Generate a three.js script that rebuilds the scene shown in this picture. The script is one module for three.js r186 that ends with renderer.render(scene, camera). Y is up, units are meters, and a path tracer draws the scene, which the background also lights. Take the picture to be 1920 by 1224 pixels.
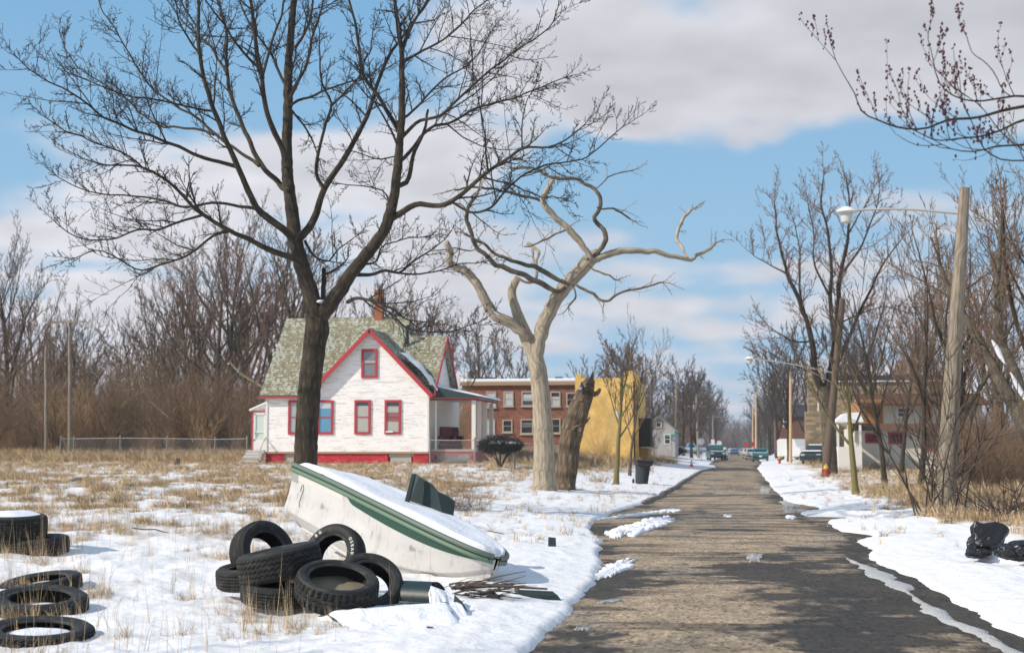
import * as THREE from 'three';
import { mergeGeometries } from 'three/addons/utils/BufferGeometryUtils.js';
import { RoundedBoxGeometry } from 'three/addons/geometries/RoundedBoxGeometry.js';
import { TextGeometry } from 'three/addons/geometries/TextGeometry.js';
import { FontLoader } from 'three/addons/loaders/FontLoader.js';

// ---------------------------------------------------------------- camera, sky, sun, exposure
const scene = new THREE.Scene();
const EYE = 1.65, YAW = 9.13 * Math.PI / 180, PITCH = 4.98 * Math.PI / 180, FOCAL = 2638;
const camera = new THREE.PerspectiveCamera(2 * Math.atan(612 / FOCAL) * 180 / Math.PI, 1024 / 652, 0.1, 3000);
camera.position.set(0, EYE, 0);
camera.rotation.order = 'YXZ';
camera.rotation.set(PITCH, YAW, 0);
camera.focus = 19; camera.userData.fStop = 2.6;

const renderer = new THREE.WebGLRenderer({ antialias: true });
renderer.toneMapping = THREE.LinearToneMapping;
renderer.toneMappingExposure = 1.04;
renderer.shadowMap.enabled = true;

const SUN_DIR = new THREE.Vector3(-0.86, 0.70, 0.50).normalize();
const sun = new THREE.DirectionalLight(new THREE.Color().setRGB(1.0, 0.91, 0.80), 4.3);
sun.name = 'sun';
sun.position.copy(SUN_DIR).multiplyScalar(120);
sun.target.position.set(0, 0, -25);
sun.position.add(sun.target.position);
sun.castShadow = true;
sun.shadow.radius = 1.2;
sun.shadow.mapSize.set(4096, 4096);
Object.assign(sun.shadow.camera, { left: -60, right: 60, top: 60, bottom: -60, near: 1, far: 400 });
scene.add(sun, sun.target);

// ---------------------------------------------------------------- small tools
function mulberry(a) { return () => { a |= 0; a = a + 0x6D2B79F5 | 0; let t = Math.imul(a ^ a >>> 15, 1 | a); t = t + Math.imul(t ^ t >>> 7, 61 | t) ^ t; return ((t ^ t >>> 14) >>> 0) / 4294967296; }; }
const clamp = (v, a = 0, b = 1) => v < a ? a : v > b ? b : v;
const lerp = (a, b, t) => a + (b - a) * t;
const smooth = (a, b, v) => { const t = clamp((v - a) / (b - a)); return t * t * (3 - 2 * t); };
function hash2(x, y) { let h = Math.imul(x | 0, 374761393) + Math.imul(y | 0, 668265263) | 0; h = Math.imul(h ^ h >>> 13, 1274126177); return ((h ^ h >>> 16) >>> 0) / 4294967296; }
function vnoise(x, y) {
  const xi = Math.floor(x), yi = Math.floor(y), fx = x - xi, fy = y - yi;
  const u = fx * fx * (3 - 2 * fx), v = fy * fy * (3 - 2 * fy);
  return lerp(lerp(hash2(xi, yi), hash2(xi + 1, yi), u), lerp(hash2(xi, yi + 1), hash2(xi + 1, yi + 1), u), v);
}
function fbm(x, y, o = 4, g = 0.5) { let a = 0.5, s = 0, n = 0; for (let i = 0; i < o; i++) { s += a * vnoise(x + i * 17.3, y - i * 9.7); n += a; a *= g; x *= 2.03; y *= 2.03; } return s / n; }
// noise that closes over n cells, for repeating textures
function wrapNoise(x, y, n, seed = 0) {
  const xi = Math.floor(x), yi = Math.floor(y), fx = x - xi, fy = y - yi, m = (k) => ((k % n) + n) % n;
  const u = fx * fx * (3 - 2 * fx), v = fy * fy * (3 - 2 * fy), h = (a, b) => hash2(m(a) + seed * 131, m(b) + seed * 57);
  return lerp(lerp(h(xi, yi), h(xi + 1, yi), u), lerp(h(xi, yi + 1), h(xi + 1, yi + 1), u), v);
}
function wrapFbm(u, v, n, o = 4, seed = 0, g = 0.5) { let a = 0.5, s = 0, w = 0; for (let i = 0; i < o; i++) { s += a * wrapNoise(u * n, v * n, n, seed + i); w += a; a *= g; n *= 2; } return s / w; }
function table(rows, v) { if (v <= rows[0][0]) return rows[0][1]; for (let i = 1; i < rows.length; i++) if (v <= rows[i][0]) { const [a, p] = rows[i - 1], [b, q] = rows[i]; return lerp(p, q, (v - a) / (b - a)); } return rows[rows.length - 1][1]; }
// a surveyed sight line: the point of the place that lies d metres down the road on the line of sight through (px, py) of the 1920 wide photograph
const _r = new THREE.Vector3();
function at(px, py, d) {
  _r.set((px - 960) / FOCAL, (612 - py) / FOCAL, -1).applyEuler(camera.rotation);
  const t = d / -_r.z;
  return new THREE.Vector3(_r.x * t, EYE + _r.y * t, -d);
}
const ppm = (d) => FOCAL / d * 0.99;
const taken = new Map();
function numbered(n) { const k = taken.get(n) || 0; taken.set(n, k + 1); return k ? n + '_' + String(k).padStart(3, '0') : n; }
function tag(o, label, category, group, kind) {
  o.userData.label = label; if (category) o.userData.category = category; if (group) o.userData.group = group; if (kind) o.userData.kind = kind; return o;
}
function shadowed(o) { o.castShadow = true; o.receiveShadow = true; return o; }
function thing(name, label, category, pos = [0, 0, 0], turn = 0, group) {
  const o = new THREE.Group(); o.name = numbered(name); o.position.set(...pos); o.rotation.y = turn; scene.add(o); return tag(o, label, category, group);
}
function part(parent, name, geo, mat, pos, rot) {
  const m = shadowed(new THREE.Mesh(geo, mat)); m.name = name; if (pos) m.position.set(...pos); if (rot) m.rotation.set(...rot); parent.add(m); return m;
}
function solo(name, geo, mat, label, category, pos, rot, group, kind) {
  const m = shadowed(new THREE.Mesh(geo, mat)); m.name = numbered(name); if (pos) m.position.set(...pos); if (rot) m.rotation.set(...rot); scene.add(m); return tag(m, label, category, group, kind);
}
function copyOf(o, label) { const c = o.clone(); c.name = numbered(o.name.replace(/_\d{3}$/, '')); c.userData = { ...o.userData }; if (label) c.userData.label = label; scene.add(c); return c; }
const box = (w, h, d, x = 0, y = 0, z = 0) => new THREE.BoxGeometry(w, h, d).translate(x, y, z);
const rbox = (w, h, d, r, x = 0, y = 0, z = 0, s = 2) => new RoundedBoxGeometry(w, h, d, s, r).translate(x, y, z);
const cyl = (r0, r1, h, n = 12, x = 0, y = 0, z = 0) => new THREE.CylinderGeometry(r1, r0, h, n).translate(x, y + h / 2, z);
function join(list) { const l = list.map((g) => { const q = g.index ? g.toNonIndexed() : g; for (const k of Object.keys(q.attributes)) if (!['position', 'normal', 'uv'].includes(k)) q.deleteAttribute(k); return q; }); return mergeGeometries(l); }
// a beam between two points, with a rectangular section
function beam(a, b, w, h) {
  const A = new THREE.Vector3(...a), B = new THREE.Vector3(...b), d = B.clone().sub(A), L = d.length();
  const g = new THREE.BoxGeometry(w, h, L); const q = new THREE.Quaternion();
  const m = new THREE.Matrix4().lookAt(A, B, Math.abs(d.y / L) > 0.99 ? new THREE.Vector3(1, 0, 0) : new THREE.Vector3(0, 1, 0)); q.setFromRotationMatrix(m);
  g.applyQuaternion(q); return g.translate((A.x + B.x) / 2, (A.y + B.y) / 2, (A.z + B.z) / 2);
}
function prism(outline, depth, z = 0, bevel = 0) { // outline in x,y, extruded along z
  const s = new THREE.Shape(outline.map(([x, y]) => new THREE.Vector2(x, y)));
  return new THREE.ExtrudeGeometry(s, { depth, bevelEnabled: bevel > 0, bevelSize: bevel, bevelThickness: bevel, bevelSegments: 2, steps: 1 }).translate(0, 0, z);
}

// tubes of any number, collected into one geometry
class Tubes {
  constructor() { this.p = []; this.n = []; this.u = []; this.i = []; this.c = null; }
  add(pts, rad, sides = 5, rough = null) {
    const P = this.p, N = this.n, U = this.u, I = this.i, k = pts.length; if (k < 2) return this;
    let tx, ty, tz, ax = 0, ay = 0, az = 0, v = 0; const base = P.length / 3;
    for (let j = 0; j < k; j++) {
      const a = pts[Math.max(0, j - 1)], b = pts[Math.min(k - 1, j + 1)];
      tx = b[0] - a[0]; ty = b[1] - a[1]; tz = b[2] - a[2]; let L = Math.hypot(tx, ty, tz) || 1e-6; tx /= L; ty /= L; tz /= L;
      if (j === 0) { if (Math.abs(ty) > 0.9) { ax = 1; ay = 0; az = 0; } else { ax = 0; ay = 1; az = 0; } }
      const dt = ax * tx + ay * ty + az * tz; ax -= dt * tx; ay -= dt * ty; az -= dt * tz; L = Math.hypot(ax, ay, az) || 1e-6; ax /= L; ay /= L; az /= L;
      const bx = ty * az - tz * ay, by = tz * ax - tx * az, bz = tx * ay - ty * ax, p = pts[j], r = rad[j];
      if (j) v += Math.hypot(p[0] - pts[j - 1][0], p[1] - pts[j - 1][1], p[2] - pts[j - 1][2]);
      for (let s = 0; s <= sides; s++) {
        const t = (s % sides) / sides * 6.283185307, c = Math.cos(t), q = Math.sin(t), nx = ax * c + bx * q, ny = ay * c + by * q, nz = az * c + bz * q;
        const rr = rough ? r * rough(s % sides, sides, v, r) : r;
        P.push(p[0] + nx * rr, p[1] + ny * rr, p[2] + nz * rr); N.push(nx, ny, nz); U.push(s / sides * Math.max(1, Math.round(r * 6.28 / 0.25)), v);
      }
    }
    const w = sides + 1;
    for (let j = 0; j < k - 1; j++) for (let s = 0; s < sides; s++) { const a = base + j * w + s, b = a + 1, c = a + w, d = c + 1; I.push(a, b, c, b, d, c); }
    if (rad[0] > 0.02) { // close the root end
      const a = pts[0], b = pts[1], m = P.length / 3, l = Math.hypot(b[0] - a[0], b[1] - a[1], b[2] - a[2]) || 1, e = rad[0] * 0.5 / l; P.push(a[0] - (b[0] - a[0]) * e, a[1] - (b[1] - a[1]) * e, a[2] - (b[2] - a[2]) * e); N.push((a[0] - b[0]) / l, (a[1] - b[1]) / l, (a[2] - b[2]) / l); U.push(0, 0);
      for (let s = 0; s < sides; s++) I.push(base + s + 1, base + s, m);
    }
    if (rad[k - 1] > 0.012) { // close the cut end
      const a = pts[k - 1], m = P.length / 3; P.push(...a); N.push(tx, ty, tz); U.push(0, v);
      for (let s = 0; s < sides; s++) I.push(base + (k - 1) * w + s, base + (k - 1) * w + s + 1, m);
    }
    return this;
  }
  get tris() { return this.i.length / 3; }
  geo(recompute = false) {
    const g = new THREE.BufferGeometry();
    g.setAttribute('position', new THREE.Float32BufferAttribute(this.p, 3)); g.setAttribute('normal', new THREE.Float32BufferAttribute(this.n, 3)); g.setAttribute('uv', new THREE.Float32BufferAttribute(this.u, 2));
    g.setIndex(this.i); if (recompute) g.computeVertexNormals(); return g;
  }
}
// a grid surface from a function (u,v in 0..1) -> [x,y,z]
function sheet(nu, nv, f, uv = null, closeU = false) {
  const p = [], t = [], idx = [];
  for (let j = 0; j <= nv; j++) for (let i = 0; i <= nu; i++) { const u = i / nu, v = j / nv; p.push(...f(u, v)); t.push(...(uv ? uv(u, v) : [u, v])); }
  for (let j = 0; j < nv; j++) for (let i = 0; i < nu; i++) { const a = j * (nu + 1) + i, b = a + 1, c = a + nu + 1, d = c + 1; idx.push(a, b, c, b, d, c); }
  const g = new THREE.BufferGeometry(); g.setAttribute('position', new THREE.Float32BufferAttribute(p, 3)); g.setAttribute('uv', new THREE.Float32BufferAttribute(t, 2)); g.setIndex(idx); g.computeVertexNormals();
  if (closeU) { const n = g.attributes.normal; for (let j = 0; j <= nv; j++) { const a = j * (nu + 1), b = a + nu, x = n.getX(a) + n.getX(b), y = n.getY(a) + n.getY(b), z = n.getZ(a) + n.getZ(b), l = Math.hypot(x, y, z) || 1; n.setXYZ(a, x / l, y / l, z / l); n.setXYZ(b, x / l, y / l, z / l); } }
  return g;
}
function dataTexture(w, h, f, srgb, linearFloat = false) {
  const d = new Uint8Array(w * h * 4);
  for (let y = 0; y < h; y++) for (let x = 0; x < w; x++) { const c = f(x / w, y / h, x, y), k = (y * w + x) * 4; d[k] = clamp(c[0]) * 255; d[k + 1] = clamp(c[1]) * 255; d[k + 2] = clamp(c[2]) * 255; d[k + 3] = 255; }
  const t = new THREE.DataTexture(d, w, h, THREE.RGBAFormat); t.magFilter = THREE.LinearFilter; t.minFilter = THREE.LinearFilter; t.wrapS = t.wrapT = THREE.RepeatWrapping; if (srgb) t.colorSpace = THREE.SRGBColorSpace; t.needsUpdate = true; return t;
}
function again(t, rx, ry) { const c = t.clone(); c.repeat.set(rx, ry); c.needsUpdate = true; return c; }
const grey = (v) => [v, v, v];
const lin = (r, g, b) => new THREE.Color().setRGB(r, g, b);
const mat = (color, roughness = 0.85, more = {}) => new THREE.MeshStandardMaterial({ color, roughness, metalness: 0, ...more });

// ---------------------------------------------------------------- the sky: air and broken cloud, computed by direction
{
  const w = 2560, h = 1280, d = new Float32Array(w * h * 4);
  const inv = camera.rotation.clone(), q = new THREE.Quaternion().setFromEuler(inv).invert(), v = new THREE.Vector3();
  // banks of cloud: bearing (deg, clockwise from the road), height (deg), half width, half height, weight
  const banks = [[-26.5, 9.0, 5.0, 2.4, 0.75], [-17.5, 11.2, 7.5, 2.4, 0.72], [-11, 8.8, 5, 2.6, 0.6], [-24, 5.2, 9, 1.6, 0.62], [-9, 15.5, 4.5, 3.0, 0.5], [4.5, 16.3, 12, 3.0, 0.95], [13, 13.6, 9, 2.0, 0.5], [-2, 13.8, 4, 1.8, 0.35],
    [-3, 5.2, 10, 1.3, 0.36], [1.5, 7.6, 6, 0.9, 0.3], [9, 9.5, 6, 0.8, 0.2], [6, 5.2, 10, 1.2, 0.36], [-28.5, 13.0, 2.6, 1.2, 0.5], [-15, 3.2, 16, 1.2, 0.5], [6, 2.5, 14, 1.0, 0.4]];
  const gaps = [[-25, 14.8, 8, 2.6, 0.8], [-19, 15.4, 4, 2.6, 0.4], [-27, 7.2, 4, 0.7, 0.45], [3.5, 11.2, 12, 1.9, 0.75], [2, 4.0, 12, 0.8, 0.4], [-2.5, 10.2, 4.5, 1.8, 0.45], [-13, 13.3, 3, 1.1, 0.3], [-6.5, 11.6, 3.0, 1.4, 0.45]];
  for (let y = 0; y < h; y++) {
    const el = (y / h - 0.5) * Math.PI; // DataTexture row 0 is the bottom
    for (let x = 0; x < w; x++) {
      const k = (y * w + x) * 4; let R, G, B;
      if (el < -0.02) { R = 0.42; G = 0.42; B = 0.43; } else {
        const lon = (x / w - 0.5) * 2 * Math.PI; // equirectangular: u = atan2(z, x) / 2pi + 0.5
        const cx = Math.cos(el) * Math.cos(lon), cz = Math.cos(el) * Math.sin(lon), cy = Math.sin(el);
        const bear = Math.atan2(cx, -cz) * 57.2958, ed = Math.max(0, el * 57.2958);
        // clear air
        const up = smooth(0, 34, ed); R = lerp(0.34, 0.10, up); G = lerp(0.56, 0.32, up); B = lerp(0.76, 0.62, up);
        const low = Math.exp(-ed / 3.5); R = lerp(R, 0.52, low * 0.6); G = lerp(G, 0.60, low * 0.6); B = lerp(B, 0.72, low * 0.6);
        const toSun = clamp(cx * SUN_DIR.x + cy * SUN_DIR.y + cz * SUN_DIR.z); const glow = Math.pow(toSun, 12) * 0.6; R += glow; G += glow * 0.95; B += glow * 0.85;
        // cloud deck, drawn on a plane high above
        const s = 1 / (cy + 0.13), X = cx * s * 1.5, Z = cz * s * 1.5;
        let bias = 0, own = smooth(40, 24, Math.abs(bear + 9)) * smooth(26, 19, ed); const oc = own > 0 ? 5 : 2;
        let n = fbm(X * 1.3 + 11.2, Z * 1.3 - 3.7, oc + 1, 0.52) * 0.55 + fbm(X * 3.1 + 40, Z * 3.1, oc, 0.55) * 0.24 + fbm(bear * 0.16 + 7, ed * 0.42, oc) * 0.21;
        if (own > 0) { const wx = (fbm(bear * 0.22, ed * 0.5, 4) - 0.5) * 5, wy = (fbm(bear * 0.22 + 50, ed * 0.5 + 9, 4) - 0.5) * 2.6;
        for (const [b, e, hw, hh, wt] of banks) { const a = (bear + wx - b) / hw, c = (ed + wy - e) / hh, r2 = a * a + c * c; if (r2 < 6) bias += wt * Math.exp(-r2 * 0.9); }
        for (const [b, e, hw, hh, wt] of gaps) { const a = (bear + wx - b) / hw, c = (ed + wy - e) / hh, r2 = a * a + c * c; if (r2 < 6) bias -= wt * Math.exp(-r2 * 0.9); } }
        n = n + lerp(0.06, bias * 0.36 - 0.035, own);
        const cover = smooth(0.45, 0.68, n), thick = smooth(0.55, 0.95, n), tex = fbm(X * 5 + 3, Z * 5 + 8, oc - 1);
        const lit = 0.61 + 0.24 * tex - 0.12 * thick, lb = lit + 0.09 * own * smooth(-8, -22, bear), cr = lb * 0.97, cg = lb * 0.955, cb = lb * 1.01;
        const o = cover * 0.93; R = lerp(R, cr, o); G = lerp(G, cg, o); B = lerp(B, cb, o);
      }
      d[k] = R; d[k + 1] = G; d[k + 2] = B; d[k + 3] = 1;
    }
  }
  const t = new THREE.DataTexture(d, w, h, THREE.RGBAFormat, THREE.FloatType); t.mapping = THREE.EquirectangularReflectionMapping; t.magFilter = THREE.LinearFilter; t.minFilter = THREE.LinearFilter; t.needsUpdate = true;
  scene.background = t; scene.environment = t;
}

// ---------------------------------------------------------------- ground, road, snow
const roadY = (d) => table([[60, 0], [170, 0.3], [330, 0.3]], d);
const EDGE_L = [[-40, -2.4], [0, -1.75], [8, -1.6], [11.4, -1.7], [14.1, -1.74], [16.2, -1.72], [18.5, -1.82], [20.9, -2.02], [25.9, -2.53], [29, -3.05], [31.5, -3.3], [37.5, -3.28], [43, -2.9], [49, -2.72], [75, -2.7], [98, -2.6], [108, -2.0], [116, -1.85], [126, -2.1], [132, -2.7], [170, -2.9], [640, -3.2]];
const EDGE_R = [[-40, 3.2], [0, 2.9], [8, 2.7], [12.3, 2.51], [15.1, 2.33], [18.3, 2.2], [22, 1.92], [24, 2.1], [26, 2.05], [27.4, 2.5], [28.4, 2.45], [29.4, 1.97], [33.2, 1.9], [33.7, 3.9], [35.2, 4.0], [35.8, 1.62], [37.5, 1.55], [39, 2.15], [41.5, 2.2], [44, 1.45], [64, 1.38], [114, 1.42], [150, 2.4], [640, 3.2]];
const edgeL = (d) => table(EDGE_L, d) + (fbm(d * 1.1, 3.3, 3) - 0.5) * 0.22 + (vnoise(d * 7, 1.7) - 0.5) * 0.05;
const edgeR = (d) => table(EDGE_R, d) + (fbm(d * 1.0, 8.3, 3) - 0.5) * 0.26 + (vnoise(d * 6, 4.7) - 0.5) * 0.06;
const FIELD_L = [[-40, 0.0], [0, -0.02], [11, -0.04], [12.6, 0.0], [13.5, 0.06], [15, 0.14], [17.5, 0.29], [24, 0.4], [32, 0.5], [48, 0.6], [60, 0.74], [70, 0.86], [74, 0.95], [80, 1.2], [110, 1.15], [200, 0.8], [700, 0.6]];
const FIELD_R = [[-40, 0.2], [12, 0.15], [20, 0.15], [34, 0.34], [55, 0.28], [80, 0.35], [110, 0.4], [700, 0.6]];
function lip(s) { return lerp(-0.13, 0.05, smooth(-0.14, 0.1, s)) + 0.025 * smooth(0.08, 0.6, s); }
function groundY(x, z) {
  const d = -z, L = edgeL(d) - x, R = x - edgeR(d), s = Math.max(L, R);
  let y = roadY(d) + lip(s);
  if (s > 0) {
    const w = smooth(0, L > R ? 10 : 7, s), f = L > R ? table(FIELD_L, d) : table(FIELD_R, d);
    y += w * (f - 0.075) + 0.04 * smooth(0, 1.2, s);
    const a = smooth(0.1, 2.2, s) * lerp(0.55, 1, smooth(11, 18, d)), far = 1 / (1 + Math.max(0, d - 40) / 60);
    y += a * ((fbm(x * 0.55 + 5, z * 0.55, 3) - 0.5) * 0.20 + (fbm(x * 2.3, z * 2.3 + 8, 3) - 0.5) * 0.13) * far + (fbm(x * 7, z * 5, 2) - 0.5) * 0.034 * smooth(0, 0.5, s);
  }
  return y;
}
function strawMask(x, d) {
  const L = edgeL(d) - x, R = x - edgeR(d); let base, s;
  if (L > R) { s = L; base = table([[0, 0.44], [10, 0.52], [16, 0.56], [24, 0.6], [32, 0.62], [48, 0.62], [60, 0.66], [67, 0.74], [71, 0.95], [76, 1.15]], d) * smooth(0.6, 5.5, s); if (x > -8 && d > 40) base *= 0.72; }
  else { s = R; base = table([[0, 0.3], [18, 0.4], [26, 0.75], [34, 0.85], [60, 0.8], [90, 0.7]], d) * smooth(0.9, 3.4, s); }
  if (s < 0.3) return 0;
  const n = fbm(x * 0.5 + 20, d * 0.42, 4) * 0.36 + fbm(x * 2.1, d * 1.3 + 4, 4) * 0.64;
  return smooth(0.5, 0.68, n + (base - 0.5) * 0.62);
}
const M = {};
{
  const snowBump = dataTexture(512, 512, (u, v) => grey(wrapFbm(u, v, 12, 5, 3, 0.62)), false);
  const snowTint = dataTexture(512, 512, (u, v) => { const n = wrapFbm(u, v, 9, 5, 9, 0.6), g = wrapFbm(u, v, 60, 2, 21); const k = 0.93 + 0.07 * n - (g > 0.72 ? (g - 0.72) * 0.9 : 0); return [k, k * 0.995, k * 0.985]; }, true);
  M.ground = mat(0xffffff, 0.8, { vertexColors: true, map: snowTint, bumpMap: snowBump, bumpScale: 0.02 });
  M.snow = mat(lin(0.84, 0.85, 0.88), 0.75, { bumpMap: again(snowBump, 2, 2), bumpScale: 0.008 });
  M.slush = mat(lin(0.5, 0.5, 0.5), 0.6, { map: again(snowTint, 1, 1), bumpMap: again(snowBump, 3, 3), bumpScale: 0.02 });
}
{
  const xs = [0], zs = []; const xr = [4.5], xl = [-9.5];
  for (let x = -9.5; x < 4.5; x += 0.045) xs.push(x); xs.shift();
  const right = [], left = [];
  for (let x = 4.5, k = 4.5; k < 190;) { right.push(k); k += 0.05 + 0.014 * (k - 4.5); }
  for (let k = -9.55; k > -210;) { left.push(k); k -= 0.05 + 0.012 * (-9.5 - k); }
  const X = [...left.reverse(), ...xs, ...right];
  for (let d = -40; d < 5; d += 0.9) zs.push(d);
  for (let d = 5; d < 9; d += 0.12) zs.push(d);
  for (let d = 9; d < 900;) { zs.push(d); d += Math.min(12, 0.035 + 0.00034 * d * d); }
  const nx = X.length, nz = zs.length, p = new Float32Array(nx * nz * 3), c = new Float32Array(nx * nz * 3), uv = new Float32Array(nx * nz * 2), idx = new Uint32Array((nx - 1) * (nz - 1) * 6);
  for (let j = 0, k = 0; j < nz; j++) for (let i = 0; i < nx; i++, k++) {
    const x = X[i], d = zs[j], y = groundY(x, -d), m = strawMask(x, d);
    p[k * 3] = x; p[k * 3 + 1] = y; p[k * 3 + 2] = -d; uv[k * 2] = x / 1.9; uv[k * 2 + 1] = d / 1.9;
    const f = m * (0.5 + 0.45 * fbm(x * 3.3, d * 2.6 + 60, 3)) * (0.6 + 0.4 * smooth(20, 60, d)), dirt = fbm(x * 0.9, d * 0.9 + 31, 2);
    const sr = lerp(0.58, 0.42, dirt), sg = lerp(0.45, 0.31, dirt), sb = lerp(0.28, 0.19, dirt);
    c[k * 3] = lerp(0.86, sr, f); c[k * 3 + 1] = lerp(0.865, sg, f); c[k * 3 + 2] = lerp(0.885, sb, f);
  }
  let q = 0;
  for (let j = 0; j < nz - 1; j++) for (let i = 0; i < nx - 1; i++) { const a = j * nx + i, b = a + 1, e = a + nx, f = e + 1; idx[q++] = a; idx[q++] = b; idx[q++] = e; idx[q++] = b; idx[q++] = f; idx[q++] = e; }
  const g = new THREE.BufferGeometry(); g.setAttribute('position', new THREE.BufferAttribute(p, 3)); g.setAttribute('color', new THREE.BufferAttribute(c, 3)); g.setAttribute('uv', new THREE.BufferAttribute(uv, 2)); g.setIndex(new THREE.BufferAttribute(idx, 1)); g.computeVertexNormals();
  solo('ground', g, M.ground, 'snow covered open lots with dry straw coloured grass showing through', 'ground', null, null, null, 'structure');
}
// the road: worn tan-grey asphalt, wet in places, potholed and cracked
function asphalt(x, d) {
  const n1 = fbm(x * 0.75 + 9, d * 0.34, 5), n2 = fbm(x * 2.0, d * 1.9 + 17, 4), n3 = fbm(x * 9, d * 5, 3), grain = hash2(Math.floor(x * 130), Math.floor(d * 45)), grain2 = vnoise(x * 40, d * 22);
  const L = x - table(EDGE_L, d), R = table(EDGE_R, d) - x;
  let wet = smooth(0.47, 0.62, n1 * 0.45 + n2 * 0.4 + n3 * 0.15 + 0.2 * smooth(-0.5, 0.7, x) * smooth(27, 15, d) + 0.10 * smooth(0.9, 0.1, L) + 0.12 * smooth(0.7, 0.1, R) - 0.05 - 0.03 * smooth(30, 60, d));
  const strips = smooth(0.56, 0.66, fbm(x * 0.55 + 3, d * 2.3, 4)); wet = clamp(wet + strips * 0.6);
  let r = 0.37, g = 0.285, b = 0.195; const t = 0.58 + 0.72 * n2 + 0.34 * (n3 - 0.5);
  r *= t; g *= t; b *= t;
  const g3 = vnoise(x * 24 + 5, d * 13), g4 = hash2(Math.floor(x * 34), Math.floor(d * 15) + 77), s = (grain - 0.5) * 0.45 + (grain2 - 0.5) * 0.3 + (g3 - 0.5) * 0.35 + (g4 > 0.9 ? 0.35 : g4 < 0.12 ? -0.4 : 0); r *= 1 + s; g *= 1 + s; b *= 1 + s;
  const patch = smooth(0.57, 0.62, fbm(x * 0.9 + 70, d * 0.3 + 5, 3)); r *= 1 - 0.16 * patch; g *= 1 - 0.12 * patch; b *= 1 - 0.05 * patch;
  let crack = 1; { const c1 = Math.abs(fbm(x * 1.1 + 3, d * 0.9, 4) - 0.5), c2 = Math.abs(fbm(x * 2.2 + 30, d * 2.2, 4) - 0.5); crack = Math.min(smooth(0, 0.009, c1), smooth(0, 0.007, c2) * 0.4 + 0.6); }
  const k = lerp(1, 0.15, wet) * lerp(0.45, 1, crack);
  return [r * k, g * k, b * k, wet, crack, n3 * 0.5 + grain * 0.3 + grain2 * 0.2];
}
function roadSheet(d0, d1, tw, th, rows) {
  const W0 = -5.2, W1 = 5.2, c = new Uint8Array(tw * th * 4), r = new Uint8Array(tw * th * 4), h = new Uint8Array(tw * th * 4), toS = (v) => { v = clamp(v); return 255 * (v <= 0.0031308 ? v * 12.92 : 1.055 * Math.pow(v, 1 / 2.4) - 0.055); };
  for (let j = 0; j < th; j++) for (let i = 0; i < tw; i++) {
    const a = asphalt(lerp(W0, W1, (i + 0.5) / tw), lerp(d0, d1, (j + 0.5) / th)), k = (j * tw + i) * 4;
    c[k] = toS(a[0]); c[k + 1] = toS(a[1]); c[k + 2] = toS(a[2]); c[k + 3] = 255;
    r[k] = r[k + 1] = r[k + 2] = 255 * lerp(0.95, 0.62, a[3]); r[k + 3] = 255;
    h[k] = h[k + 1] = h[k + 2] = 255 * clamp(a[5] * 0.5 * (1 - 0.75 * a[3]) + 0.45 * a[4]); h[k + 3] = 255;
  }
  const T = (d, s) => { const t = new THREE.DataTexture(d, tw, th, THREE.RGBAFormat); t.magFilter = t.minFilter = THREE.LinearFilter; if (s) t.colorSpace = THREE.SRGBColorSpace; t.needsUpdate = true; return t; };
  const m = new THREE.MeshPhysicalMaterial({ map: T(c, true), roughnessMap: T(r), roughness: 1, bumpMap: T(h), bumpScale: 0.016, specularIntensity: 0.45 });
  const g = sheet(24, rows, (u, v) => { const x = lerp(W0, W1, u), d = lerp(d0, d1, v); return [x, roadY(d) - 0.012 * (x / 2.6) * (x / 2.6) + (fbm(x * 0.8, d * 0.8, 3) - 0.5) * 0.025 * smooth(60, 50, d), -d]; });
  g.setIndex([...g.index.array]); g.computeVertexNormals();
  return [g, m];
}
{
  const [g, m] = roadSheet(-12, 52, 1024, 2048, 320), [g2, m2] = roadSheet(52, 640, 256, 2048, 90);
  solo('road', g, m, 'worn tan grey asphalt road with wet dark patches and cracks', 'road', null, null, null, 'structure');
  solo('road', g2, m2, 'far stretch of the asphalt road between the tree rows', 'road', null, null, null, 'structure');
  solo('cross_street', new THREE.PlaneGeometry(160, 7).rotateX(-Math.PI / 2), mat(lin(0.24, 0.22, 0.2), 0.8), 'cross street beyond the yellow building', 'road', [0, 0.318, -181], null, null, 'structure');
  // the old kerb along the left side
  const out = []; for (let d = 43; d < 112; d += 1.5) out.push(d);
  const kg = sheet(out.length - 1, 3, (u, v) => { const d = out[Math.round(u * (out.length - 1))], x = edgeL(d) + 0.02, y = roadY(d), q = Math.round(v * 3); return [x + [0.06, 0.045, -0.03, -0.12][q], y + [-0.06, 0.07, 0.085, 0.08][q], -d]; });
  solo('kerb', kg, mat(lin(0.2, 0.175, 0.145), 0.9), 'old concrete kerb along the far left side of the road', 'kerb', null, null, null, 'structure');
}
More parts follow.
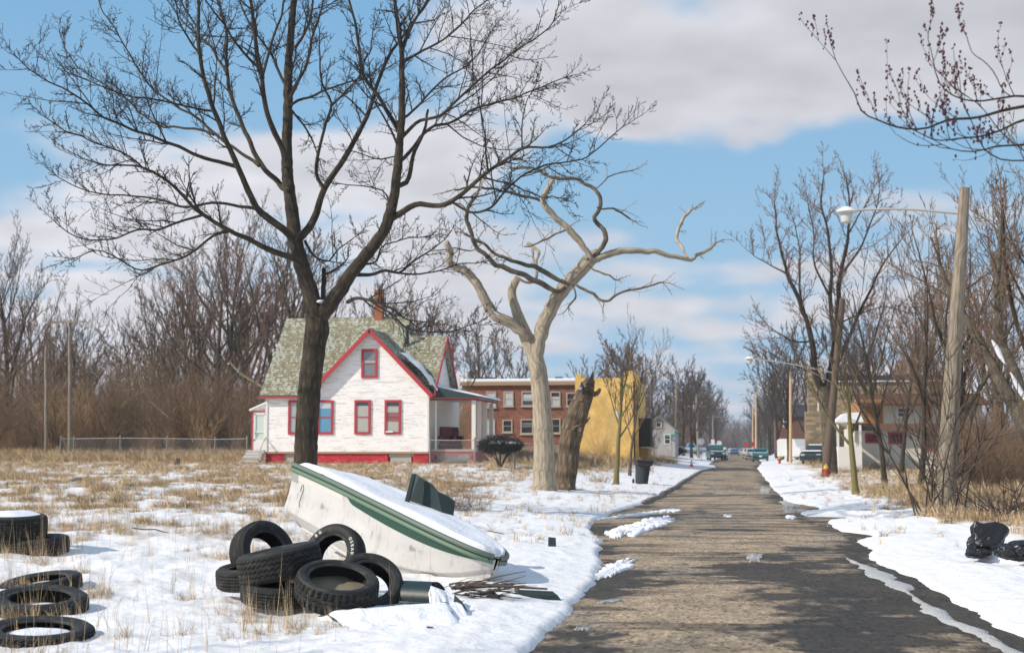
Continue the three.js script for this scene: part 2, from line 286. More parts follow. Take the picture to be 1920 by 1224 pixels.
// lumps of snow and slush left on the road
const chunkShapes = [0, 1, 2, 3].map((k) => { const g = new THREE.IcosahedronGeometry(1, 2), p = g.attributes.position; for (let i = 0; i < p.count; i++) { const x = p.getX(i), y = p.getY(i), z = p.getZ(i), r = 0.62 + 0.7 * fbm(x * 1.7 + k * 9 + 20, y * 1.7 + z * 1.3 + 20, 3); p.setXYZ(i, x * r, y * r * 0.8, z * r); } g.computeVertexNormals(); return g; });
function snowLump(cx, cd, rx, rd, h, seed, label, turn = 0, m = M.snow, bumpy = 1) { // a thin sheet of old snow strewn with crumbled chunks
  const na = 90, nr = 12, o = seed * 13.7, q = mulberry(seed * 91), c = Math.cos(turn), s = Math.sin(turn);
  const rim = (a) => 0.42 + 1.1 * (fbm(Math.cos(a) * 3.2 + o, Math.sin(a) * 3.2 + o, 4) - 0.2) + 0.14 * (vnoise(a * 9, o) - 0.5);
  const g = sheet(na, nr, (u, v) => { const a = u * Math.PI * 2, r = (1 - v) * rim(u === 1 ? 0 : a), x = Math.cos(a) * r * rx, z = Math.sin(a) * r * rd, e = v === 0 ? -0.03 : h * 0.5 * Math.pow(v, 0.4) * (0.35 + 1.1 * fbm(x * 15 + o, z * 7, 3)); return [x * c - z * s, e, x * s + z * c]; }, (u, v) => [Math.cos(u * 6.283) * (1 - v) * rx, Math.sin(u * 6.283) * (1 - v) * rd], true);
  const list = [g], n = Math.min(90, Math.round(rx * rd * 55 * bumpy) + 5);
  for (let i = 0; i < n; i++) { const a = q() * 6.283, r = Math.sqrt(q()) * rim(a) * 0.95, k = h * (0.22 + 0.5 * q() * q()) + 0.008, x = Math.cos(a) * r * rx, z = Math.sin(a) * r * rd; const b = chunkShapes[i % 4].clone().rotateY(q() * 6.28).scale(k * (0.8 + q() * 0.8), k, k * (0.8 + q() * 0.9)).translate(x * c - z * s, h * 0.16 * (1 - r), x * s + z * c); list.push(b); }
  return solo('snow_lump', join(list), m, label, 'snow', [cx, roadY(cd) + 0.004, -cd], null, 'snow and slush left on the asphalt');
}
snowLump(-1.72, 19.6, 0.2, 2.3, 0.07, 1, 'long white snow lump beside the left snow edge', 0.03);
snowLump(-2.0, 30.6, 0.55, 4.6, 0.12, 2, 'broad lumpy snow heap in the left bend of the road', 0.05, M.snow, 1.6);
snowLump(-2.35, 27.2, 0.16, 1.0, 0.09, 3, 'short snow lump just below the broad snow heap', -0.1, M.snow, 1.6);
snowLump(-2.55, 35.8, 0.2, 3.4, 0.08, 4, 'thin snow ridge along the kerb at the road bend', 0.28, M.snow, 1.4);
snowLump(-1.85, 37.8, 0.26, 1.0, 0.09, 5, 'snow lumps at the far end of the road bend', 0.2, M.snow, 1.6);
snowLump(0.22, 22.0, 0.13, 1.3, 0.025, 6, 'flat slush smear in the middle of the road', 0.05, M.slush);
snowLump(-0.28, 35.2, 0.12, 0.45, 0.1, 7, 'small snow chunk in the middle of the road', 0, M.snow, 1.5);
snowLump(1.22, 34.8, 0.15, 0.7, 0.1, 8, 'small snow chunk near the driveway mouth', 0, M.snow, 1.5);
snowLump(-1.4, 15.4, 0.09, 0.3, 0.05, 9, 'dirty snow chunk by the pothole at the left edge', 0.4, M.slush);
snowLump(-1.45, 13.1, 0.08, 0.14, 0.02, 10, 'little slush spot at the lower left of the road', 0.4, M.slush);
snowLump(1.55, 44, 0.42, 5.5, 0.05, 11, 'streaky snow left beside the puddled driveway', 0.05, M.slush, 1.6);
snowLump(1.05, 58, 0.25, 6.5, 0.05, 12, 'thin slush strip along the far right lane', 0.02, M.slush, 1.6);
snowLump(1.45, 38.6, 0.3, 1.4, 0.045, 13, 'broken slush plate at the driveway mouth', 0.1, M.slush, 1.6);
{ // slush ridge parallel to the right snow edge
  const g = sheet(160, 8, (u, v) => { const d = lerp(10.5, 22, u), c = table(EDGE_R, d) - 0.34 + (fbm(d * 0.9, 40, 3) - 0.5) * 0.2, w = 0.24 * Math.max(0, fbm(d * 1.3, 77, 4) * 1.9 - 0.45) * smooth(0, 0.05, u) * smooth(1, 0.9, u), a = v * 2 - 1; return [c + a * w, 0.005 + (0.014 * (1 - a * a) - 0.03 * Math.abs(a * a * a)) * (0.2 + 1.6 * fbm(d * 9, a * 3 + 9, 3)), -d]; }, (u, v) => [v * 0.3, u * 11]);
  solo('slush_ridge', g, M.slush, 'long grey slush ridge running beside the right snow edge', 'snow', null, null, 'snow and slush left on the asphalt');
}

// ---------------------------------------------------------------- trees
function wrapNoise2(x, y, nx, ny, seed) {
  const xi = Math.floor(x), yi = Math.floor(y), fx = x - xi, fy = y - yi, m = (k, n) => ((k % n) + n) % n;
  const u = fx * fx * (3 - 2 * fx), v = fy * fy * (3 - 2 * fy), h = (a, b) => hash2(m(a, nx) + seed * 131, m(b, ny) + seed * 57);
  return lerp(lerp(h(xi, yi), h(xi + 1, yi), u), lerp(h(xi, yi + 1), h(xi + 1, yi + 1), u), v);
}
function barkTexture(seed, dark, light, cells, streak) {
  const f = (u, v) => { const w = (wrapNoise2(u * 6, v * 8, 6, 8, seed + 5) - 0.5) * 0.12; let r = 0; for (const [a, b, k] of [[cells, streak, 0.55], [cells * 2, streak * 2, 0.3], [cells * 4, streak * 4, 0.15]]) r += k * (1 - Math.abs(2 * wrapNoise2((u + w) * a, v * b, a, b, seed) - 1)); return r; };
  const map = dataTexture(256, 512, (u, v) => { const r = f(u, v), s = wrapNoise2(u * 4, v * 5, 4, 5, seed + 9), k = clamp(0.5 + (0.75 - r) * 1.1 + (s - 0.5) * 0.5); return [0, 1, 2].map((i) => lerp(dark[i], light[i], k)); }, true);
  const bump = dataTexture(256, 512, (u, v) => grey(1 - f(u, v)), false);
  return [map, bump];
}
{
  const [a, b] = barkTexture(1, [0.11, 0.095, 0.07], [0.31, 0.265, 0.20], 10, 6); M.bark = mat(0xffffff, 0.92, { map: a, bumpMap: b, bumpScale: 0.02 });
  const [c, d] = barkTexture(2, [0.43, 0.385, 0.32], [0.73, 0.675, 0.59], 11, 1); M.deadwood = mat(0xffffff, 0.85, { map: c, bumpMap: d, bumpScale: 0.014 });
  const [e, f] = barkTexture(3, [0.22, 0.175, 0.13], [0.56, 0.49, 0.4], 6, 2); M.stump = mat(0xffffff, 0.95, { map: e, bumpMap: f, bumpScale: 0.05 });
  const [g, h] = barkTexture(4, [0.22, 0.195, 0.155], [0.46, 0.42, 0.35], 9, 5); M.greybark = mat(0xffffff, 0.92, { map: g, bumpMap: h, bumpScale: 0.02 });
  M.mossbark = mat(lin(0.17, 0.145, 0.055), 0.95, { bumpMap: h, bumpScale: 0.01 });
  M.twig = mat(lin(0.035, 0.028, 0.022), 0.9); M.deadtwig = mat(lin(0.26, 0.22, 0.17), 0.9);
  M.redtwig = mat(lin(0.18, 0.11, 0.085), 0.9); M.browntwig = mat(lin(0.17, 0.112, 0.07), 0.9); M.darktwig = mat(lin(0.085, 0.064, 0.05), 0.9); M.tantwig = mat(lin(0.33, 0.215, 0.12), 0.9);
  M.pole = mat(0xffffff, 0.92, { map: c, bumpMap: d, bumpScale: 0.014, color: lin(0.72, 0.72, 0.74) });
  M.polebrown = mat(lin(0.40, 0.27, 0.17), 0.92, { bumpMap: d, bumpScale: 0.01 });
  M.poledark = mat(lin(0.12, 0.085, 0.06), 0.92, { bumpMap: d, bumpScale: 0.01 });
  M.poletan = mat(lin(0.60, 0.41, 0.25), 0.92, { bumpMap: d, bumpScale: 0.01 });
}
// a traced limb: sight points at the tree's distance, thickness in hundredths of a metre at its two ends, how far it leans away (+) or towards us (-)
function limb(pts, D, w0, w1, z0 = 0, z1 = 0, step = 0.22, wob = 0.02, seed = 1) {
  const world = pts.map(([x, y], i) => at(x, y, D + lerp(z0, z1, i / (pts.length - 1))));
  const curve = new THREE.CatmullRomCurve3(world, false, 'centripetal'), n = Math.max(3, Math.round(curve.getLength() / step)), P = [], R = [];
  for (let i = 0; i <= n; i++) { const t = i / n, p = curve.getPointAt(t), k = w0 * 0.35; P.push([p.x + (vnoise(i * 0.45, seed * 7.1) - 0.5) * wob * 2, p.y + (vnoise(i * 0.45, seed * 3.3 + 50) - 0.5) * wob * 2, p.z + (vnoise(i * 0.45, seed * 5.7 + 90) - 0.5) * wob * 2]); R.push(lerp(w0, w1, Math.pow(t, 0.8)) / 200 * (1 + 0.12 * (vnoise(i * 0.8, seed * 2.2) - 0.5))); }
  return { P, R };
}
const nrm = (v) => { const l = Math.hypot(...v) || 1; return [v[0] / l, v[1] / l, v[2] / l]; };
// a side direction: away from the limb by angle, round it by turn, bent upwards by lift
function sideways(dir, ang, turn, lift) {
  const t = nrm(dir), h = Math.abs(t[1]) > 0.95 ? [1, 0, 0] : [0, 1, 0];
  const a = nrm([t[1] * h[2] - t[2] * h[1], t[2] * h[0] - t[0] * h[2], t[0] * h[1] - t[1] * h[0]]), b = [a[1] * t[2] - a[2] * t[1], a[2] * t[0] - a[0] * t[2], a[0] * t[1] - a[1] * t[0]];
  const s = Math.sin(ang), c = Math.cos(ang), ct = Math.cos(turn), st = Math.sin(turn);
  return nrm([t[0] * c + (a[0] * ct + b[0] * st) * s, t[1] * c + (a[1] * ct + b[1] * st) * s + lift, t[2] * c + (a[2] * ct + b[2] * st) * s]);
}
function twig(T, p, dir, len, r, level, rnd, o) {
  const n = level > 1 ? 5 : level === 1 ? 3 : 2, P = [p], R = [r]; let d = dir, q = p;
  for (let i = 1; i <= n; i++) {
    d = nrm([d[0] + (rnd() - 0.5) * o.crook, d[1] + (rnd() - 0.5) * o.crook + o.rise, d[2] + (rnd() - 0.5) * o.crook]);
    const s = len / n; q = [q[0] + d[0] * s, q[1] + d[1] * s, q[2] + d[2] * s]; P.push(q); R.push(Math.max(o.tip, r * (1 - i / n * 0.72)));
    if (level > 0) { const k = level > 1 ? o.kids2 : o.kids1; for (let j = 0; j < k; j++) if (rnd() < 0.86) twig(T, [q[0] - d[0] * s * rnd() * 0.8, q[1] - d[1] * s * rnd() * 0.8, q[2] - d[2] * s * rnd() * 0.8], sideways(d, 0.55 + rnd() * 0.5, rnd() * 6.283, o.lift), len * (level > 1 ? 0.34 : 0.3) * (0.6 + rnd() * 0.8) * (1 - i / n * 0.35), Math.max(o.tip, r * 0.5), level - 1, rnd, o); }
  }
  T.add(P, R, level > 1 ? 4 : 3);
}
function dressLimb(T, L, from, every, len, rnd, o, level = 2) {
  const { P, R } = L; let acc = 0; const total = P.length;
  for (let i = Math.max(1, Math.round(from * total)); i < total; i++) {
    const a = P[i - 1], b = P[i], d = [b[0] - a[0], b[1] - a[1], b[2] - a[2]]; acc += Math.hypot(...d);
    while (acc > every) { acc -= every * (0.6 + rnd() * 0.8); const t = i / total; const big = rnd() < (o.long || 0) && t < 0.85 ? 1.9 : 1; twig(T, b, sideways(d, 0.6 + rnd() * 0.5, rnd() * 6.283, o.lift), len * big * (0.5 + rnd() * 0.9) * (1.05 - 0.55 * t), Math.min(R[i] * 0.6, o.thick * big * (0.7 + rnd() * 0.6)), level, rnd, o); }
  }
  const a = P[total - 2], b = P[total - 1], d = nrm([b[0] - a[0], b[1] - a[1], b[2] - a[2]]);
  twig(T, b, d, len * 0.8, R[total - 1] * 0.9, level, rnd, o); twig(T, b, sideways(d, 0.5, rnd() * 6.28, 0.05), len * 0.6, R[total - 1] * 0.7, level, rnd, o);
}
// ---- the large bare tree behind the boat
{
  const D = 31, rnd = mulberry(77);
  const base = at(573, 880, D), tr = thing('street_tree', 'large dark bare tree forking above the white house, behind the boat', 'tree', [base.x, groundY(base.x, -D) - 0.05, -D]);
  const loc = (L) => ({ P: L.P.map((p) => [p[0] - tr.position.x, p[1] - tr.position.y, p[2] - tr.position.z]), R: L.R });
  const o = { crook: 0.42, rise: 0.045, lift: 0.12, tip: 0.0045, kids2: 2.0, kids1: 1.6, thick: 0.02, long: 0.2 };
  const ridge = (seed) => (s, n, v) => 1 + 0.075 * (Math.abs(wrapNoise2(s / n * 15 + (vnoise(v * 2.2, seed) - 0.5) * 1.6, v * 4.2, 15, 4096, seed) * 2 - 1) - 0.5) + 0.05 * (wrapNoise2(s / n * 5, v * 1.3, 5, 4096, seed + 3) - 0.5);
  { // trunk
    const bottom = at(572, 985, D); const pts = [[bottom.x, groundY(bottom.x, -D) - 0.15, -D]];
    for (const [x, y] of [[573, 930], [573, 860], [575, 790], [581, 715], [589, 650], [594, 610], [590, 578]]) { const p = at(x, y, D); pts.push([p.x, p.y, p.z]); }
    const c = new THREE.CatmullRomCurve3(pts.map((p) => new THREE.Vector3(...p))), n = 150, P = [], R = [];
    for (let i = 0; i <= n; i++) { const p = c.getPointAt(i / n); P.push([p.x, p.y, p.z]); const w = table([[0, 74], [0.06, 62], [0.2, 55], [0.5, 52], [0.8, 51], [0.9, 57], [1, 46]], i / n); R.push(w / 200); }
    const T = new Tubes(), L = loc({ P, R }); T.add(L.P, L.R, 60, ridge(3)); part(tr, 'trunk', T.geo(true), M.bark);
  }
  const spec = [ // pts, w0, w1, z1, from, every, len
    [[[594, 600], [580, 545], [570, 515], [556, 460], [549, 412], [540, 340], [537, 304], [539, 200], [541, 120], [546, 50], [552, -10], [556, -90]], 42, 12, 1.2, 0.55, 0.5, 1.5, 1],
    [[[597, 600], [612, 580], [627, 560], [659, 512], [691, 471], [717, 437], [731, 398], [741, 350], [748, 284], [753, 203], [753, 90]], 38, 11, -0.8, 0.45, 0.5, 1.3, 1],
    [[[753, 95], [745, 40], [740, -10], [742, -80]], 10, 5, -1.5, 0, 0.4, 1.2], [[[753, 95], [773, 48], [806, -8], [840, -60]], 8, 3, 1, 0, 0.3, 1.2],
    [[[734, 412], [745, 402], [784, 382], [824, 387], [855, 372], [905, 329], [941, 304], [979, 278], [1032, 276], [1062, 263], [1093, 236]], 14, 2.4, -2.2, 0.3, 0.26, 1.3],
    [[[845, 378], [885, 400], [920, 390], [956, 350], [1006, 314], [1057, 304], [1108, 289], [1166, 240]], 6, 2, -1.2, 0.1, 0.24, 1.1],
    [[[900, 333], [956, 347], [1007, 366], [1060, 372]], 4.5, 2, -2.6, 0.1, 0.22, 1.0],
    [[[750, 300], [763, 292], [784, 263], [814, 238], [845, 228], [895, 203], [956, 185], [1006, 167], [1060, 145]], 9, 2.2, 2.4, 0.2, 0.22, 1.2],
    [[[754, 255], [784, 228], [824, 218], [855, 187], [895, 152], [936, 117], [986, 81], [1022, 61], [1048, 14]], 8, 2, -2.2, 0.2, 0.22, 1.2],
    [[[741, 352], [763, 340], [774, 290], [794, 243], [803, 206]], 11, 5, 0.9, 2, 1, 1],
    [[[753, 258], [733, 223], [703, 172], [677, 132], [672, 76], [655, 0], [648, -40]], 10, 4, -1.8, 0.15, 0.3, 1.2],
    [[[563, 448], [591, 403], [609, 355], [647, 294], [675, 248], [695, 198], [713, 142], [738, 91], [784, 30], [818, -20]], 17, 4, 2.2, 0.35, 0.3, 1.2],
    [[[609, 358], [594, 324], [596, 284], [609, 238], [621, 198], [602, 152], [598, 90]], 9, 3, -1.2, 0.3, 0.3, 1.0], [[[620, 200], [648, 168], [670, 146], [690, 100], [700, 60]], 5, 2.4, 1.5, 0.1, 0.26, 1.0],
    [[[548, 446], [537, 436], [486, 395], [466, 365], [446, 314], [420, 253], [400, 203], [382, 152], [372, 91], [372, 0], [368, -60]], 16, 4.5, -2.6, 0.35, 0.3, 1.3],
    [[[443, 313], [415, 304], [365, 289], [304, 263], [243, 241], [193, 218], [162, 193], [101, 157], [56, 132], [34, 112]], 9, 2.2, -3.4, 0.25, 0.2, 1.25],
    [[[404, 210], [360, 200], [300, 190], [243, 180], [190, 160], [140, 140]], 5, 2, -3.2, 0.2, 0.22, 1.1],
    [[[541, 356], [527, 348], [486, 304], [456, 238], [436, 187], [423, 132], [423, 51], [405, -5], [395, -60]], 13, 4.5, 2.8, 0.3, 0.3, 1.2],
    [[[488, 312], [446, 284], [405, 253], [355, 213], [304, 182], [263, 137], [223, 66], [193, 20], [180, -20]], 8, 2.2, 3.0, 0.25, 0.21, 1.2],
    [[[400, 250], [355, 242], [294, 233], [250, 200], [218, 172], [142, 122], [112, 68]], 6, 2, 2.8, 0.2, 0.2, 1.2],
    [[[537, 300], [517, 253], [499, 203], [489, 127], [474, 51], [468, -20]], 13, 6, -1.4, 0.25, 0.35, 1.2],
    [[[491, 142], [507, 86], [527, 25], [540, -30]], 7, 4, 1.2, 0.1, 0.35, 1.1], [[[424, 140], [395, 90], [340, 40], [310, -5]], 6, 2.6, 1.8, 0.1, 0.25, 1.2], [[[489, 130], [450, 90], [420, 50], [380, -10]], 6, 3, -2, 0.1, 0.3, 1.2],
    [[[566, 498], [552, 486], [507, 469], [471, 453], [431, 431], [375, 400], [344, 370], [314, 339], [289, 322], [243, 309], [193, 309], [160, 300]], 14, 2.2, -3.2, 0.3, 0.22, 1.2],
    [[[290, 322], [274, 318], [233, 289], [172, 263], [122, 243], [88, 221]], 5, 2, -3.6, 0.1, 0.2, 1.1],
    [[[475, 392], [431, 382], [395, 380], [355, 388], [304, 377], [243, 365], [200, 366], [152, 355], [106, 334]], 7, 2, -1.0, 0.2, 0.2, 1.1],
    [[[436, 433], [405, 441], [375, 461], [344, 481], [304, 496], [263, 507], [223, 486], [182, 470], [140, 484]], 6, 2, -2.6, 0.2, 0.2, 1.0],
    [[[380, 404], [324, 418], [294, 431], [253, 431], [213, 446], [167, 451], [132, 441], [106, 419]], 6, 2, -1.8, 0.15, 0.2, 1.1],
    [[[540, 200], [550, 193], [588, 177], [633, 160], [674, 147]], 7, 3, 0.8, 0.2, 0.3, 1.0], [[[541, 190], [552, 162], [572, 127], [583, 86], [598, 30], [610, -20]], 8, 3, -1.6, 0.1, 0.3, 1.0], [[[541, 200], [552, 215], [583, 253], [598, 296]], 6, 2.5, 1.6, 0.2, 0.26, 0.9],
    [[[650, 566], [666, 558], [702, 565], [731, 577], [765, 599], [810, 603]], 8, 2, -1.6, 0.15, 0.2, 0.9], [[[690, 562], [734, 590], [761, 614], [797, 622], [857, 620], [900, 604]], 5, 1.8, -1.0, 0.1, 0.2, 0.9],
    [[[664, 516], [695, 516], [723, 507], [748, 512], [776, 490], [808, 469], [833, 449]], 9, 2.2, 1.2, 0.3, 0.24, 0.9], [[[748, 512], [776, 516], [819, 507], [859, 495], [900, 492]], 4.5, 2, 1.6, 0.1, 0.22, 0.9],
    [[[676, 500], [706, 488], [712, 470], [740, 452], [790, 445]], 5, 2, -1.2, 0.1, 0.2, 0.9], [[[608, 565], [606, 540], [604, 505]], 11, 9, 0.6, 2, 1, 1], [[[606, 515], [622, 508], [640, 496], [652, 486]], 5, 3, 0.8, 0.3, 0.3, 0.6],
    [[[572, 452], [590, 480], [615, 490], [640, 462], [668, 442]], 6, 2, 0.9, 0.2, 0.22, 0.8], [[[733, 402], [720, 360], [690, 350], [640, 345]], 4, 2, -0.6, 0.1, 0.25, 1.0], [[[749, 290], [710, 300], [670, 285]], 3.5, 2, -0.9, 0.1, 0.25, 1.0],
    [[[748, 230], [790, 190], [830, 150], [880, 120], [920, 60]], 6, 2, 1.8, 0.1, 0.25, 1.1], [[[752, 120], [800, 90], [850, 60], [900, 10], [940, -20]], 6, 2, -2.4, 0.1, 0.25, 1.2], [[[979, 278], [980, 230], [990, 190], [1005, 160]], 3, 1.6, -2, 0.05, 0.2, 0.8],
    [[[553, 90], [580, 40], [590, -20]], 7, 4, 1, 0.1, 0.3, 1], [[[540, 170], [505, 100], [480, 60], [455, 20], [440, -30]], 7, 3, 1.4, 0.1, 0.3, 1.1], [[[372, 100], [340, 50], [325, -10]], 5, 2.4, -2.2, 0.1, 0.3, 1.1],
  ];
  const crown = new Tubes(); let k = 0;
  for (const [pts, w0, w1, z1, from, every, len, big] of spec) {
    k++; const z0 = big ? 0 : z1 * 0.12, L = loc(limb(pts, D, big ? w0 : w0 * 1.14, big ? w1 : w1 * 1.1, z0, z1, big ? 0.06 : 0.16, big ? 0.012 : 0.03, k)), T = new Tubes();
    T.add(L.P, L.R, big ? 32 : w0 > 9 ? 12 : 7, big ? ridge(k + 10) : null); part(tr, 'branch', T.geo(!!big), M.bark);
    if (from < 1) dressLimb(crown, L, from, every, len, rnd, o);
  }
  part(tr, 'crown', crown.geo(), M.twig);
  const sp = at(603, 566, D), sg = new THREE.SphereGeometry(0.09, 16, 10).scale(1.2, 0.5, 1.1); part(tr, 'snow_cap', sg, M.snow, [sp.x - tr.position.x, sp.y - tr.position.y, sp.z - tr.position.z + 0.05]);
}
// ---- the grey dead tree with broken limbs
{
  const D = 47, rnd = mulberry(5), b = at(1020, 912, D);
  const tr = thing('dead_tree', 'pale grey barkless dead tree with crooked broken limbs', 'tree', [b.x, groundY(b.x, -D) - 0.05, -D]);
  const loc = (L) => ({ P: L.P.map((p) => [p[0] - tr.position.x, p[1] - tr.position.y, p[2] - tr.position.z]), R: L.R });
  const grain = (seed) => (s, n, v) => 1 + 0.17 * (wrapNoise2(s / n * 5 + v * 0.25, v * 0.45, 5, 512, seed) - 0.5) + 0.07 * (Math.abs(wrapNoise2(s / n * 11 + v * 0.2, v * 0.4, 11, 512, seed + 6) * 2 - 1) - 0.5) + 0.03 * (wrapNoise2(s / n * 21, v * 1.5, 21, 512, seed + 2) - 0.5);
  { const L = limb([[1021, 930], [1020, 900], [1020, 823], [1015, 744], [1005, 676], [986, 629], [968, 582], [960, 546], [971, 520]], D, 76, 24, 0, 0.4, 0.08, 0.01, 3); L.R = L.R.map((r, i) => { const t = i / L.R.length; return table([[0, 46], [0.05, 40], [0.15, 36], [0.4, 32], [0.6, 28], [0.75, 21], [0.85, 16], [1, 12]], t) / 100; });
    const Q = loc(L), T = new Tubes(); T.add(Q.P, Q.R, 40, grain(1)); part(tr, 'trunk', T.geo(true), M.deadwood); }
  const spec = [
    [[[990, 636], [963, 608], [926, 590], [900, 546], [874, 509], [845, 496], [845, 472], [835, 452]], 40, 15, -1.2, 2],
    [[[1008, 712], [1009, 660], [1017, 614], [1041, 561], [1073, 525], [1104, 488], [1120, 480]], 46, 32, 0.9, 2],
    [[[1100, 492], [1135, 478], [1182, 470], [1230, 472], [1271, 483], [1295, 486], [1313, 475], [1335, 465]], 26, 7, 1.6, 0.8], [[[1289, 484], [1277, 462], [1269, 449], [1274, 425], [1295, 395]], 12, 7, 1.5, 0.4],
    [[[1108, 490], [1094, 462], [1067, 431], [1036, 402], [1018, 378], [1036, 338]], 25, 12, -0.6, 2], [[[1020, 380], [979, 365], [937, 357], [895, 352], [850, 356]], 12, 4, -1.8, 0.2],
    [[[1104, 488], [1135, 457], [1135, 436], [1115, 412], [1125, 386], [1115, 355], [1078, 337], [1041, 334], [1005, 318], [960, 315]], 18, 5, 1.2, 0.5],
    [[[1122, 390], [1156, 394], [1182, 410]], 8, 4, 1.8, 0.2], [[[1115, 355], [1146, 331], [1193, 318]], 5, 2.5, 1, 0.2],
    [[[1062, 540], [1041, 546], [1010, 528], [968, 509], [932, 496], [900, 467], [879, 431], [879, 394], [892, 366]], 19, 8, -1.8, 0.5],
    [[[1066, 532], [1047, 525], [1010, 504], [979, 493], [930, 478], [905, 457], [870, 440]], 19, 5, -0.8, 0.4], [[[1005, 502], [1010, 472], [989, 457]], 13, 8, 0.4, 2], [[[984, 464], [1026, 446], [1060, 433]], 7, 4, -0.9, 0.2],
    [[[1052, 525], [1094, 540], [1135, 567], [1156, 551], [1198, 540], [1243, 530]], 11, 4, -1.2, 0.2], [[[1104, 500], [1135, 514], [1159, 525]], 8, 4, -0.8, 0.3], [[[1073, 532], [1080, 556], [1067, 574]], 8, 4, -0.9, 0.5],
    [[[971, 524], [1000, 530], [1005, 500], [1000, 480]], 13, 6, 0.7, 0.6], [[[880, 400], [860, 380], [840, 385]], 5, 2.5, -2, 0.2], [[[905, 457], [880, 470], [850, 465], [820, 470]], 5, 2.5, -1.5, 0.2],
  ];
  const crown = new Tubes(), o = { crook: 0.75, rise: 0, lift: 0.0, tip: 0.006, kids2: 1.0, kids1: 1.0, thick: 0.022 }; let k = 0;
  for (const [pts, w0, w1, z1, from] of spec) { k++; const L = loc(limb(pts, D, w0 * 1.12, w1 * 1.5, 0, z1, 0.12, 0.05, k + 30)), T = new Tubes(); T.add(L.P, L.R.map((r, i) => r * Math.min(1, 0.55 + i * 0.06)), w0 > 15 ? 18 : 9, grain(k)); part(tr, 'branch', T.geo(true), [6, 7, 8, 9, 10, 11, 13, 14, 15, 16, 18, 19].includes(k) ? M.greybark : M.deadwood); if (from < 1) dressLimb(crown, L, from, 0.42, 1.0, rnd, o, 1); }
  part(tr, 'twigs', crown.geo(), M.deadtwig).userData.kind = 'stuff';
  const sn = new Tubes(), s = loc(limb([[958, 600], [940, 593], [926, 584], [915, 568]], D, 12, 5, -0.3, -0.6, 0.1, 0.01, 9)); sn.add(s.P, s.R.map((r, i) => r * Math.sin((i + 0.5) / s.R.length * 3.14)), 8); part(tr, 'snow_cap', sn.geo(), M.snow);
}
// ---- the split brown stump leaning beside it
{
  const D = 48.5, b = at(1062, 905, D), tr = thing('broken_stump', 'tall dark brown jagged broken trunk leaning beside the dead tree', 'tree', [b.x, groundY(b.x, -D) - 0.1, -D]);
  const L = limb([[1060, 925], [1062, 901], [1072, 823], [1087, 770], [1101, 729], [1107, 712]], D, 80, 60, 0, 0.5, 0.05, 0.01, 4);
  const rad = L.P.map((p, i) => table([[0, 46], [0.06, 42], [0.2, 39], [0.5, 38], [0.72, 36], [0.85, 31], [0.94, 22], [1, 13]], i / L.P.length) / 100);
  const T = new Tubes(); T.add(L.P.map((p) => [p[0] - tr.position.x, p[1] - tr.position.y, p[2] - tr.position.z]), rad, 44, (s, n, v) => 1 + 0.3 * (wrapNoise2(s / n * 5, v * 0.7, 5, 512, 8) - 0.5) + 0.2 * (Math.abs(wrapNoise2(s / n * 13 + vnoise(v * 2, 4) * 0.8, v * 0.9, 13, 512, 9) * 2 - 1) - 0.5) + 0.05 * (wrapNoise2(s / n * 22, v * 2.2, 22, 512, 7) - 0.5));
  part(tr, 'trunk', T.geo(true), M.stump);
  for (const [pts, w0, w1, s] of [[[[1106, 722], [1110, 708], [1113, 697]], 30, 3, 1], [[[1096, 738], [1092, 724], [1090, 716]], 22, 4, 2], [[[1113, 740], [1121, 735], [1124, 731]], 20, 12, 3], [[[1078, 800], [1096, 795], [1106, 783]], 9, 5, 4]]) { const q = limb(pts, D - 0.2, w0, w1, 0, s > 2 ? -0.3 : 0.2, 0.06, 0.02, s + 60), T2 = new Tubes(); T2.add(q.P.map((p) => [p[0] - tr.position.x, p[1] - tr.position.y, p[2] - tr.position.z]), q.R, 10, (a, n, v) => 1 + 0.3 * (wrapNoise2(a / n * 5, v * 4, 5, 99, s) - 0.5)); part(tr, 'splinter', T2.geo(true), M.stump); }
  const sp = at(1089, 728, D - 0.1); part(tr, 'snow_cap', new THREE.SphereGeometry(0.07, 14, 10).scale(1.5, 0.8, 1.2), M.snow, [sp.x - tr.position.x, sp.y - tr.position.y, sp.z - tr.position.z]);
}
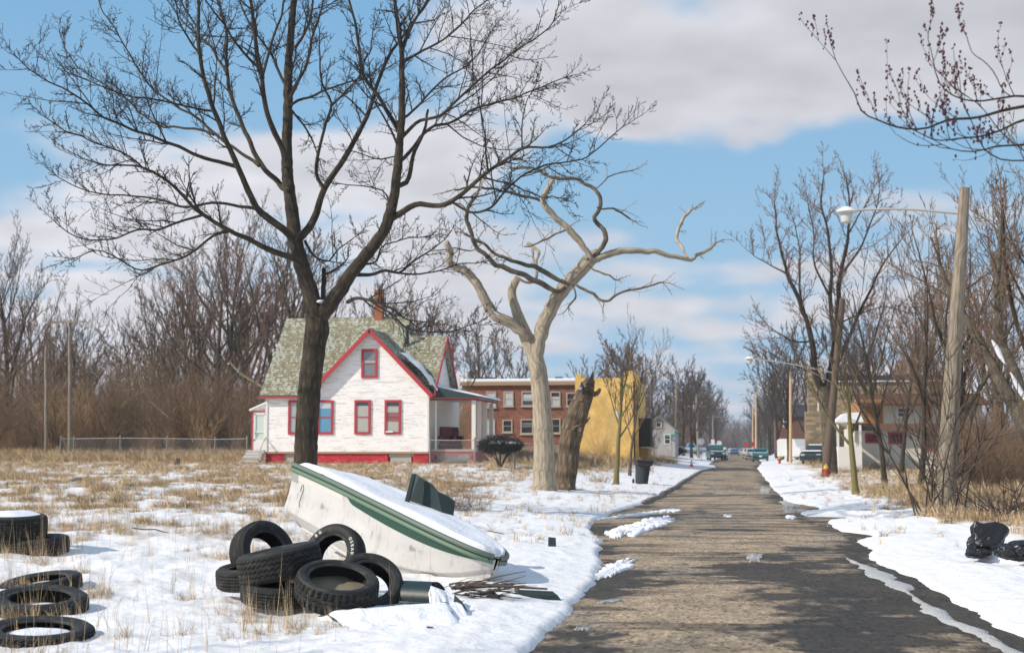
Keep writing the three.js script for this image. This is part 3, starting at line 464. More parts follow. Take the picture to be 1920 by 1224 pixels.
// ---- any other bare tree, grown by rule
function growTree(seed, o) {
  const rnd = mulberry(seed), trunk = new Tubes(), crown = new Tubes();
  const grow = (p, dir, len, r, level) => {
    const n = level === 0 ? 9 : level === 1 ? 7 : level === 2 ? 5 : level === 3 ? 3 : 2, P = [p], R = [level === 0 ? r * 1.35 : r]; let d = dir, q = p;
    const kids = o.kids[level] || 0, start = level === 0 ? o.clear : 0.22;
    for (let i = 1; i <= n; i++) {
      const rise = level === 0 ? 0.02 : o.rise; d = nrm([d[0] + (rnd() - 0.5) * o.crook[Math.min(level, 3)], d[1] + (rnd() - 0.5) * o.crook[Math.min(level, 3)] + rise, d[2] + (rnd() - 0.5) * o.crook[Math.min(level, 3)]]);
      const s = len / n; q = [q[0] + d[0] * s, q[1] + d[1] * s, q[2] + d[2] * s]; P.push(q); R.push(Math.max(o.tip, r * (1 - (i / n) * (level === 0 ? o.taper : 0.78))));
    }
    for (let j = 0; j < kids; j++) {
      const t = start + (1 - start) * (j + rnd() * 0.9) / kids, f = Math.min(n - 1, Math.floor(t * n)), a = t * n - f, A = P[f], B = P[f + 1] || A;
      const pos = [lerp(A[0], B[0], a), lerp(A[1], B[1], a), lerp(A[2], B[2], a)], dd = nrm([B[0] - A[0], B[1] - A[1], B[2] - A[2]]);
      const ang = (level === 0 ? o.spread : 0.5) * (0.65 + rnd() * 0.7), L = len * (o.ratio[level] || 0.4) * (0.65 + rnd() * 0.65) * (level === 0 ? 1.1 - 0.5 * t : 1.05 - 0.5 * t);
      grow(pos, sideways(dd, ang, j * 2.4 + rnd() * 1.6, o.lift), L, Math.max(o.tip, R[f] * (level === 0 ? 0.55 : 0.5)), level + 1);
    }
    (level < 2 ? trunk : crown).add(P, R, level === 0 ? 9 : level === 1 ? 6 : 3);
  };
  for (let s = 0; s < (o.stems || 1); s++) { const a = s * 2.4 + seed; grow([o.stems > 1 ? Math.cos(a) * 0.15 : 0, -0.2, o.stems > 1 ? Math.sin(a) * 0.15 : 0], nrm([o.lean[0] + (o.stems > 1 ? Math.cos(a) * 0.22 : 0), 1, o.lean[1] + (o.stems > 1 ? Math.sin(a) * 0.22 : 0)]), o.h * (1 - 0.12 * s), o.r * (1 - 0.1 * s), 0); }
  return { trunk: trunk.geo(), crown: crown.geo(), tris: trunk.tris + crown.tris };
}
const KIND = {
  tall: { h: 11, r: 0.21, clear: 0.2, taper: 0.85, spread: 0.62, kids: [13, 8, 6, 4], ratio: [0.55, 0.42, 0.4, 0.45], crook: [0.12, 0.22, 0.35, 0.5], rise: 0.07, lift: 0.2, tip: 0.0085, lean: [0.02, 0] },
  round: { h: 8.5, r: 0.24, clear: 0.22, taper: 0.8, spread: 0.85, kids: [12, 8, 6, 4], ratio: [0.72, 0.45, 0.4, 0.45], crook: [0.16, 0.3, 0.4, 0.5], rise: 0.05, lift: 0.12, tip: 0.009, lean: [0, 0.03] },
  vase: { h: 7.5, r: 0.16, clear: 0.12, taper: 0.8, spread: 0.5, kids: [8, 7, 6, 4], ratio: [0.7, 0.45, 0.42, 0.45], crook: [0.14, 0.2, 0.3, 0.4], rise: 0.09, lift: 0.22, tip: 0.0075, lean: [0, 0], stems: 3 },
  thin: { h: 6.5, r: 0.09, clear: 0.25, taper: 0.85, spread: 0.6, kids: [9, 6, 4, 0], ratio: [0.5, 0.45, 0.42], crook: [0.15, 0.22, 0.35, 0.5], rise: 0.06, lift: 0.2, tip: 0.008, lean: [0.05, 0] },
  small: { h: 4.6, r: 0.13, clear: 0.4, taper: 0.8, spread: 0.62, kids: [8, 7, 6, 4], ratio: [0.72, 0.5, 0.42, 0.45], crook: [0.1, 0.2, 0.35, 0.5], rise: 0.06, lift: 0.22, tip: 0.0065, lean: [0.03, 0] },
  far: { h: 11, r: 0.24, clear: 0.2, taper: 0.8, spread: 0.75, kids: [11, 7, 5, 2], ratio: [0.6, 0.45, 0.42, 0.45], crook: [0.14, 0.28, 0.4, 0.5], rise: 0.06, lift: 0.14, tip: 0.026, lean: [0, 0] },
};
const stock = {};
for (const [k, seeds] of Object.entries({ tall: [11, 12, 13], round: [21, 22, 23], vase: [31, 32], thin: [41, 42, 43], small: [61, 62], far: [51, 52, 53, 54] })) stock[k] = seeds.map((s) => growTree(s, KIND[k]));
function plant(name, kind, variant, x, d, scale, turn, barkM, twigM, label, group, sy = 1) {
  const t = thing(name, label, 'tree', [x, groundY(x, -d) - 0.05, -d], turn, group), s = stock[kind][variant % stock[kind].length];
  part(t, 'trunk', s.trunk, barkM); part(t, 'crown', s.crown, twigM); t.scale.set(scale, scale * sy, scale); return t;
}

// ---------------------------------------------------------------- the woods and street trees around
{
  const rnd = mulberry(901), LW = 'trees of the wood behind the left fence';
  // left wood: [px of trunk, distance, top px y, kind, variant]
  const wood = [[10, 95, 452, 'tall', 0], [-25, 92, 490, 'round', 1], [80, 100, 500, 'vase', 0], [130, 104, 560, 'vase', 1], [165, 112, 600, 'round', 2], [305, 101, 515, 'vase', 0], [375, 99, 480, 'vase', 1], [205, 105, 580, 'thin', 1], [255, 97, 545, 'thin', 0], [300, 108, 560, 'round', 0], [345, 94, 470, 'tall', 2], [400, 92, 425, 'round', 1], [432, 96, 400, 'tall', 0], [470, 90, 430, 'round', 2], [515, 95, 410, 'round', 0], [560, 99, 430, 'tall', 1], [640, 97, 480, 'thin', 2], [690, 104, 440, 'thin', 1], [745, 101, 500, 'thin', 0], [790, 108, 540, 'vase', 1], [840, 112, 560, 'round', 2], [890, 150, 600, 'far', 0], [930, 155, 620, 'far', 1], [975, 150, 640, 'far', 2], [140, 120, 610, 'far', 3], [40, 118, 580, 'far', 1], [240, 122, 600, 'far', 2], [330, 118, 560, 'far', 0], [450, 120, 470, 'far', 3], [550, 122, 460, 'far', 1], [700, 122, 540, 'far', 2], [800, 125, 570, 'far', 0]];
  const nth = (n) => ['first', 'second', 'third', 'fourth', 'fifth', 'sixth', 'seventh', 'eighth', 'ninth', 'tenth', 'eleventh', 'twelfth', 'thirteenth', 'fourteenth', 'fifteenth', 'sixteenth', 'seventeenth', 'eighteenth', 'nineteenth', 'twentieth', 'twenty-first', 'twenty-second'][n - 1];
  let k = 0;
  for (const [px, d, top, kind, v] of wood) {
    const p = at(px, 850, d), gy = groundY(p.x, -d), h = at(px, top, d).y - gy, full = { tall: 13.2, round: 12.2, vase: 10.6, thin: 8.4, far: 13.6 }[kind];
    plant('wood_tree', kind, v, p.x, d, h / full, k * 1.9, k % 3 ? M.greybark : M.bark, [M.darktwig, M.redtwig, M.browntwig][k % 3], d < 116 ? `bare tree of the left wood, ${nth(1 + wood.filter((q) => q[1] < 116 && q[0] < px).length)} front trunk from the left edge` : 'thin far tree seen through the front trunks of the left wood', d < 116 ? LW : 'far trees deep in the left wood'); k++;
  }
  // rows along the street
  const row = []; { const q = mulberry(55); for (let d = 112; d < 520;) { const far = d / 520; row.push([-5.2 - q() * (d < 170 ? 9 : 4), d + q() * 8, 0.62 + 0.42 * Math.min(1, (d - 100) / 200) + q() * 0.12]); if (d > 150) row.push([-10 - q() * 12, d + q() * 10, 0.8 + q() * 0.3]); if (d > 122) row.push([4.6 + q() * 3, d + 3 + q() * 8, 0.85 + q() * 0.25]); row.push([9 + q() * 10, d + 12 + q() * 10, 0.9 + q() * 0.3]); d += 15 + d * 0.035; } for (let i = 0; i < 14; i++) row.push([(i - 7) * 3 + q() * 2, 540 + q() * 60, 0.7 + q() * 0.3]); }
  k = 0;
  for (const [x, d, s] of row) { plant('street_row_tree', 'far', k, x, d, s, k * 2.1, k % 2 ? M.bark : M.greybark, k % 2 ? M.darktwig : M.redtwig, d > 240 ? (d > 535 ? 'tiny bare tree closing the far end of the street' : x < 0 ? 'distant bare tree among many on the far left of the street' : 'distant bare tree among many on the far right of the street') : `bare street tree, ${nth(1 + row.filter((q) => (q[0] < 0) === (x < 0) && q[1] < d).length)} from us in the row on the ${x < 0 ? 'left' : 'right'} of the street`, d > 535 ? 'trees closing the street' : x < 0 ? 'left row of far street trees' : 'right row of far street trees'); k++; }
  // right hand trees, each one distinct
  plant('kerbside_tree', 'small', 0, at(1155, 895, 57).x, 57, 1.0, 0.4, M.mossbark, M.darktwig, 'small green-barked forked tree left of the black wheeled bin', 'tree');
  plant('sapling', 'thin', 1, at(1180, 870, 72).x, 72, 1.0, 1.4, M.greybark, M.browntwig, 'spindly bare sapling in front of the yellow building');
  plant('kerbside_tree', 'small', 1, at(1606, 907, 47).x, 47, 0.98, 2.2, M.mossbark, M.darktwig, 'small tree with green mossy trunk right of the fire hydrant');
  plant('roadside_tree', 'thin', 1, at(1690, 880, 72).x, 72, 1.35, 0.6, M.bark, M.redtwig, 'bare tree behind the pole, in front of the boarded white house');
  plant('roadside_tree', 'round', 0, at(1800, 880, 62).x, 62, 1.05, 1.1, M.bark, M.browntwig, 'wide bare tree just right of the pale leaning pole');
  plant('roadside_tree', 'round', 2, at(1930, 900, 46).x, 46, 0.98, 2.9, M.bark, M.browntwig, 'wide bare tree at the right edge with rusty twigs');
  plant('roadside_tree', 'tall', 0, at(1870, 870, 78).x, 78, 1.15, 2.0, M.greybark, M.redtwig, 'tall bare tree behind the snow-edged leaning trunk');
  plant('roadside_tree', 'vase', 1, at(1750, 860, 90).x, 90, 1.3, 0.9, M.greybark, M.redtwig, 'many-stemmed bare tree far behind the pale leaning pole');
  plant('roadside_tree', 'vase', 0, at(1900, 860, 95).x, 95, 1.35, 1.9, M.greybark, M.redtwig, 'many-stemmed bare tree far back at the right edge');
  plant('roadside_tree', 'thin', 0, at(1660, 870, 60).x, 60, 1.3, 2.4, M.bark, M.darktwig, 'slender bare tree in front of the white wall, left of the stem clump'); plant('roadside_tree', 'thin', 2, at(1725, 870, 56).x, 56, 1.35, 0.3, M.bark, M.browntwig, 'slender bare tree just behind the stem clump'); plant('roadside_tree', 'vase', 0, at(1780, 870, 66).x, 66, 0.85, 1.2, M.bark, M.browntwig, 'many-stemmed tree right behind the pale leaning pole');
  plant('roadside_tree', 'round', 1, at(1650, 850, 105).x, 105, 1.0, 0.2, M.bark, M.darktwig, 'bare round tree behind the roof of the stone building');
}
{ // the big grey tree on the right with upright limbs
  const D = 78, rnd = mulberry(15), b = at(1558, 884, D), tr = thing('street_tree', 'big grey bare tree behind the brown leaning pole and hydrant', 'tree', [b.x, groundY(b.x, -D) - 0.05, -D]);
  const loc = (L) => ({ P: L.P.map((p) => [p[0] - tr.position.x, p[1] - tr.position.y, p[2] - tr.position.z]), R: L.R });
  { const L = loc(limb([[1558, 895], [1557, 860], [1552, 790], [1548, 740], [1545, 725]], D, 84, 66, 0, 0, 0.2, 0.01, 2)), T = new Tubes(); T.add(L.P, L.R, 20); part(tr, 'trunk', T.geo(), M.greybark); }
  const spec = [[[[1545, 735], [1530, 700], [1524, 650], [1512, 600], [1495, 555], [1476, 510], [1462, 460], [1455, 410], [1452, 380]], 44, 6, -2], [[[1550, 735], [1560, 690], [1566, 640], [1572, 580], [1575, 520], [1590, 450], [1594, 400], [1590, 350]], 50, 7, 1], [[[1566, 640], [1558, 570], [1560, 500], [1552, 430], [1540, 380], [1545, 330]], 30, 6, -1], [[[1560, 700], [1590, 640], [1610, 590], [1635, 540], [1660, 490], [1690, 450]], 28, 6, 1.5], [[[1512, 600], [1500, 540], [1500, 470], [1490, 420]], 18, 5, 2], [[[1524, 640], [1490, 640], [1460, 625], [1440, 610]], 12, 4, -2], [[[1476, 512], [1440, 495], [1415, 480]], 10, 4, -1], [[[1575, 520], [1610, 470], [1640, 400], [1650, 360]], 16, 5, -2], [[[1590, 440], [1620, 390], [1640, 350]], 10, 4, 1], [[[1558, 560], [1530, 500], [1525, 430], [1515, 380]], 14, 5, 1], [[[1566, 610], [1620, 585], [1660, 575], [1700, 585]], 10, 4, 2], [[[1530, 700], [1480, 680], [1440, 660]], 10, 4, 1]];
  const crown = new Tubes(), o = { crook: 0.35, rise: 0.07, lift: 0.2, tip: 0.0095, kids2: 2, kids1: 1.5, thick: 0.035 }; let k = 0;
  for (const [pts, w0, w1, z1] of spec) { k++; const L = loc(limb(pts, D, w0, w1, 0, z1, 0.3, 0.04, k + 80)), T = new Tubes(); T.add(L.P, L.R, 9); part(tr, 'branch', T.geo(), M.bark); dressLimb(crown, L, 0.3, 0.42, 2.3, rnd, o); }
  part(tr, 'crown', crown.geo(), M.redtwig);
}
{ // the leaning, snow-edged trunk by the right border
  const D = 40, b = at(1925, 830, D), tr = thing('leaning_trunk', 'thick grey leaning trunk with snow on its upper side', 'tree', [b.x, groundY(b.x, -D) - 0.05, -D]), rnd = mulberry(8);
  const loc = (L) => ({ P: L.P.map((p) => [p[0] - tr.position.x, p[1] - tr.position.y, p[2] - tr.position.z]), R: L.R });
  const a = loc(limb([[1985, 930], [1940, 830], [1910, 775], [1880, 720], [1850, 660], [1820, 610], [1790, 560], [1765, 500]], D, 62, 12, 0, 2, 0.2, 0.03, 3)), T = new Tubes(); T.add(a.P, a.R, 16); part(tr, 'trunk', T.geo(), M.greybark);
  const c = new Tubes(); dressLimb(c, a, 0.35, 0.3, 1.8, rnd, { crook: 0.5, rise: -0.01, lift: 0, tip: 0.007, kids2: 2, kids1: 1.5, thick: 0.025 });
  const b2 = loc(limb([[1935, 825], [1925, 770], [1905, 700], [1880, 640], [1870, 560], [1875, 480], [1880, 400]], D + 0.3, 40, 8, 0, 1, 0.2, 0.03, 5)), T2 = new Tubes(); T2.add(b2.P, b2.R, 12); part(tr, 'branch', T2.geo(), M.greybark); dressLimb(c, b2, 0.3, 0.3, 1.8, rnd, { crook: 0.5, rise: 0.03, lift: 0.1, tip: 0.007, kids2: 2, kids1: 1.5, thick: 0.025 });
  part(tr, 'twigs', c.geo(), M.browntwig).userData.kind = 'stuff';
  const s = new Tubes(); for (const q of [limb([[1922, 778], [1900, 733], [1884, 706]], D - 0.1, 12, 4, 0, 0, 0.1, 0.02, 1), limb([[1874, 690], [1862, 668], [1852, 645]], D - 0.1, 9, 3, 0, 0, 0.1, 0.02, 2)]) { const l = loc(q); s.add(l.P.map((p, i) => [p[0] + l.R[i] + 0.12, p[1] + 0.12, p[2]]), l.R.map((r, i) => 0.07 * Math.sin((i + 0.6) / l.R.length * 3)), 8); } part(tr, 'snow_cap', s.geo(), M.snow);
}
{ // red-budded maple limbs reaching in from the right
  const D = 9.5, rnd = mulberry(66), b = [7.4, -7.6], tr = thing('budding_maple', 'near maple boughs with dark red buds reaching in at the upper right', 'tree', [b[0], groundY(b[0], b[1]) - 0.05, b[1]]);
  const loc = (L) => ({ P: L.P.map((p) => [p[0] - tr.position.x, p[1] - tr.position.y, p[2] - tr.position.z]), R: L.R });
  const top = [0, 3.6, 0], T = new Tubes(); T.add([[0, -0.1, 0], [0.02, 1, 0], [0, 2.2, 0.05], [0.05, 3.6, 0], [0.15, 5.2, 0.1], [0.1, 7, 0]], [0.24, 0.2, 0.18, 0.16, 0.11, 0.05], 16); part(tr, 'trunk', T.geo(), M.bark);
  const twigs = new Tubes(), buds = [], bud = new THREE.SphereGeometry(0.0062, 6, 5);
  const spray = (p, d, len, r, level) => {
    const n = 5, P = [p], R = [r]; let q = p;
    for (let i = 1; i <= n; i++) { d = nrm([d[0] + (rnd() - 0.5) * 0.5, d[1] + (rnd() - 0.5) * 0.3 + 0.2, d[2] + (rnd() - 0.5) * 0.5]); q = [q[0] + d[0] * len / n, q[1] + d[1] * len / n, q[2] + d[2] * len / n]; P.push(q); R.push(Math.max(0.0012, r * (1 - i / n * 0.6)));
      if (level) { if (rnd() < 0.75) spray(q, sideways(d, 0.7, rnd() * 6.28, 0.3), len * 0.38 * (0.5 + rnd()), r * 0.6, level - 1); }
      if (i > 1 || !level) for (let j = 0; j < (i === n ? 3 : rnd() < 0.45 ? 1 : 0); j++) buds.push([q[0] + (rnd() - 0.5) * 0.022, q[1] + (rnd() - 0.5) * 0.03 + (i === n ? j * 0.013 : 0), q[2] + (rnd() - 0.5) * 0.022, 0.7 + rnd() * 0.7]); }
    twigs.add(P, R, 4);
  };
  const boughs = [[[[1960, 195], [1920, 180], [1870, 185], [1840, 190], [1800, 185], [1770, 165], [1755, 135], [1750, 105], [1742, 75]], 1.9, 0.35], [[[1960, 195], [1920, 200], [1880, 208], [1830, 222], [1780, 225], [1730, 240], [1690, 240], [1650, 225], [1620, 210], [1600, 170], [1568, 112]], 2.6, 0.35], [[[1960, 215], [1920, 225], [1870, 248], [1820, 258], [1760, 263], [1720, 248], [1700, 236]], 2.1, 0.5], [[[1960, 270], [1920, 273], [1870, 275], [1820, 283], [1790, 280], [1750, 262]], 1.9, 0.5], [[[1960, 305], [1920, 300], [1880, 298], [1850, 280], [1830, 240], [1800, 180], [1775, 150]], 1.2, 0.4], [[[1930, 180], [1890, 175], [1860, 130], [1830, 105], [1815, 80]], 0.9, 2], [[[1930, 290], [1880, 250], [1840, 200], [1800, 170]], 0.9, 0.2]];
  let k = 0;
  for (const [pts, w, from] of boughs) {
    k++; const L = loc(limb(pts, D, w, 0.5, 0.2, (k % 3 - 1) * 0.5, 0.07, 0.008, k + 7)), a = L.P[0], P = [[0.02, 2.2 + k * 0.42, 0.02], [a[0] * 0.3, lerp(2.2 + k * 0.42, a[1], 0.5) + 0.1 * Math.sin(k * 2.1), a[2] * 0.3 + 0.25 * Math.sin(k * 1.7)], [a[0] * 0.65, lerp(2.2 + k * 0.42, a[1], 0.85) - 0.12 * Math.cos(k * 2.9), a[2] * 0.65 + 0.2 * Math.cos(k * 2.3)], ...L.P], R = [0.05, 0.034, 0.022, ...L.R], t = new Tubes(); t.add(P, R, 8); part(tr, 'branch', t.geo(), M.bark);
    if (from < 1) for (let i = 3; i < L.P.length; i++) { if (rnd() < 0.4) { const A = L.P[i - 1], B = L.P[i], d = nrm([B[0] - A[0], B[1] - A[1], B[2] - A[2]]); spray(B, sideways(d, 0.8 + rnd() * 0.4, rnd() * 6.28, 0.5), 0.18 + rnd() * 0.26, 0.0034, rnd() < 0.6 ? 1 : 0); } }
    spray(L.P[L.P.length - 1], [-0.2, 1, 0], 0.2, 0.003, 1);
  }
  part(tr, 'twigs', twigs.geo(), M.twig).userData.kind = 'stuff';
  const list = buds.map(([x, y, z, s]) => bud.clone().scale(s, s * 1.35, s).translate(x, y, z)); const bg = part(tr, 'buds', mergeGeometries(list), mat(lin(0.07, 0.009, 0.012), 0.6)); bg.userData.kind = 'stuff';
}
{ // the tree just outside the left border whose shadow crosses the foreground
  plant('shade_tree', 'round', 1, -9.6, 5.2, 0.8, 0.8, M.bark, M.darktwig, 'bare tree standing beside the near left field, its shadow on the road');
}
{ // shrubs, thicket and undergrowth: uncountable stems
  const rnd = mulberry(314);
  const clump = (seed, n, h, r, sp, sub) => { const q = mulberry(seed), T = new Tubes(); for (let i = 0; i < n; i++) { const a = q() * 6.28, d = nrm([Math.cos(a) * sp * (0.3 + q()), 1, Math.sin(a) * sp * (0.3 + q())]); let p = [(q() - 0.5) * 0.7, -0.1, (q() - 0.5) * 0.7], dd = d; const P = [p], R = [r], L = h * (0.55 + q() * 0.6); for (let k = 1; k <= 4; k++) { dd = nrm([dd[0] + (q() - 0.5) * 0.35, dd[1] - 0.03 + (q() - 0.5) * 0.2, dd[2] + (q() - 0.5) * 0.35]); p = [p[0] + dd[0] * L / 4, p[1] + dd[1] * L / 4, p[2] + dd[2] * L / 4]; P.push(p); R.push(r * (1 - k * 0.19)); for (let s = 0; s < sub; s++) { const e = sideways(dd, 0.7, q() * 6.28, 0.15), l = L * 0.22 * (0.5 + q()); T.add([p, [p[0] + e[0] * l, p[1] + e[1] * l, p[2] + e[2] * l]], [r * 0.5, r * 0.25], 3); } } T.add(P, R, 3); } return T.geo(); };
  const scatter = (name, geo, m, spots, label, tint) => {
    const im = new THREE.InstancedMesh(geo, m, spots.length), M4 = new THREE.Matrix4(), q = new THREE.Quaternion(), up = new THREE.Vector3(0, 1, 0), c = new THREE.Color();
    spots.forEach(([x, d, s, sy], i) => { q.setFromAxisAngle(up, rnd() * 6.28); M4.compose(new THREE.Vector3(x, groundY(x, -d), -d), q, new THREE.Vector3(s, s * (sy || 1), s)); im.setMatrixAt(i, M4); const k = 0.7 + rnd() * 0.6; im.setColorAt(i, c.setRGB(k, k * (0.95 + rnd() * 0.1), k * (0.9 + rnd() * 0.15))); });
    im.name = numbered(name); shadowed(im); scene.add(im); return tag(im, label, 'undergrowth', null, 'stuff');
  };
  const a = clump(1, 26, 3.4, 0.014, 0.5, 3), b = clump(2, 30, 2.2, 0.012, 0.7, 2), c = clump(3, 22, 5.0, 0.018, 0.35, 4);
  const spots = [], spots2 = [], spots3 = [], spots4 = [], spots5 = [];
  for (let i = 0; i < 470; i++) { const d = 80 + rnd() * 32, px = -60 + rnd() * 560, p = at(px, 850, d); (i % 3 ? spots : spots3).push([p.x, d, i % 3 ? 0.35 + Math.pow(rnd(), 1.5) * 0.9 : 0.5 + rnd() * 0.9]); }
  for (let i = 0; i < 150; i++) { const d = 83 + rnd() * 24, px = 480 + rnd() * 380, p = at(px, 850, d); spots.push([p.x, d, 0.7 + rnd() * 0.5]); }
  scatter('left_thicket', a, M.tantwig, spots, 'brown thicket of bare stems behind the left chain-link fence'); scatter('tall_thicket', c, M.browntwig, spots3, 'taller thin saplings packed in the wood behind the left fence');
  for (let i = 0; i < 110; i++) { const d = 46 + rnd() * 40, px = 1790 + rnd() * 190, p = at(px, 880, d); if (p.x > 6.5) spots2.push([p.x, d, 0.6 + rnd() * 0.7]); }
  scatter('right_thicket', b, M.browntwig, spots2, 'rusty brown brush under the trees at the right edge');
  for (let i = 0; i < 420; i++) { const x = (rnd() - 0.5) * 130, d = 610 + rnd() * 40; spots5.push([x, d, 1.5 + rnd() * 1.1]); }
  scatter('far_wood', c, mat(lin(0.2, 0.16, 0.15), 0.9), spots5, 'far brown wood closing the end of the street');
  for (let i = 0; i < 260; i++) { const left = rnd() < 0.5, d = 110 + rnd() * 280, x = left ? -7.5 - rnd() * 22 : 8.5 + rnd() * 22; spots4.push([x, d, 0.6 + rnd() * 0.8]); }
  scatter('street_brush', c, M.darktwig, spots4, 'dark brush and saplings between the far street trees');
  // the clump of dark stems at the foot of the pale pole, the bush before the yellow wall, the low bush by the boat
  const one = (name, geo, m, px, d, s, label, sy) => { const p = at(px, 850, d), t = solo(name, geo, m, label, 'shrub', [p.x, groundY(p.x, -d), -d]); t.scale.set(s, s * (sy || 1), s); return t; };
  one('stem_clump', clump(9, 11, 4.4, 0.026, 0.42, 2), M.darktwig, 1742, 33.2, 1, 'dark upright stems around the foot of the pale leaning pole');
  one('stem_clump', clump(10, 9, 3.6, 0.026, 0.5, 3), M.darktwig, 1785, 33.8, 1, 'dark stems just right of the pale leaning pole');
  one('wispy_bush', clump(12, 60, 3.0, 0.008, 0.55, 3), mat(lin(0.6, 0.42, 0.2), 0.9), 1130, 92, 1.05, 'wispy tan bush against the yellow wall');
  one('low_bush', clump(13, 90, 0.75, 0.0035, 1.0, 3), mat(lin(0.3, 0.2, 0.12), 0.9), 872, 33, 1.2, 'low reddish dry bush behind the boat bow'); one('low_bush', clump(14, 80, 0.8, 0.0035, 0.9, 3), mat(lin(0.33, 0.23, 0.14), 0.9), 770, 34, 1.2, 'dry bush behind the dark green panel on the boat');
  one('low_bush', clump(15, 40, 0.6, 0.007, 1.0, 2), M.tantwig, 1125, 59, 1.0, 'small dry bush left of the wheeled bin'); one('fallen_brush', clump(16, 26, 1.6, 0.02, 1.6, 3), M.darktwig, 1890, 31, 1.0, 'dark fallen brush at the right edge beyond the bags'); one('low_bush', clump(17, 40, 1.0, 0.01, 0.9, 3), M.darktwig, 1655, 80, 0.8, 'dark low bush before the white house wall');
}

// ---------------------------------------------------------------- buildings
{
  const peel = dataTexture(512, 512, (u, v) => { const a = wrapNoise2(u * 7, v * 130, 7, 130, 3), b = wrapNoise2(u * 30, v * 170, 30, 170, 4), c = wrapFbm(u, v, 5, 4, 6), k = smooth(0.58, 0.8, a * 0.45 + b * 0.3 + c * 0.35); return [lerp(0.955, 0.83, k), lerp(0.945, 0.80, k), lerp(0.93, 0.76, k)]; }, true);
  M.siding = mat(0xffffff, 0.8, { map: again(peel, 0.28, 0.28) });
  const tabs = dataTexture(256, 256, (u, v) => { const row = Math.floor(v * 32), col = Math.floor(u * 48 + (row % 2) * 0.5) % 48, h = hash2(col, row), p = wrapFbm(u, v, 4, 3, 5), pale = h * 0.6 + p * 0.75 > 0.78; const e = (v * 32) % 1 < 0.16 ? 0.72 : 1, n = 0.92 + 0.16 * hash2(col + 99, row); return (pale ? [0.76, 0.775, 0.71] : h > 0.35 ? [0.655, 0.63, 0.52] : [0.59, 0.56, 0.455]).map((c) => c * e * n * 0.93); }, true);
  tabs.magFilter = THREE.LinearFilter; M.shingle = mat(0xffffff, 0.95, { map: tabs });
  M.trimRed = mat(lin(0.42, 0.035, 0.045), 0.7); M.trimWhite = mat(lin(0.72, 0.7, 0.66), 0.7); M.palePane = mat(lin(0.05, 0.06, 0.07), 0.12, { metalness: 0 });
  M.glass = new THREE.MeshPhysicalMaterial({ color: 0xffffff, roughness: 0.05, transmission: 1, thickness: 0, ior: 1.5 });
  const bricks = (mortar, tones, nx, ny, seed) => { const f = (u, v) => { const r = Math.floor(v * ny), x = u * nx + (r % 2) * 0.5, c = ((Math.floor(x) % nx) + nx) % nx, fx = x - Math.floor(x), fy = v * ny - r; return [fx < 0.06 || fy < 0.14, hash2(c + seed * 7, r)]; };
    const map = dataTexture(512, 512, (u, v) => { const [m, h] = f(u, v), t = tones[Math.floor(h * tones.length)], n = 0.80 + 0.38 * wrapFbm(u, v, 4, 5, seed, 0.6); return (m ? mortar : t).map((k) => k * n); }, true), bump = dataTexture(512, 512, (u, v) => grey(f(u, v)[0] ? 0 : 1), false); return [map, bump]; };
  const mk = (b, s, bs, more = {}) => mat(0xffffff, 0.9, { map: again(b[0], s, s), bumpMap: again(b[1], s, s), bumpScale: bs, ...more });
  const red = bricks([0.62, 0.53, 0.46], [[0.54, 0.29, 0.20], [0.49, 0.255, 0.17], [0.59, 0.335, 0.23], [0.45, 0.24, 0.175]], 16, 48, 1), plain = bricks([0.89, 0.73, 0.43], [[0.91, 0.76, 0.45], [0.895, 0.735, 0.42], [0.92, 0.77, 0.47]], 16, 48, 2), stone = bricks([0.55, 0.49, 0.40], [[0.60, 0.53, 0.42], [0.54, 0.47, 0.37], [0.66, 0.58, 0.46], [0.50, 0.44, 0.36]], 6, 14, 3), rd = bricks([0.66, 0.22, 0.25], [[0.74, 0.18, 0.24], [0.70, 0.16, 0.21], [0.78, 0.24, 0.29]], 16, 48, 4);
  M.brick = mk(red, 0.3, 0.012); M.yellow = mk(plain, 0.3, 0.008); M.stone = mk(stone, 0.33, 0.02); M.redBrick = mk(rd, 0.3, 0.01); M.chimney = mk(bricks([0.6, 0.45, 0.36], [[0.60, 0.36, 0.24], [0.54, 0.31, 0.21]], 16, 48, 6), 0.3, 0.01);
  M.darkroof = mat(lin(0.035, 0.04, 0.05), 0.9); M.wood = mat(lin(0.36, 0.25, 0.15), 0.9); M.concrete = mat(lin(0.42, 0.39, 0.35), 0.9); M.ply = mat(lin(0.33, 0.155, 0.055), 0.85); M.stucco = mat(lin(0.6, 0.56, 0.47), 0.9); M.brownroof = mat(lin(0.12, 0.062, 0.04), 0.9); M.darkGreenRoof = mat(lin(0.03, 0.05, 0.05), 0.85);
}
// boxes whose uv runs in metres
function wallBox(w, h, d, x, y, z) { const g = new THREE.BoxGeometry(w, h, d), u = g.attributes.uv, p = g.attributes.position, n = g.attributes.normal; for (let i = 0; i < u.count; i++) { const ax = Math.abs(n.getX(i)) > 0.5; u.setXY(i, (ax ? p.getZ(i) : p.getX(i)) + 50, p.getY(i) + (Math.abs(n.getY(i)) > 0.5 ? p.getZ(i) : 0) + 50); } return g.translate(x, y + h / 2, z); }
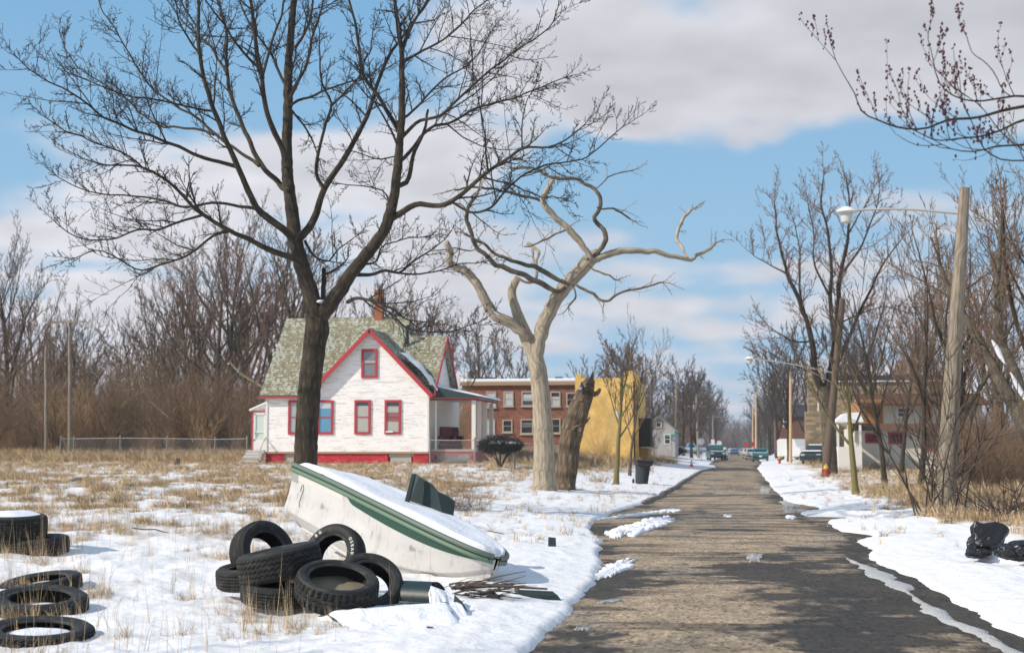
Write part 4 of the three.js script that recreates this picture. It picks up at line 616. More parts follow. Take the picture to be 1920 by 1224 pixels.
// lapped boards between two edges that may lean: x0(y)..x1(y)
function lapped(y0, y1, pitch, left, right, z) {
  const p = [], t = [], nn = []; const quad = (a, b, c, d, n, uv) => { for (const [q, w] of [[a, 0], [b, 1], [c, 2], [a, 0], [c, 2], [d, 3]]) { p.push(...q); nn.push(...n); t.push(...uv[w]); } };
  for (let y = y0, r = 0; y < y1 - 0.01; y += pitch, r++) {
    const b = Math.min(y1, y + pitch), l0 = left(y), r0 = right(y), l1 = left(b), r1 = right(b), o = 0.016 + 0.006 * hash2(r, 5), j = hash2(r, 9) * 7; if (r0 <= l0) continue;
    quad([l0, y, z + o], [r0, y, z + o], [r1, b, z + 0.003], [l1, b, z + 0.003], [0, 0.12, 0.99], [[l0 + j, y], [r0 + j, y], [r1 + j, b], [l1 + j, b]]);
    quad([l0, y, z], [r0, y, z], [r0, y, z + o], [l0, y, z + o], [0, -1, 0], [[l0, y], [r0, y], [r0, y], [l0, y]]);
  }
  const g = new THREE.BufferGeometry(); g.setAttribute('position', new THREE.Float32BufferAttribute(p, 3)); g.setAttribute('normal', new THREE.Float32BufferAttribute(nn, 3)); g.setAttribute('uv', new THREE.Float32BufferAttribute(t, 2)); return g;
}
// a window: frame, sash bar, pane, and what hangs behind it
function windowUnit(parent, x, y, w, h, z, o) {
  const g = new THREE.Group(); g.name = 'window'; g.position.set(x, y, z); parent.add(g); const f = o.frame ?? 0.12, t = o.proud ?? 0.06;
  part(g, 'frame', join([box(w, f, t, 0, h / 2 - f / 2, t / 2), box(w, f, t, 0, -h / 2 + f / 2, t / 2), box(f, h - 2 * f, t, -w / 2 + f / 2, 0, t / 2), box(f, h - 2 * f, t, w / 2 - f / 2, 0, t / 2)]), o.mat ?? M.trimRed);
  if (o.sill) part(g, 'sill', box(w + 0.14, 0.08, t + 0.1, 0, -h / 2 - 0.042, (t + 0.1) / 2), o.sill);
  if (o.bar !== false) part(g, 'sash', box(w - 2 * f, 0.045, t * 0.6, 0, 0, t * 0.5), o.mat ?? M.trimRed);
  for (const [a, b, m] of o.behind || []) part(g, 'curtain', box(w - 2 * f, (b - a) * (h - 2 * f), 0.012, 0, (-0.5 + (a + b) / 2) * (h - 2 * f), 0.01), m);
  if (o.glass !== false) part(g, 'pane', box(w - 2 * f, h - 2 * f, 0.006, 0, 0, t * 0.38), o.pane ?? M.glass);
  return g;
}
function roofSlope(parent, name, a, b, c, d, m, uvs = 1, thick = 0.09) { // a,b lower edge; c,d upper edge (a under d)
  const A = new THREE.Vector3(...a), B = new THREE.Vector3(...b), C = new THREE.Vector3(...c), Dv = new THREE.Vector3(...d), W = A.distanceTo(B), H = A.distanceTo(Dv), rows = Math.max(4, Math.round(H / 0.14)), n = B.clone().sub(A).cross(Dv.clone().sub(A)).normalize(); if (n.y < 0) n.negate();
  const g = sheet(2, rows * 2, (u, v) => { const k = Math.round(v * rows * 2), r = Math.min(1, Math.ceil(k / 2) / rows), lo = A.clone().lerp(B, u), hi = Dv.clone().lerp(C, u), q = lo.lerp(hi, r).addScaledVector(n, k % 2 ? 0.001 : 0.022); return [q.x, q.y, q.z]; }, (u, v) => [u * W / 4.3 * uvs, v * H / 4.5 * uvs]);
  const under = sheet(1, 1, (u, v) => { const q = A.clone().lerp(B, u).lerp(Dv.clone().lerp(C, u), v).addScaledVector(n, -thick); return [q.x, q.y, q.z]; });
  const edge = (P, Q) => { const N = n.clone().multiplyScalar(thick), e = sheet(1, 1, (u, v) => { const q = P.clone().lerp(Q, u).addScaledVector(N, -v); return [q.x, q.y, q.z]; }); return e; };
  return part(parent, name, join([g, under, edge(A, B), edge(B, C), edge(A, Dv)]), m);
}
{ // ---- the white cottage with red trim
  const D = 70, o = at(497, 868, D), H = thing('white_cottage', 'white clapboard cottage with red trim, mossy roof and side porch', 'house', [o.x, 0.97, -D]), W = 8.62, E = 3.62;
  // core, foundation
  part(H, 'wall', join([box(W - 0.02, E - 0.5, 7.9, W / 2, 0.5 + (E - 0.5) / 2, -3.97)]), M.trimWhite);
  part(H, 'foundation', join([wallBox(1.0, 0.72, 0.3, 0.5, -0.25, -0.18), wallBox(4.6, 0.72, 0.3, 4.2, -0.25, -0.18), wallBox(0.8, 0.72, 0.3, 8.2, -0.25, -0.18), wallBox(0.3, 0.72, 7.6, 0.16, -0.25, -4.1), wallBox(0.3, 0.72, 7.6, 8.45, -0.25, -4.1)]), M.redBrick);
  part(H, 'vent_panel', box(0.86, 0.7, 0.2, 1.43, 0.09, -0.2), M.concrete); part(H, 'vent_panel', box(1.1, 0.7, 0.2, 7.15, 0.09, -0.2), M.concrete);
  part(H, 'sill_board', box(W + 0.04, 0.1, 0.14, W / 2, 0.5, -0.02), M.wood);
  part(H, 'clapboards', lapped(0.55, E, 0.105, () => 0, () => W, -0.01), M.siding);
  const gx0 = 2.42, gx1 = 8.66, gp = 5.56, gy = 6.72, L = (y) => lerp(gx0, gp, (y - E) / (gy - E)), R = (y) => lerp(gx1, gp, (y - E) / (gy - E));
  part(H, 'gable_wall', prism([[gx0 + 0.05, E], [gx1 - 0.06, E], [gp, gy - 0.06]], 0.1, -0.13), M.trimWhite);
  part(H, 'gable_clapboards', lapped(E, gy - 0.1, 0.105, L, R, -0.012), M.siding);
  part(H, 'corner_board', box(0.11, E - 0.55, 0.05, 0.04, 0.55 + (E - 0.55) / 2, 0.02), M.trimWhite); part(H, 'corner_board', box(0.11, E - 0.55, 0.05, W - 0.04, 0.55 + (E - 0.55) / 2, 0.02), M.trimWhite);
  // main roof, left part higher than the right part
  const xl = -0.28, xm = 6.7, xr = 8.95, ez = 0.3, ey = 3.42;
  const gb = (z, top, zr) => ey + (ez - z) * (top - ey) / (ez - zr);
  roofSlope(H, 'roof', [xl, ey, ez], [2.3, ey, ez], [2.3, 7.82, -4], [xl, 7.82, -4], M.shingle); roofSlope(H, 'roof', [2.3, gb(-0.2, 7.82, -4), -0.2], [xm, gb(-0.2, 7.82, -4), -0.2], [xm, 7.82, -4], [2.3, 7.82, -4], M.shingle); roofSlope(H, 'roof', [xm, ey, -8.3], [xl, ey, -8.3], [xl, 7.82, -4], [xm, 7.82, -4], M.shingle);
  roofSlope(H, 'roof', [xm, gb(-0.2, 6.68, -3), -0.2], [xr, gb(-0.2, 6.68, -3), -0.2], [xr, 6.68, -3], [xm, 6.68, -3], M.shingle); roofSlope(H, 'roof', [xr, ey, -6.3], [xm, ey, -6.3], [xm, 6.68, -3], [xr, 6.68, -3], M.shingle);
  part(H, 'end_wall', prism([[0, E - 0.1], [8, E - 0.1], [4, 7.6]], 0.12).rotateY(Math.PI / 2).translate(0.06, 0, 0), M.siding); part(H, 'end_wall', prism([[0, E - 0.1], [8, E - 0.1], [4, 7.6]], 0.12).rotateY(Math.PI / 2).translate(xm - 0.3, 0, 0), M.siding);
  part(H, 'end_wall', prism([[0, E - 0.1], [6, E - 0.1], [3, 6.46]], 0.12).rotateY(Math.PI / 2).translate(W - 0.12, 0, 0), M.siding);
  // front gable roof
  const go = 0.34; roofSlope(H, 'gable_roof', [gx1 + 0.22, E - 0.2, go], [gx1 + 0.22, E - 0.2, -0.4], [gp, gy + 0.12, -3.4], [gp, gy + 0.12, go], M.shingle); roofSlope(H, 'gable_roof', [gx0 - 0.22, E - 0.2, -0.4], [gx0 - 0.22, E - 0.2, go], [gp, gy + 0.12, go], [gp, gy + 0.12, -3.4], M.shingle);
  part(H, 'rake_board', join([beam([gx0 - 0.2, E - 0.3, go + 0.02], [gp, gy - 0.0, go + 0.02], 0.05, 0.2), beam([gx1 + 0.2, E - 0.3, go + 0.02], [gp, gy - 0.0, go + 0.02], 0.05, 0.2)]), M.trimRed);
  part(H, 'rake_board', join([beam([xr + 0.02, ey - 0.08, ez], [xr + 0.02, 6.6, -3], 0.05, 0.16), beam([xr + 0.02, ey - 0.08, -6.3], [xr + 0.02, 6.6, -3], 0.05, 0.2)]), M.trimRed);
  part(H, 'fascia', box(gx0 - 0.2 - xl, 0.09, 0.03, (gx0 - 0.2 + xl) / 2, ey - 0.1, ez - 0.01), M.trimRed);
  part(H, 'roof_snow', roofPatch([[gx1 + 0.42, E - 0.1], [gx1 - 0.55, E + 1.02], [gp + 1.5, gy - 1.2]], 0.05, -1.7, 0.2), M.snow); part(H, 'roof_snow', roofPatch([[gx0 - 0.3, E + 0.02], [gx0 + 0.3, E + 0.6], [gx0 + 0.6, E + 0.95]], -0.2, -0.75, 0.05), M.snow);
  // windows
  const blind = mat(lin(0.42, 0.43, 0.42), 0.9), cream = mat(lin(0.48, 0.47, 0.40), 0.9), blue = mat(lin(0.12, 0.33, 0.48), 0.9), greyC = mat(lin(0.2, 0.22, 0.23), 0.9), rose = mat(lin(0.30, 0.12, 0.11), 0.9), dk = mat(lin(0.03, 0.03, 0.035), 0.8), white = mat(lin(0.6, 0.62, 0.62), 0.9);
  windowUnit(H, 5.5, 5.05, 0.86, 1.48, 0.01, { behind: [[0, 0.5, greyC], [0.5, 0.62, blind], [0.62, 1, greyC]] });
  windowUnit(H, 1.63, 2.31, 0.86, 1.75, 0.01, { behind: [[0, 0.5, blind], [0.5, 1, blind]] }); windowUnit(H, 3.18, 2.31, 0.86, 1.75, 0.01, { behind: [[0, 0.5, blue], [0.5, 0.8, blue], [0.8, 1, white]] });
  windowUnit(H, 5.16, 2.31, 0.86, 1.75, 0.01, { behind: [[0, 0.5, cream], [0.5, 0.88, cream], [0.88, 1, dk]] }); windowUnit(H, 6.75, 2.31, 0.86, 1.75, 0.01, { behind: [[0, 0.34, cream], [0.34, 0.66, rose], [0.66, 0.86, cream], [0.86, 1, dk]] });
  part(H, 'sill_snow', rbox(0.4, 0.07, 0.08, 0.03, 6.6, 1.55, 0.1), M.snow);
  // chimney
  part(H, 'chimney', wallBox(0.46, 1.9, 0.46, 4.95, 7.4, -4), M.chimney); part(H, 'chimney_pipe', join([cyl(0.09, 0.09, 0.9, 10, 6.9, 6.2, -2.4), cyl(0.14, 0.05, 0.14, 10, 6.9, 7.1, -2.4)]), M.darkroof);
  // entry vestibule on the left with its steps
  part(H, 'vestibule', join([box(0.8, 2.05, 1.3, -0.42, 1.6, -0.95), prism([[-0.86, 2.6], [-0.02, 2.6], [-0.02, 3.06], [-0.86, 2.72]], 1.3, -1.6)]), M.siding);
  part(H, 'vestibule_roof', prism([[-0.98, 2.66], [0.0, 3.08], [0.0, 3.16], [-0.98, 2.74]], 1.6, -1.75), M.snow); part(H, 'vestibule_trim', join([box(0.86, 0.06, 0.05, -0.42, 2.63, -0.28), box(0.06, 2.0, 0.05, -0.84, 1.6, -0.28), box(0.06, 2.5, 0.05, -0.03, 1.4, -0.26)]), M.trimRed);
  const door = part(H, 'door', join([box(0.62, 0.1, 0.05, -0.42, 2.5, -0.26), box(0.62, 0.55, 0.05, -0.42, 0.9, -0.26), box(0.08, 1.4, 0.05, -0.69, 1.8, -0.26), box(0.08, 1.4, 0.05, -0.15, 1.8, -0.26), box(0.46, 0.05, 0.05, -0.42, 1.55, -0.26)]), M.trimWhite); part(door, 'door_panel', box(0.46, 1.28, 0.02, -0.42, 1.82, -0.285), mat(lin(0.52, 0.62, 0.56), 0.5)); part(door, 'handle', box(0.03, 0.12, 0.05, -0.66, 1.5, -0.21), M.concrete);
  for (let i = 0; i < 4; i++) part(H, 'step', box(0.95, 0.12, 0.34, -0.5, 0.52 - i * 0.15, 0.0 + i * 0.3), i % 2 ? M.concrete : M.concrete);
  part(H, 'step_snow', join([0, 1, 2].map((i) => rbox(0.85, 0.03, 0.22, 0.012, -0.5, 0.595 - i * 0.15, 0.06 + i * 0.3))), M.snow); part(H, 'handrail', join([box(0.04, 0.75, 0.04, 0.0, 0.35, 0.75), box(0.04, 0.9, 0.04, 0.0, 0.9, 0.02), beam([0, 1.3, 0.0], [0, 0.72, 0.77], 0.04, 0.04)]), M.concrete);
  // porch
  const pd = 0.62, px0 = 8.66, px1 = 11.0;
  part(H, 'porch_deck', box(px1 - px0, 0.1, 5.4, (px0 + px1) / 2, pd, -3.1), M.concrete); part(H, 'porch_skirt', join([box(px1 - px0, 0.16, 0.08, (px0 + px1) / 2, pd - 0.13, -0.42), box(0.22, 0.5, 0.08, px0 + 0.08, 0.24, -0.44), box(0.4, 0.5, 0.08, px1 - 0.2, 0.24, -0.44), box(0.08, 0.56, 5.3, px1, 0.27, -3.1)]), mat(lin(0.3, 0.07, 0.07), 0.8));
  for (let i = 0; i < 13; i++) { const x = px0 + 0.2 + i * 0.13; part(H, 'lattice_slat', beam([x, 0.02, -0.4], [x + 0.42, 0.46, -0.4], 0.045, 0.012), M.trimWhite); part(H, 'lattice_slat', beam([x + 0.42, 0.02, -0.415], [x, 0.46, -0.415], 0.045, 0.012), M.trimWhite); }
  for (const [x, z] of [[10.86, -0.5], [10.86, -2.0], [10.86, -3.6], [10.86, -5.6], [8.9, -0.5]]) part(H, 'porch_post', box(x < 9 ? 0.08 : 0.2, 2.5, 0.18, x, pd + 1.28, z), M.trimWhite);
  part(H, 'porch_beam', join([box(px1 - px0 + 0.3, 0.09, 0.1, (px0 + px1) / 2, 3.2, -0.4), box(0.1, 0.09, 5.4, px1 + 0.04, 3.2, -3.1)]), M.trimRed); part(H, 'porch_ceiling', box(px1 - px0 + 0.2, 0.05, 5.5, (px0 + px1) / 2, 3.27, -3.15), M.trimWhite);
  part(H, 'porch_roof', prism([[px0 - 0.05, 3.3], [px1 + 0.3, 3.3], [px1 + 0.3, 3.34], [px0 - 0.05, 3.92]], 5.9, -6.05), M.darkGreenRoof);
  part(H, 'porch_snow', sheet(20, 20, (u, v) => { const x = lerp(px0 + 0.1, px1 + 0.34, u), z = lerp(-0.32, -6.1, v), e = smooth(0, 0.08, u) * smooth(1, 0.94, u) * smooth(0, 0.04 + 0.16 * (1 - u), v); return [x, lerp(3.94, 3.33, (x - px0 + 0.05) / (px1 - px0 + 0.35)) + 0.09 * e * (0.7 + 0.5 * vnoise(x * 3, z * 2)) - 0.012, z - 0.5 * (1 - u) * (1 - v)]; }), M.snow);
  part(H, 'house_door', box(0.05, 2.05, 0.95, W + 0.03, pd + 1.08, -2.6), M.trimWhite);
  const chair = (x, z, turn, label) => { const c = thing('porch_chair', label, 'chair', [o.x + x, 0.97 + pd + 0.05, -D + z], turn), m = mat(lin(0.09, 0.018, 0.02), 0.55); part(c, 'seat', rbox(0.62, 0.22, 0.6, 0.06, 0, 0.36, 0), m); part(c, 'backrest', rbox(0.62, 0.75, 0.2, 0.08, 0, 0.78, -0.26), m); for (const s of [-1, 1]) { part(c, 'armrest', rbox(0.14, 0.26, 0.6, 0.06, s * 0.36, 0.56, 0), m); } part(c, 'base', box(0.7, 0.24, 0.56, 0, 0.12, 0), m); };
  chair(9.35, -1.0, 0.5, 'dark red armchair nearest the steps on the cottage porch'); chair(9.55, -2.0, 0.5, 'dark red armchair behind the other one on the porch');
}
function roofPatch(line, z0, z1, h) { // snow lying along a valley: line in x,y; depth z0..z1
  const n = 24; return sheet(n, 8, (u, v) => { const q = u * (line.length - 1), i = Math.min(line.length - 2, Math.floor(q)), t = q - i, x = lerp(line[i][0], line[i + 1][0], t), y = lerp(line[i][1], line[i + 1][1], t), w = smooth(0, 0.1, u) * smooth(1, 0.85, u) * (0.6 + 0.5 * vnoise(u * 9, 3)); return [x + 0.06 * (vnoise(u * 7, v * 3) - 0.5), y + 0.16 + h * Math.sin(v * 3.14) * w - 0.03, lerp(z0, z0 + (z1 - z0) * w, v)]; });
}
{ // ---- hedge bush by the porch
  const d = 65, p = at(938, 860, d), rnd = mulberry(4), B = thing('hedge_bush', 'dark clipped bush topped with snow beside the porch', 'bush', [p.x, groundY(p.x, -d), -d]);
  const T = new Tubes(); for (let i = 0; i < 9; i++) { const a = rnd() * 6.28; T.add([[0, -0.1, 0], [Math.cos(a) * 0.2, 0.35, Math.sin(a) * 0.2], [Math.cos(a) * 0.55, 0.85, Math.sin(a) * 0.5]], [0.045, 0.035, 0.02], 5); } part(B, 'stem', T.geo(), M.darktwig);
  const T2 = new Tubes(); for (let i = 0; i < 2600; i++) { const a = rnd() * 6.28, r = Math.sqrt(rnd()), x = Math.cos(a) * r * 1.0, z = Math.sin(a) * r * 0.8, y = 0.9 + (rnd() - 0.35) * 0.85 * Math.sqrt(1 - r * r * 0.85), l = 0.1 + rnd() * 0.16, q = nrm([rnd() - 0.5 + x * 0.4, rnd() - 0.2, rnd() - 0.5 + z * 0.4]); T2.add([[x, y, z], [x + q[0] * l, y + q[1] * l, z + q[2] * l]], [0.011, 0.007], 3); } part(B, 'foliage', T2.geo(), mat(lin(0.022, 0.028, 0.02), 0.8)).userData.kind = 'stuff';
  part(B, 'snow_cap', mergeGeometries(Array.from({ length: 36 }, () => { const a = rnd() * 6.28, r = Math.sqrt(rnd()) * 0.75; return new THREE.SphereGeometry(0.06 + rnd() * 0.07, 8, 6).scale(1.3, 0.5, 1.1).translate(0.15 + Math.cos(a) * r, 1.2 - r * r * 0.22 + rnd() * 0.05, Math.sin(a) * r * 0.7); })), M.snow).userData.kind = 'stuff';
}
// ---- chain-link fences
function fence(points, h, label, pitch = 0.09) {
  const a0 = points[0], F = thing('chain_link_fence', label, 'fence', [a0[0], groundY(a0[0], -a0[1]), -a0[1]]), metal = mat(lin(0.3, 0.3, 0.295), 0.55, { metalness: 0.5 }), wires = new Tubes(), P = (x, y, d) => [x - a0[0], y - F.position.y, -d + a0[1]];
  for (let i = 0; i < points.length; i++) { const [x, d] = points[i], y = groundY(x, -d); part(F, 'post', cyl(0.035, 0.035, h + 0.2, 8, ...P(x, y - 0.1, d)), metal); part(F, 'post_cap', new THREE.SphereGeometry(0.045, 8, 6).translate(...P(x, y + h + 0.1, d)), metal);
    if (i) { const [x0, d0] = points[i - 1], y0 = groundY(x0, -d0), t = new Tubes(); t.add([P(x0, y0 + h, d0), P(x, y + h, d)], [0.02, 0.02], 6); part(F, 'top_rail', t.geo(), metal);
      const L = Math.hypot(x - x0, d - d0), n = Math.round(L / pitch); for (let k = -Math.round(h / pitch); k < n; k++) { const f = (s) => lerp(x0, x, s / L), g = (s) => lerp(d0, d, s / L), hh = (s) => lerp(y0, y, s / L); const s0 = Math.max(0, k * pitch), s1 = Math.min(L, k * pitch + h); if (s1 <= s0) continue; const b0 = s0 - k * pitch, b1 = s1 - k * pitch; wires.add([P(f(s0), hh(s0) + b0, g(s0)), P(f(s1), hh(s1) + b1, g(s1))], [0.0026, 0.0026], 3); wires.add([P(f(s0), hh(s0) + h - b0, g(s0)), P(f(s1), hh(s1) + h - b1, g(s1))], [0.0026, 0.0026], 3); } } }
  part(F, 'wire_mesh', wires.geo(), metal).userData.kind = 'stuff';
}
{ const A = (px, d) => [at(px, 850, d).x, d]; fence([A(112, 76), A(137, 76), A(224, 75.5), A(312, 75), A(402, 74.5), A(462, 74)], 1.15, 'chain-link fence in front of the brown thicket, left of the cottage'); fence([A(806, 67), A(890, 66.5), A(965, 66), A(1010, 66), A(1078, 66)], 1.2, 'chain-link fence before the porch, running behind the dead tree'); }
{ // ---- brick apartment building
  const D = 122, k = ppm(D), o = at(866, 850, D), y0 = 0.9, B = thing('brick_apartments', 'two-storey red brick building with snow on its flat roof', 'building', [o.x, y0, -D]), X = (px) => (px - 866) / k, Y = (py) => (842 - py) / k + EYE - y0, W = X(1110), top = Y(718);
  part(B, 'wall', wallBox(W, top + 0.6, 12, W / 2, -0.6, -6), M.brick); part(B, 'cornice', box(W + 0.3, 0.28, 0.4, W / 2, top - 0.08, 0.1), M.wood); part(B, 'parapet_snow', rbox(W + 0.2, 0.32, 2.5, 0.12, W / 2, top + 0.2, -1.0), M.snow);
  for (const [px, w] of [[905, 2.0], [1010, 1.4], [1047, 0.7]]) part(B, 'roof_debris', rbox(w, 0.28, 0.8, 0.1, X(px), top + 0.42, -1.4), M.darkroof);
  const dk = mat(lin(0.02, 0.02, 0.022), 0.5), wh = mat(lin(0.6, 0.6, 0.58), 0.9), gr = mat(lin(0.2, 0.2, 0.19), 0.9), fr = mat(lin(0.42, 0.38, 0.32), 0.8);
  for (const [px, py, h, list] of [[922, 749, 30, [[0, 1, wh]]], [955, 748, 28, [[0, 1, wh]]], [992, 748, 28, [[0, 0.35, dk], [0.35, 0.85, wh], [0.85, 1, dk]]], [1044, 749, 28, [[0, 0.7, wh], [0.7, 1, dk]]], [1074, 750, 26, [[0, 1, dk]]], [920, 800, 28, [[0, 1, wh]]], [953, 799, 24, [[0, 1, dk]]], [990, 800, 28, [[0, 0.6, dk], [0.6, 0.8, gr], [0.8, 1, dk]]], [1044, 799, 28, [[0, 1, dk]]], [1076, 800, 28, [[0, 1, dk]]]]) windowUnit(B, X(px), Y(py), 20 / k * (px > 980 && px < 1000 ? 1.2 : 0.95), h / k, 0.005, { mat: fr, frame: 0.1, proud: 0.07, sill: M.concrete, behind: list });
}
{ // ---- yellow building
  const D = 98, k = ppm(D), o = at(1079, 858, D), y0 = 0.95, B = thing('yellow_building', 'yellow painted brick building with stepped parapet', 'building', [o.x, y0, -D]), X = (px) => (px - 1079) / k, Y = (py) => (842 - py) / k + EYE - y0, W = X(1187), top = Y(710);
  part(B, 'wall', wallBox(W, top + 0.8, 13, W / 2, -0.8, -6.5), M.yellow); part(B, 'parapet', wallBox(0.42, 0.28, 1, 0.22, top - 0.01, -0.51), M.yellow); part(B, 'parapet', wallBox(0.62, 0.5, 7, W - 0.32, top - 0.01, -3.51), M.yellow);
  part(B, 'side_pilaster', wallBox(0.2, top, 0.5, W + 0.09, 0, -2.2), M.yellow); part(B, 'sign_board', box(0.36, 0.4, 0.03, X(1159), Y(778), 0.02), M.trimWhite); part(B, 'wall_lamp', rbox(0.16, 0.18, 0.2, 0.03, X(1174), Y(722), 0.1), mat(lin(0.25, 0.5, 0.42), 0.5)); part(B, 'drain_pipe', cyl(0.05, 0.05, 5.4, 8, W + 0.07, 0, -0.14), M.darkroof);
  part(B, 'awning', prism([[0, 0], [0.9, 0], [0.9, 2.1], [0, 2.1]], 2.6, -7.6).translate(W, 0.85, 0), mat(lin(0.025, 0.022, 0.02), 0.8)); part(B, 'shop_front', wallBox(0.7, 1.0, 2.4, W + 0.35, -0.2, -6.6), mat(lin(0.35, 0.24, 0.07), 0.9)); part(B, 'flag', box(0.02, 0.5, 0.3, W + 1.0, 1.3, -7.4), M.trimRed);
}
function plainHouse(name, label, x, d, w, h, depth, roofH, wallM, roofM, o = {}) { // gable towards us unless side is set
  const B = thing(name, label, 'house', [x, groundY(x, -d) - 0.1, -d], o.turn || 0);
  part(B, 'wall', wallBox(w, h, depth, 0, 0, -depth / 2), wallM);
  if (o.side) { roofSlope(B, 'roof', [-w / 2 - 0.3, h - 0.15, 0.4], [w / 2 + 0.3, h - 0.15, 0.4], [w / 2 + 0.3, h + roofH, -depth / 2], [-w / 2 - 0.3, h + roofH, -depth / 2], roofM); roofSlope(B, 'roof', [w / 2 + 0.3, h - 0.15, -depth - 0.4], [-w / 2 - 0.3, h - 0.15, -depth - 0.4], [-w / 2 - 0.3, h + roofH, -depth / 2], [w / 2 + 0.3, h + roofH, -depth / 2], roofM); part(B, 'gable_wall', join([prism([[-depth, h], [0, h], [-depth / 2, h + roofH - 0.1]], w - 0.1).rotateY(-Math.PI / 2).translate(w / 2 - 0.05, 0, -depth)]), wallM); }
  else { part(B, 'gable_wall', prism([[-w / 2, h], [w / 2, h], [0, h + roofH - 0.1]], depth - 0.1, -depth + 0.05), wallM); for (const s of [-1, 1]) roofSlope(B, 'roof', [s * (w / 2 + 0.3), h - 0.2, 0.35], [s * (w / 2 + 0.3), h - 0.2, -depth - 0.3], [0, h + roofH, -depth - 0.3], [0, h + roofH, 0.35], roofM); }
  for (const [wx, wy, ww, wh, fm] of o.windows || []) windowUnit(B, wx, wy, ww, wh, 0.005, { mat: fm || M.trimWhite, frame: 0.09, pane: M.palePane, bar: wh > 0.9 });
  return B;
}
{ // ---- stone building and the boarded white house on the right
  const D = 116, k = ppm(D), o = at(1545, 850, D), y0 = 0.3, B = thing('stone_building', 'tan stone building with dark roof edge and tall chimney', 'building', [o.x, y0, -D]), X = (px) => (px - 1545) / k, Y = (py) => (842 - py) / k + EYE - y0, W = X(1790);
  part(B, 'wall', wallBox(W, Y(720) + 0.5, 14, W / 2, -0.5, -7), M.stone); part(B, 'roof', prism([[X(1562), Y(720)], [X(1790), Y(720)], [X(1785), Y(709)], [X(1575), Y(709)]], 6, -6.2), M.darkroof); part(B, 'gutter', box(W, 0.1, 0.2, W / 2, Y(720), 0.12), M.trimWhite);
  part(B, 'chimney', wallBox(X(1545) - X(1519), Y(692) + 0.5, 1.6, X(1532), -0.5, -0.4), M.stone); part(B, 'chimney_cap', box(1.3, 0.15, 1.8, X(1532), Y(690), -0.4), M.concrete); part(B, 'chimney', wallBox(0.8, Y(683) - Y(722), 0.8, X(1688), Y(722), -0.8), M.stone); part(B, 'chimney_cap', box(0.95, 0.14, 0.95, X(1688), Y(682), -0.8), M.concrete);
  part(B, 'bay', wallBox(1.6, Y(775), 1.6, X(1530), 0, 0.9), M.stone); windowUnit(B, X(1608), Y(750), 0.5, 0.55, 0.01, { mat: M.trimWhite, frame: 0.07, pane: M.palePane, bar: false }); part(B, 'downpipe', cyl(0.06, 0.06, Y(730), 8, X(1537), 0, 0.46), M.trimWhite);
}
{
  const D = 86, k = ppm(D), o = at(1605, 850, D), y0 = 0.35, B = thing('boarded_house', 'shabby white house with red windows and orange boarded upper storey', 'house', [o.x, y0, -D]), X = (px) => (px - 1605) / k, Y = (py) => (842 - py) / k + EYE - y0, W = X(1830), mid = Y(803);
  part(B, 'lower_wall', wallBox(W, mid + 0.5, 9, W / 2, -0.5, -4.5), M.stucco); part(B, 'upper_wall', wallBox(X(1830) - X(1655), Y(760) - mid, 8, (X(1655) + X(1830)) / 2, mid, -4.6), M.stucco); part(B, 'boarding', wallBox(X(1656) - X(1619), Y(752) - mid, 8, (X(1619) + X(1656)) / 2, mid, -4.55), M.ply);
  part(B, 'band_roof', prism([[0, 0], [0.75, 0], [0.0, 0.42]], W + 0.3).rotateY(-Math.PI / 2).translate(W + 0.15, mid - 0.2, 0), M.brownroof); roofSlope(B, 'roof', [X(1612), Y(762), 0.3], [W + 0.4, Y(762), 0.3], [W + 0.4, Y(738), -4.5], [X(1612), Y(738), -4.5], M.brownroof);
  for (const [px, py, w, h] of [[1634, 823, 24, 17], [1677, 823, 27, 20], [1735, 828, 20, 36], [1790, 825, 20, 30]]) windowUnit(B, X(px), Y(py), w / k, h / k, 0.01, { mat: M.trimRed, frame: 0.12, pane: M.palePane }); windowUnit(B, X(1733), Y(778), 16 / k, 26 / k, -0.59, { mat: M.trimRed, frame: 0.1, pane: M.palePane }); windowUnit(B, X(1690), Y(776), 20 / k, 20 / k, -0.59, { mat: M.trimWhite, frame: 0.1, pane: M.palePane });
  part(B, 'porch_roof', prism([[X(1562), Y(795)], [X(1612), Y(795)], [X(1606), Y(778)], [X(1580), Y(780)]], 3.2, 0.1), M.snow); part(B, 'porch_wall', wallBox(X(1608) - X(1568), Y(838) + 0.5, 3, (X(1608) + X(1568)) / 2, -0.5, 1.7), M.trimWhite); for (const px of [1568, 1586, 1606]) part(B, 'porch_post', box(0.13, Y(795) - Y(838), 0.13, X(px), (Y(795) + Y(838)) / 2, 3.1), M.trimWhite);
}
plainHouse('far_house', 'pale house with dark snow-edged roof deep in the left wood', at(95, 850, 132).x, 132, 4.0, 3.3, 7, 2.2, M.stucco, M.darkroof, { side: true, windows: [[-1, 1.9, 0.8, 1.1], [1, 1.9, 0.8, 1.1]] });
plainHouse('street_house', 'white gabled house with porch beyond the yellow building', at(1236, 850, 150).x, 150, 3.4, 2.9, 9, 1.5, mat(lin(0.42, 0.41, 0.4), 0.9), mat(lin(0.3, 0.3, 0.31), 0.9), { windows: [[-0.9, 1.9, 0.7, 1.1], [0.9, 1.9, 0.7, 1.1], [0, 3.4, 0.6, 0.6]] });
plainHouse('street_house', 'reddish brick house behind the blue pickup truck', at(1262, 850, 262).x, 262, 7, 4.5, 9, 2.6, M.brick, M.darkroof, { windows: [[-2, 2.6, 1, 1.4], [2, 2.6, 1, 1.4]] });
plainHouse('red_brick_house', 'dark red brick house behind the tan pole across the street', at(1506, 850, 190).x, 190, 7, 5.4, 9, 1.6, mat(lin(0.14, 0.07, 0.05), 0.9), M.darkroof, { side: true, windows: [[-2, 4.6, 1, 1.4], [2, 4.6, 1, 1.4]] });
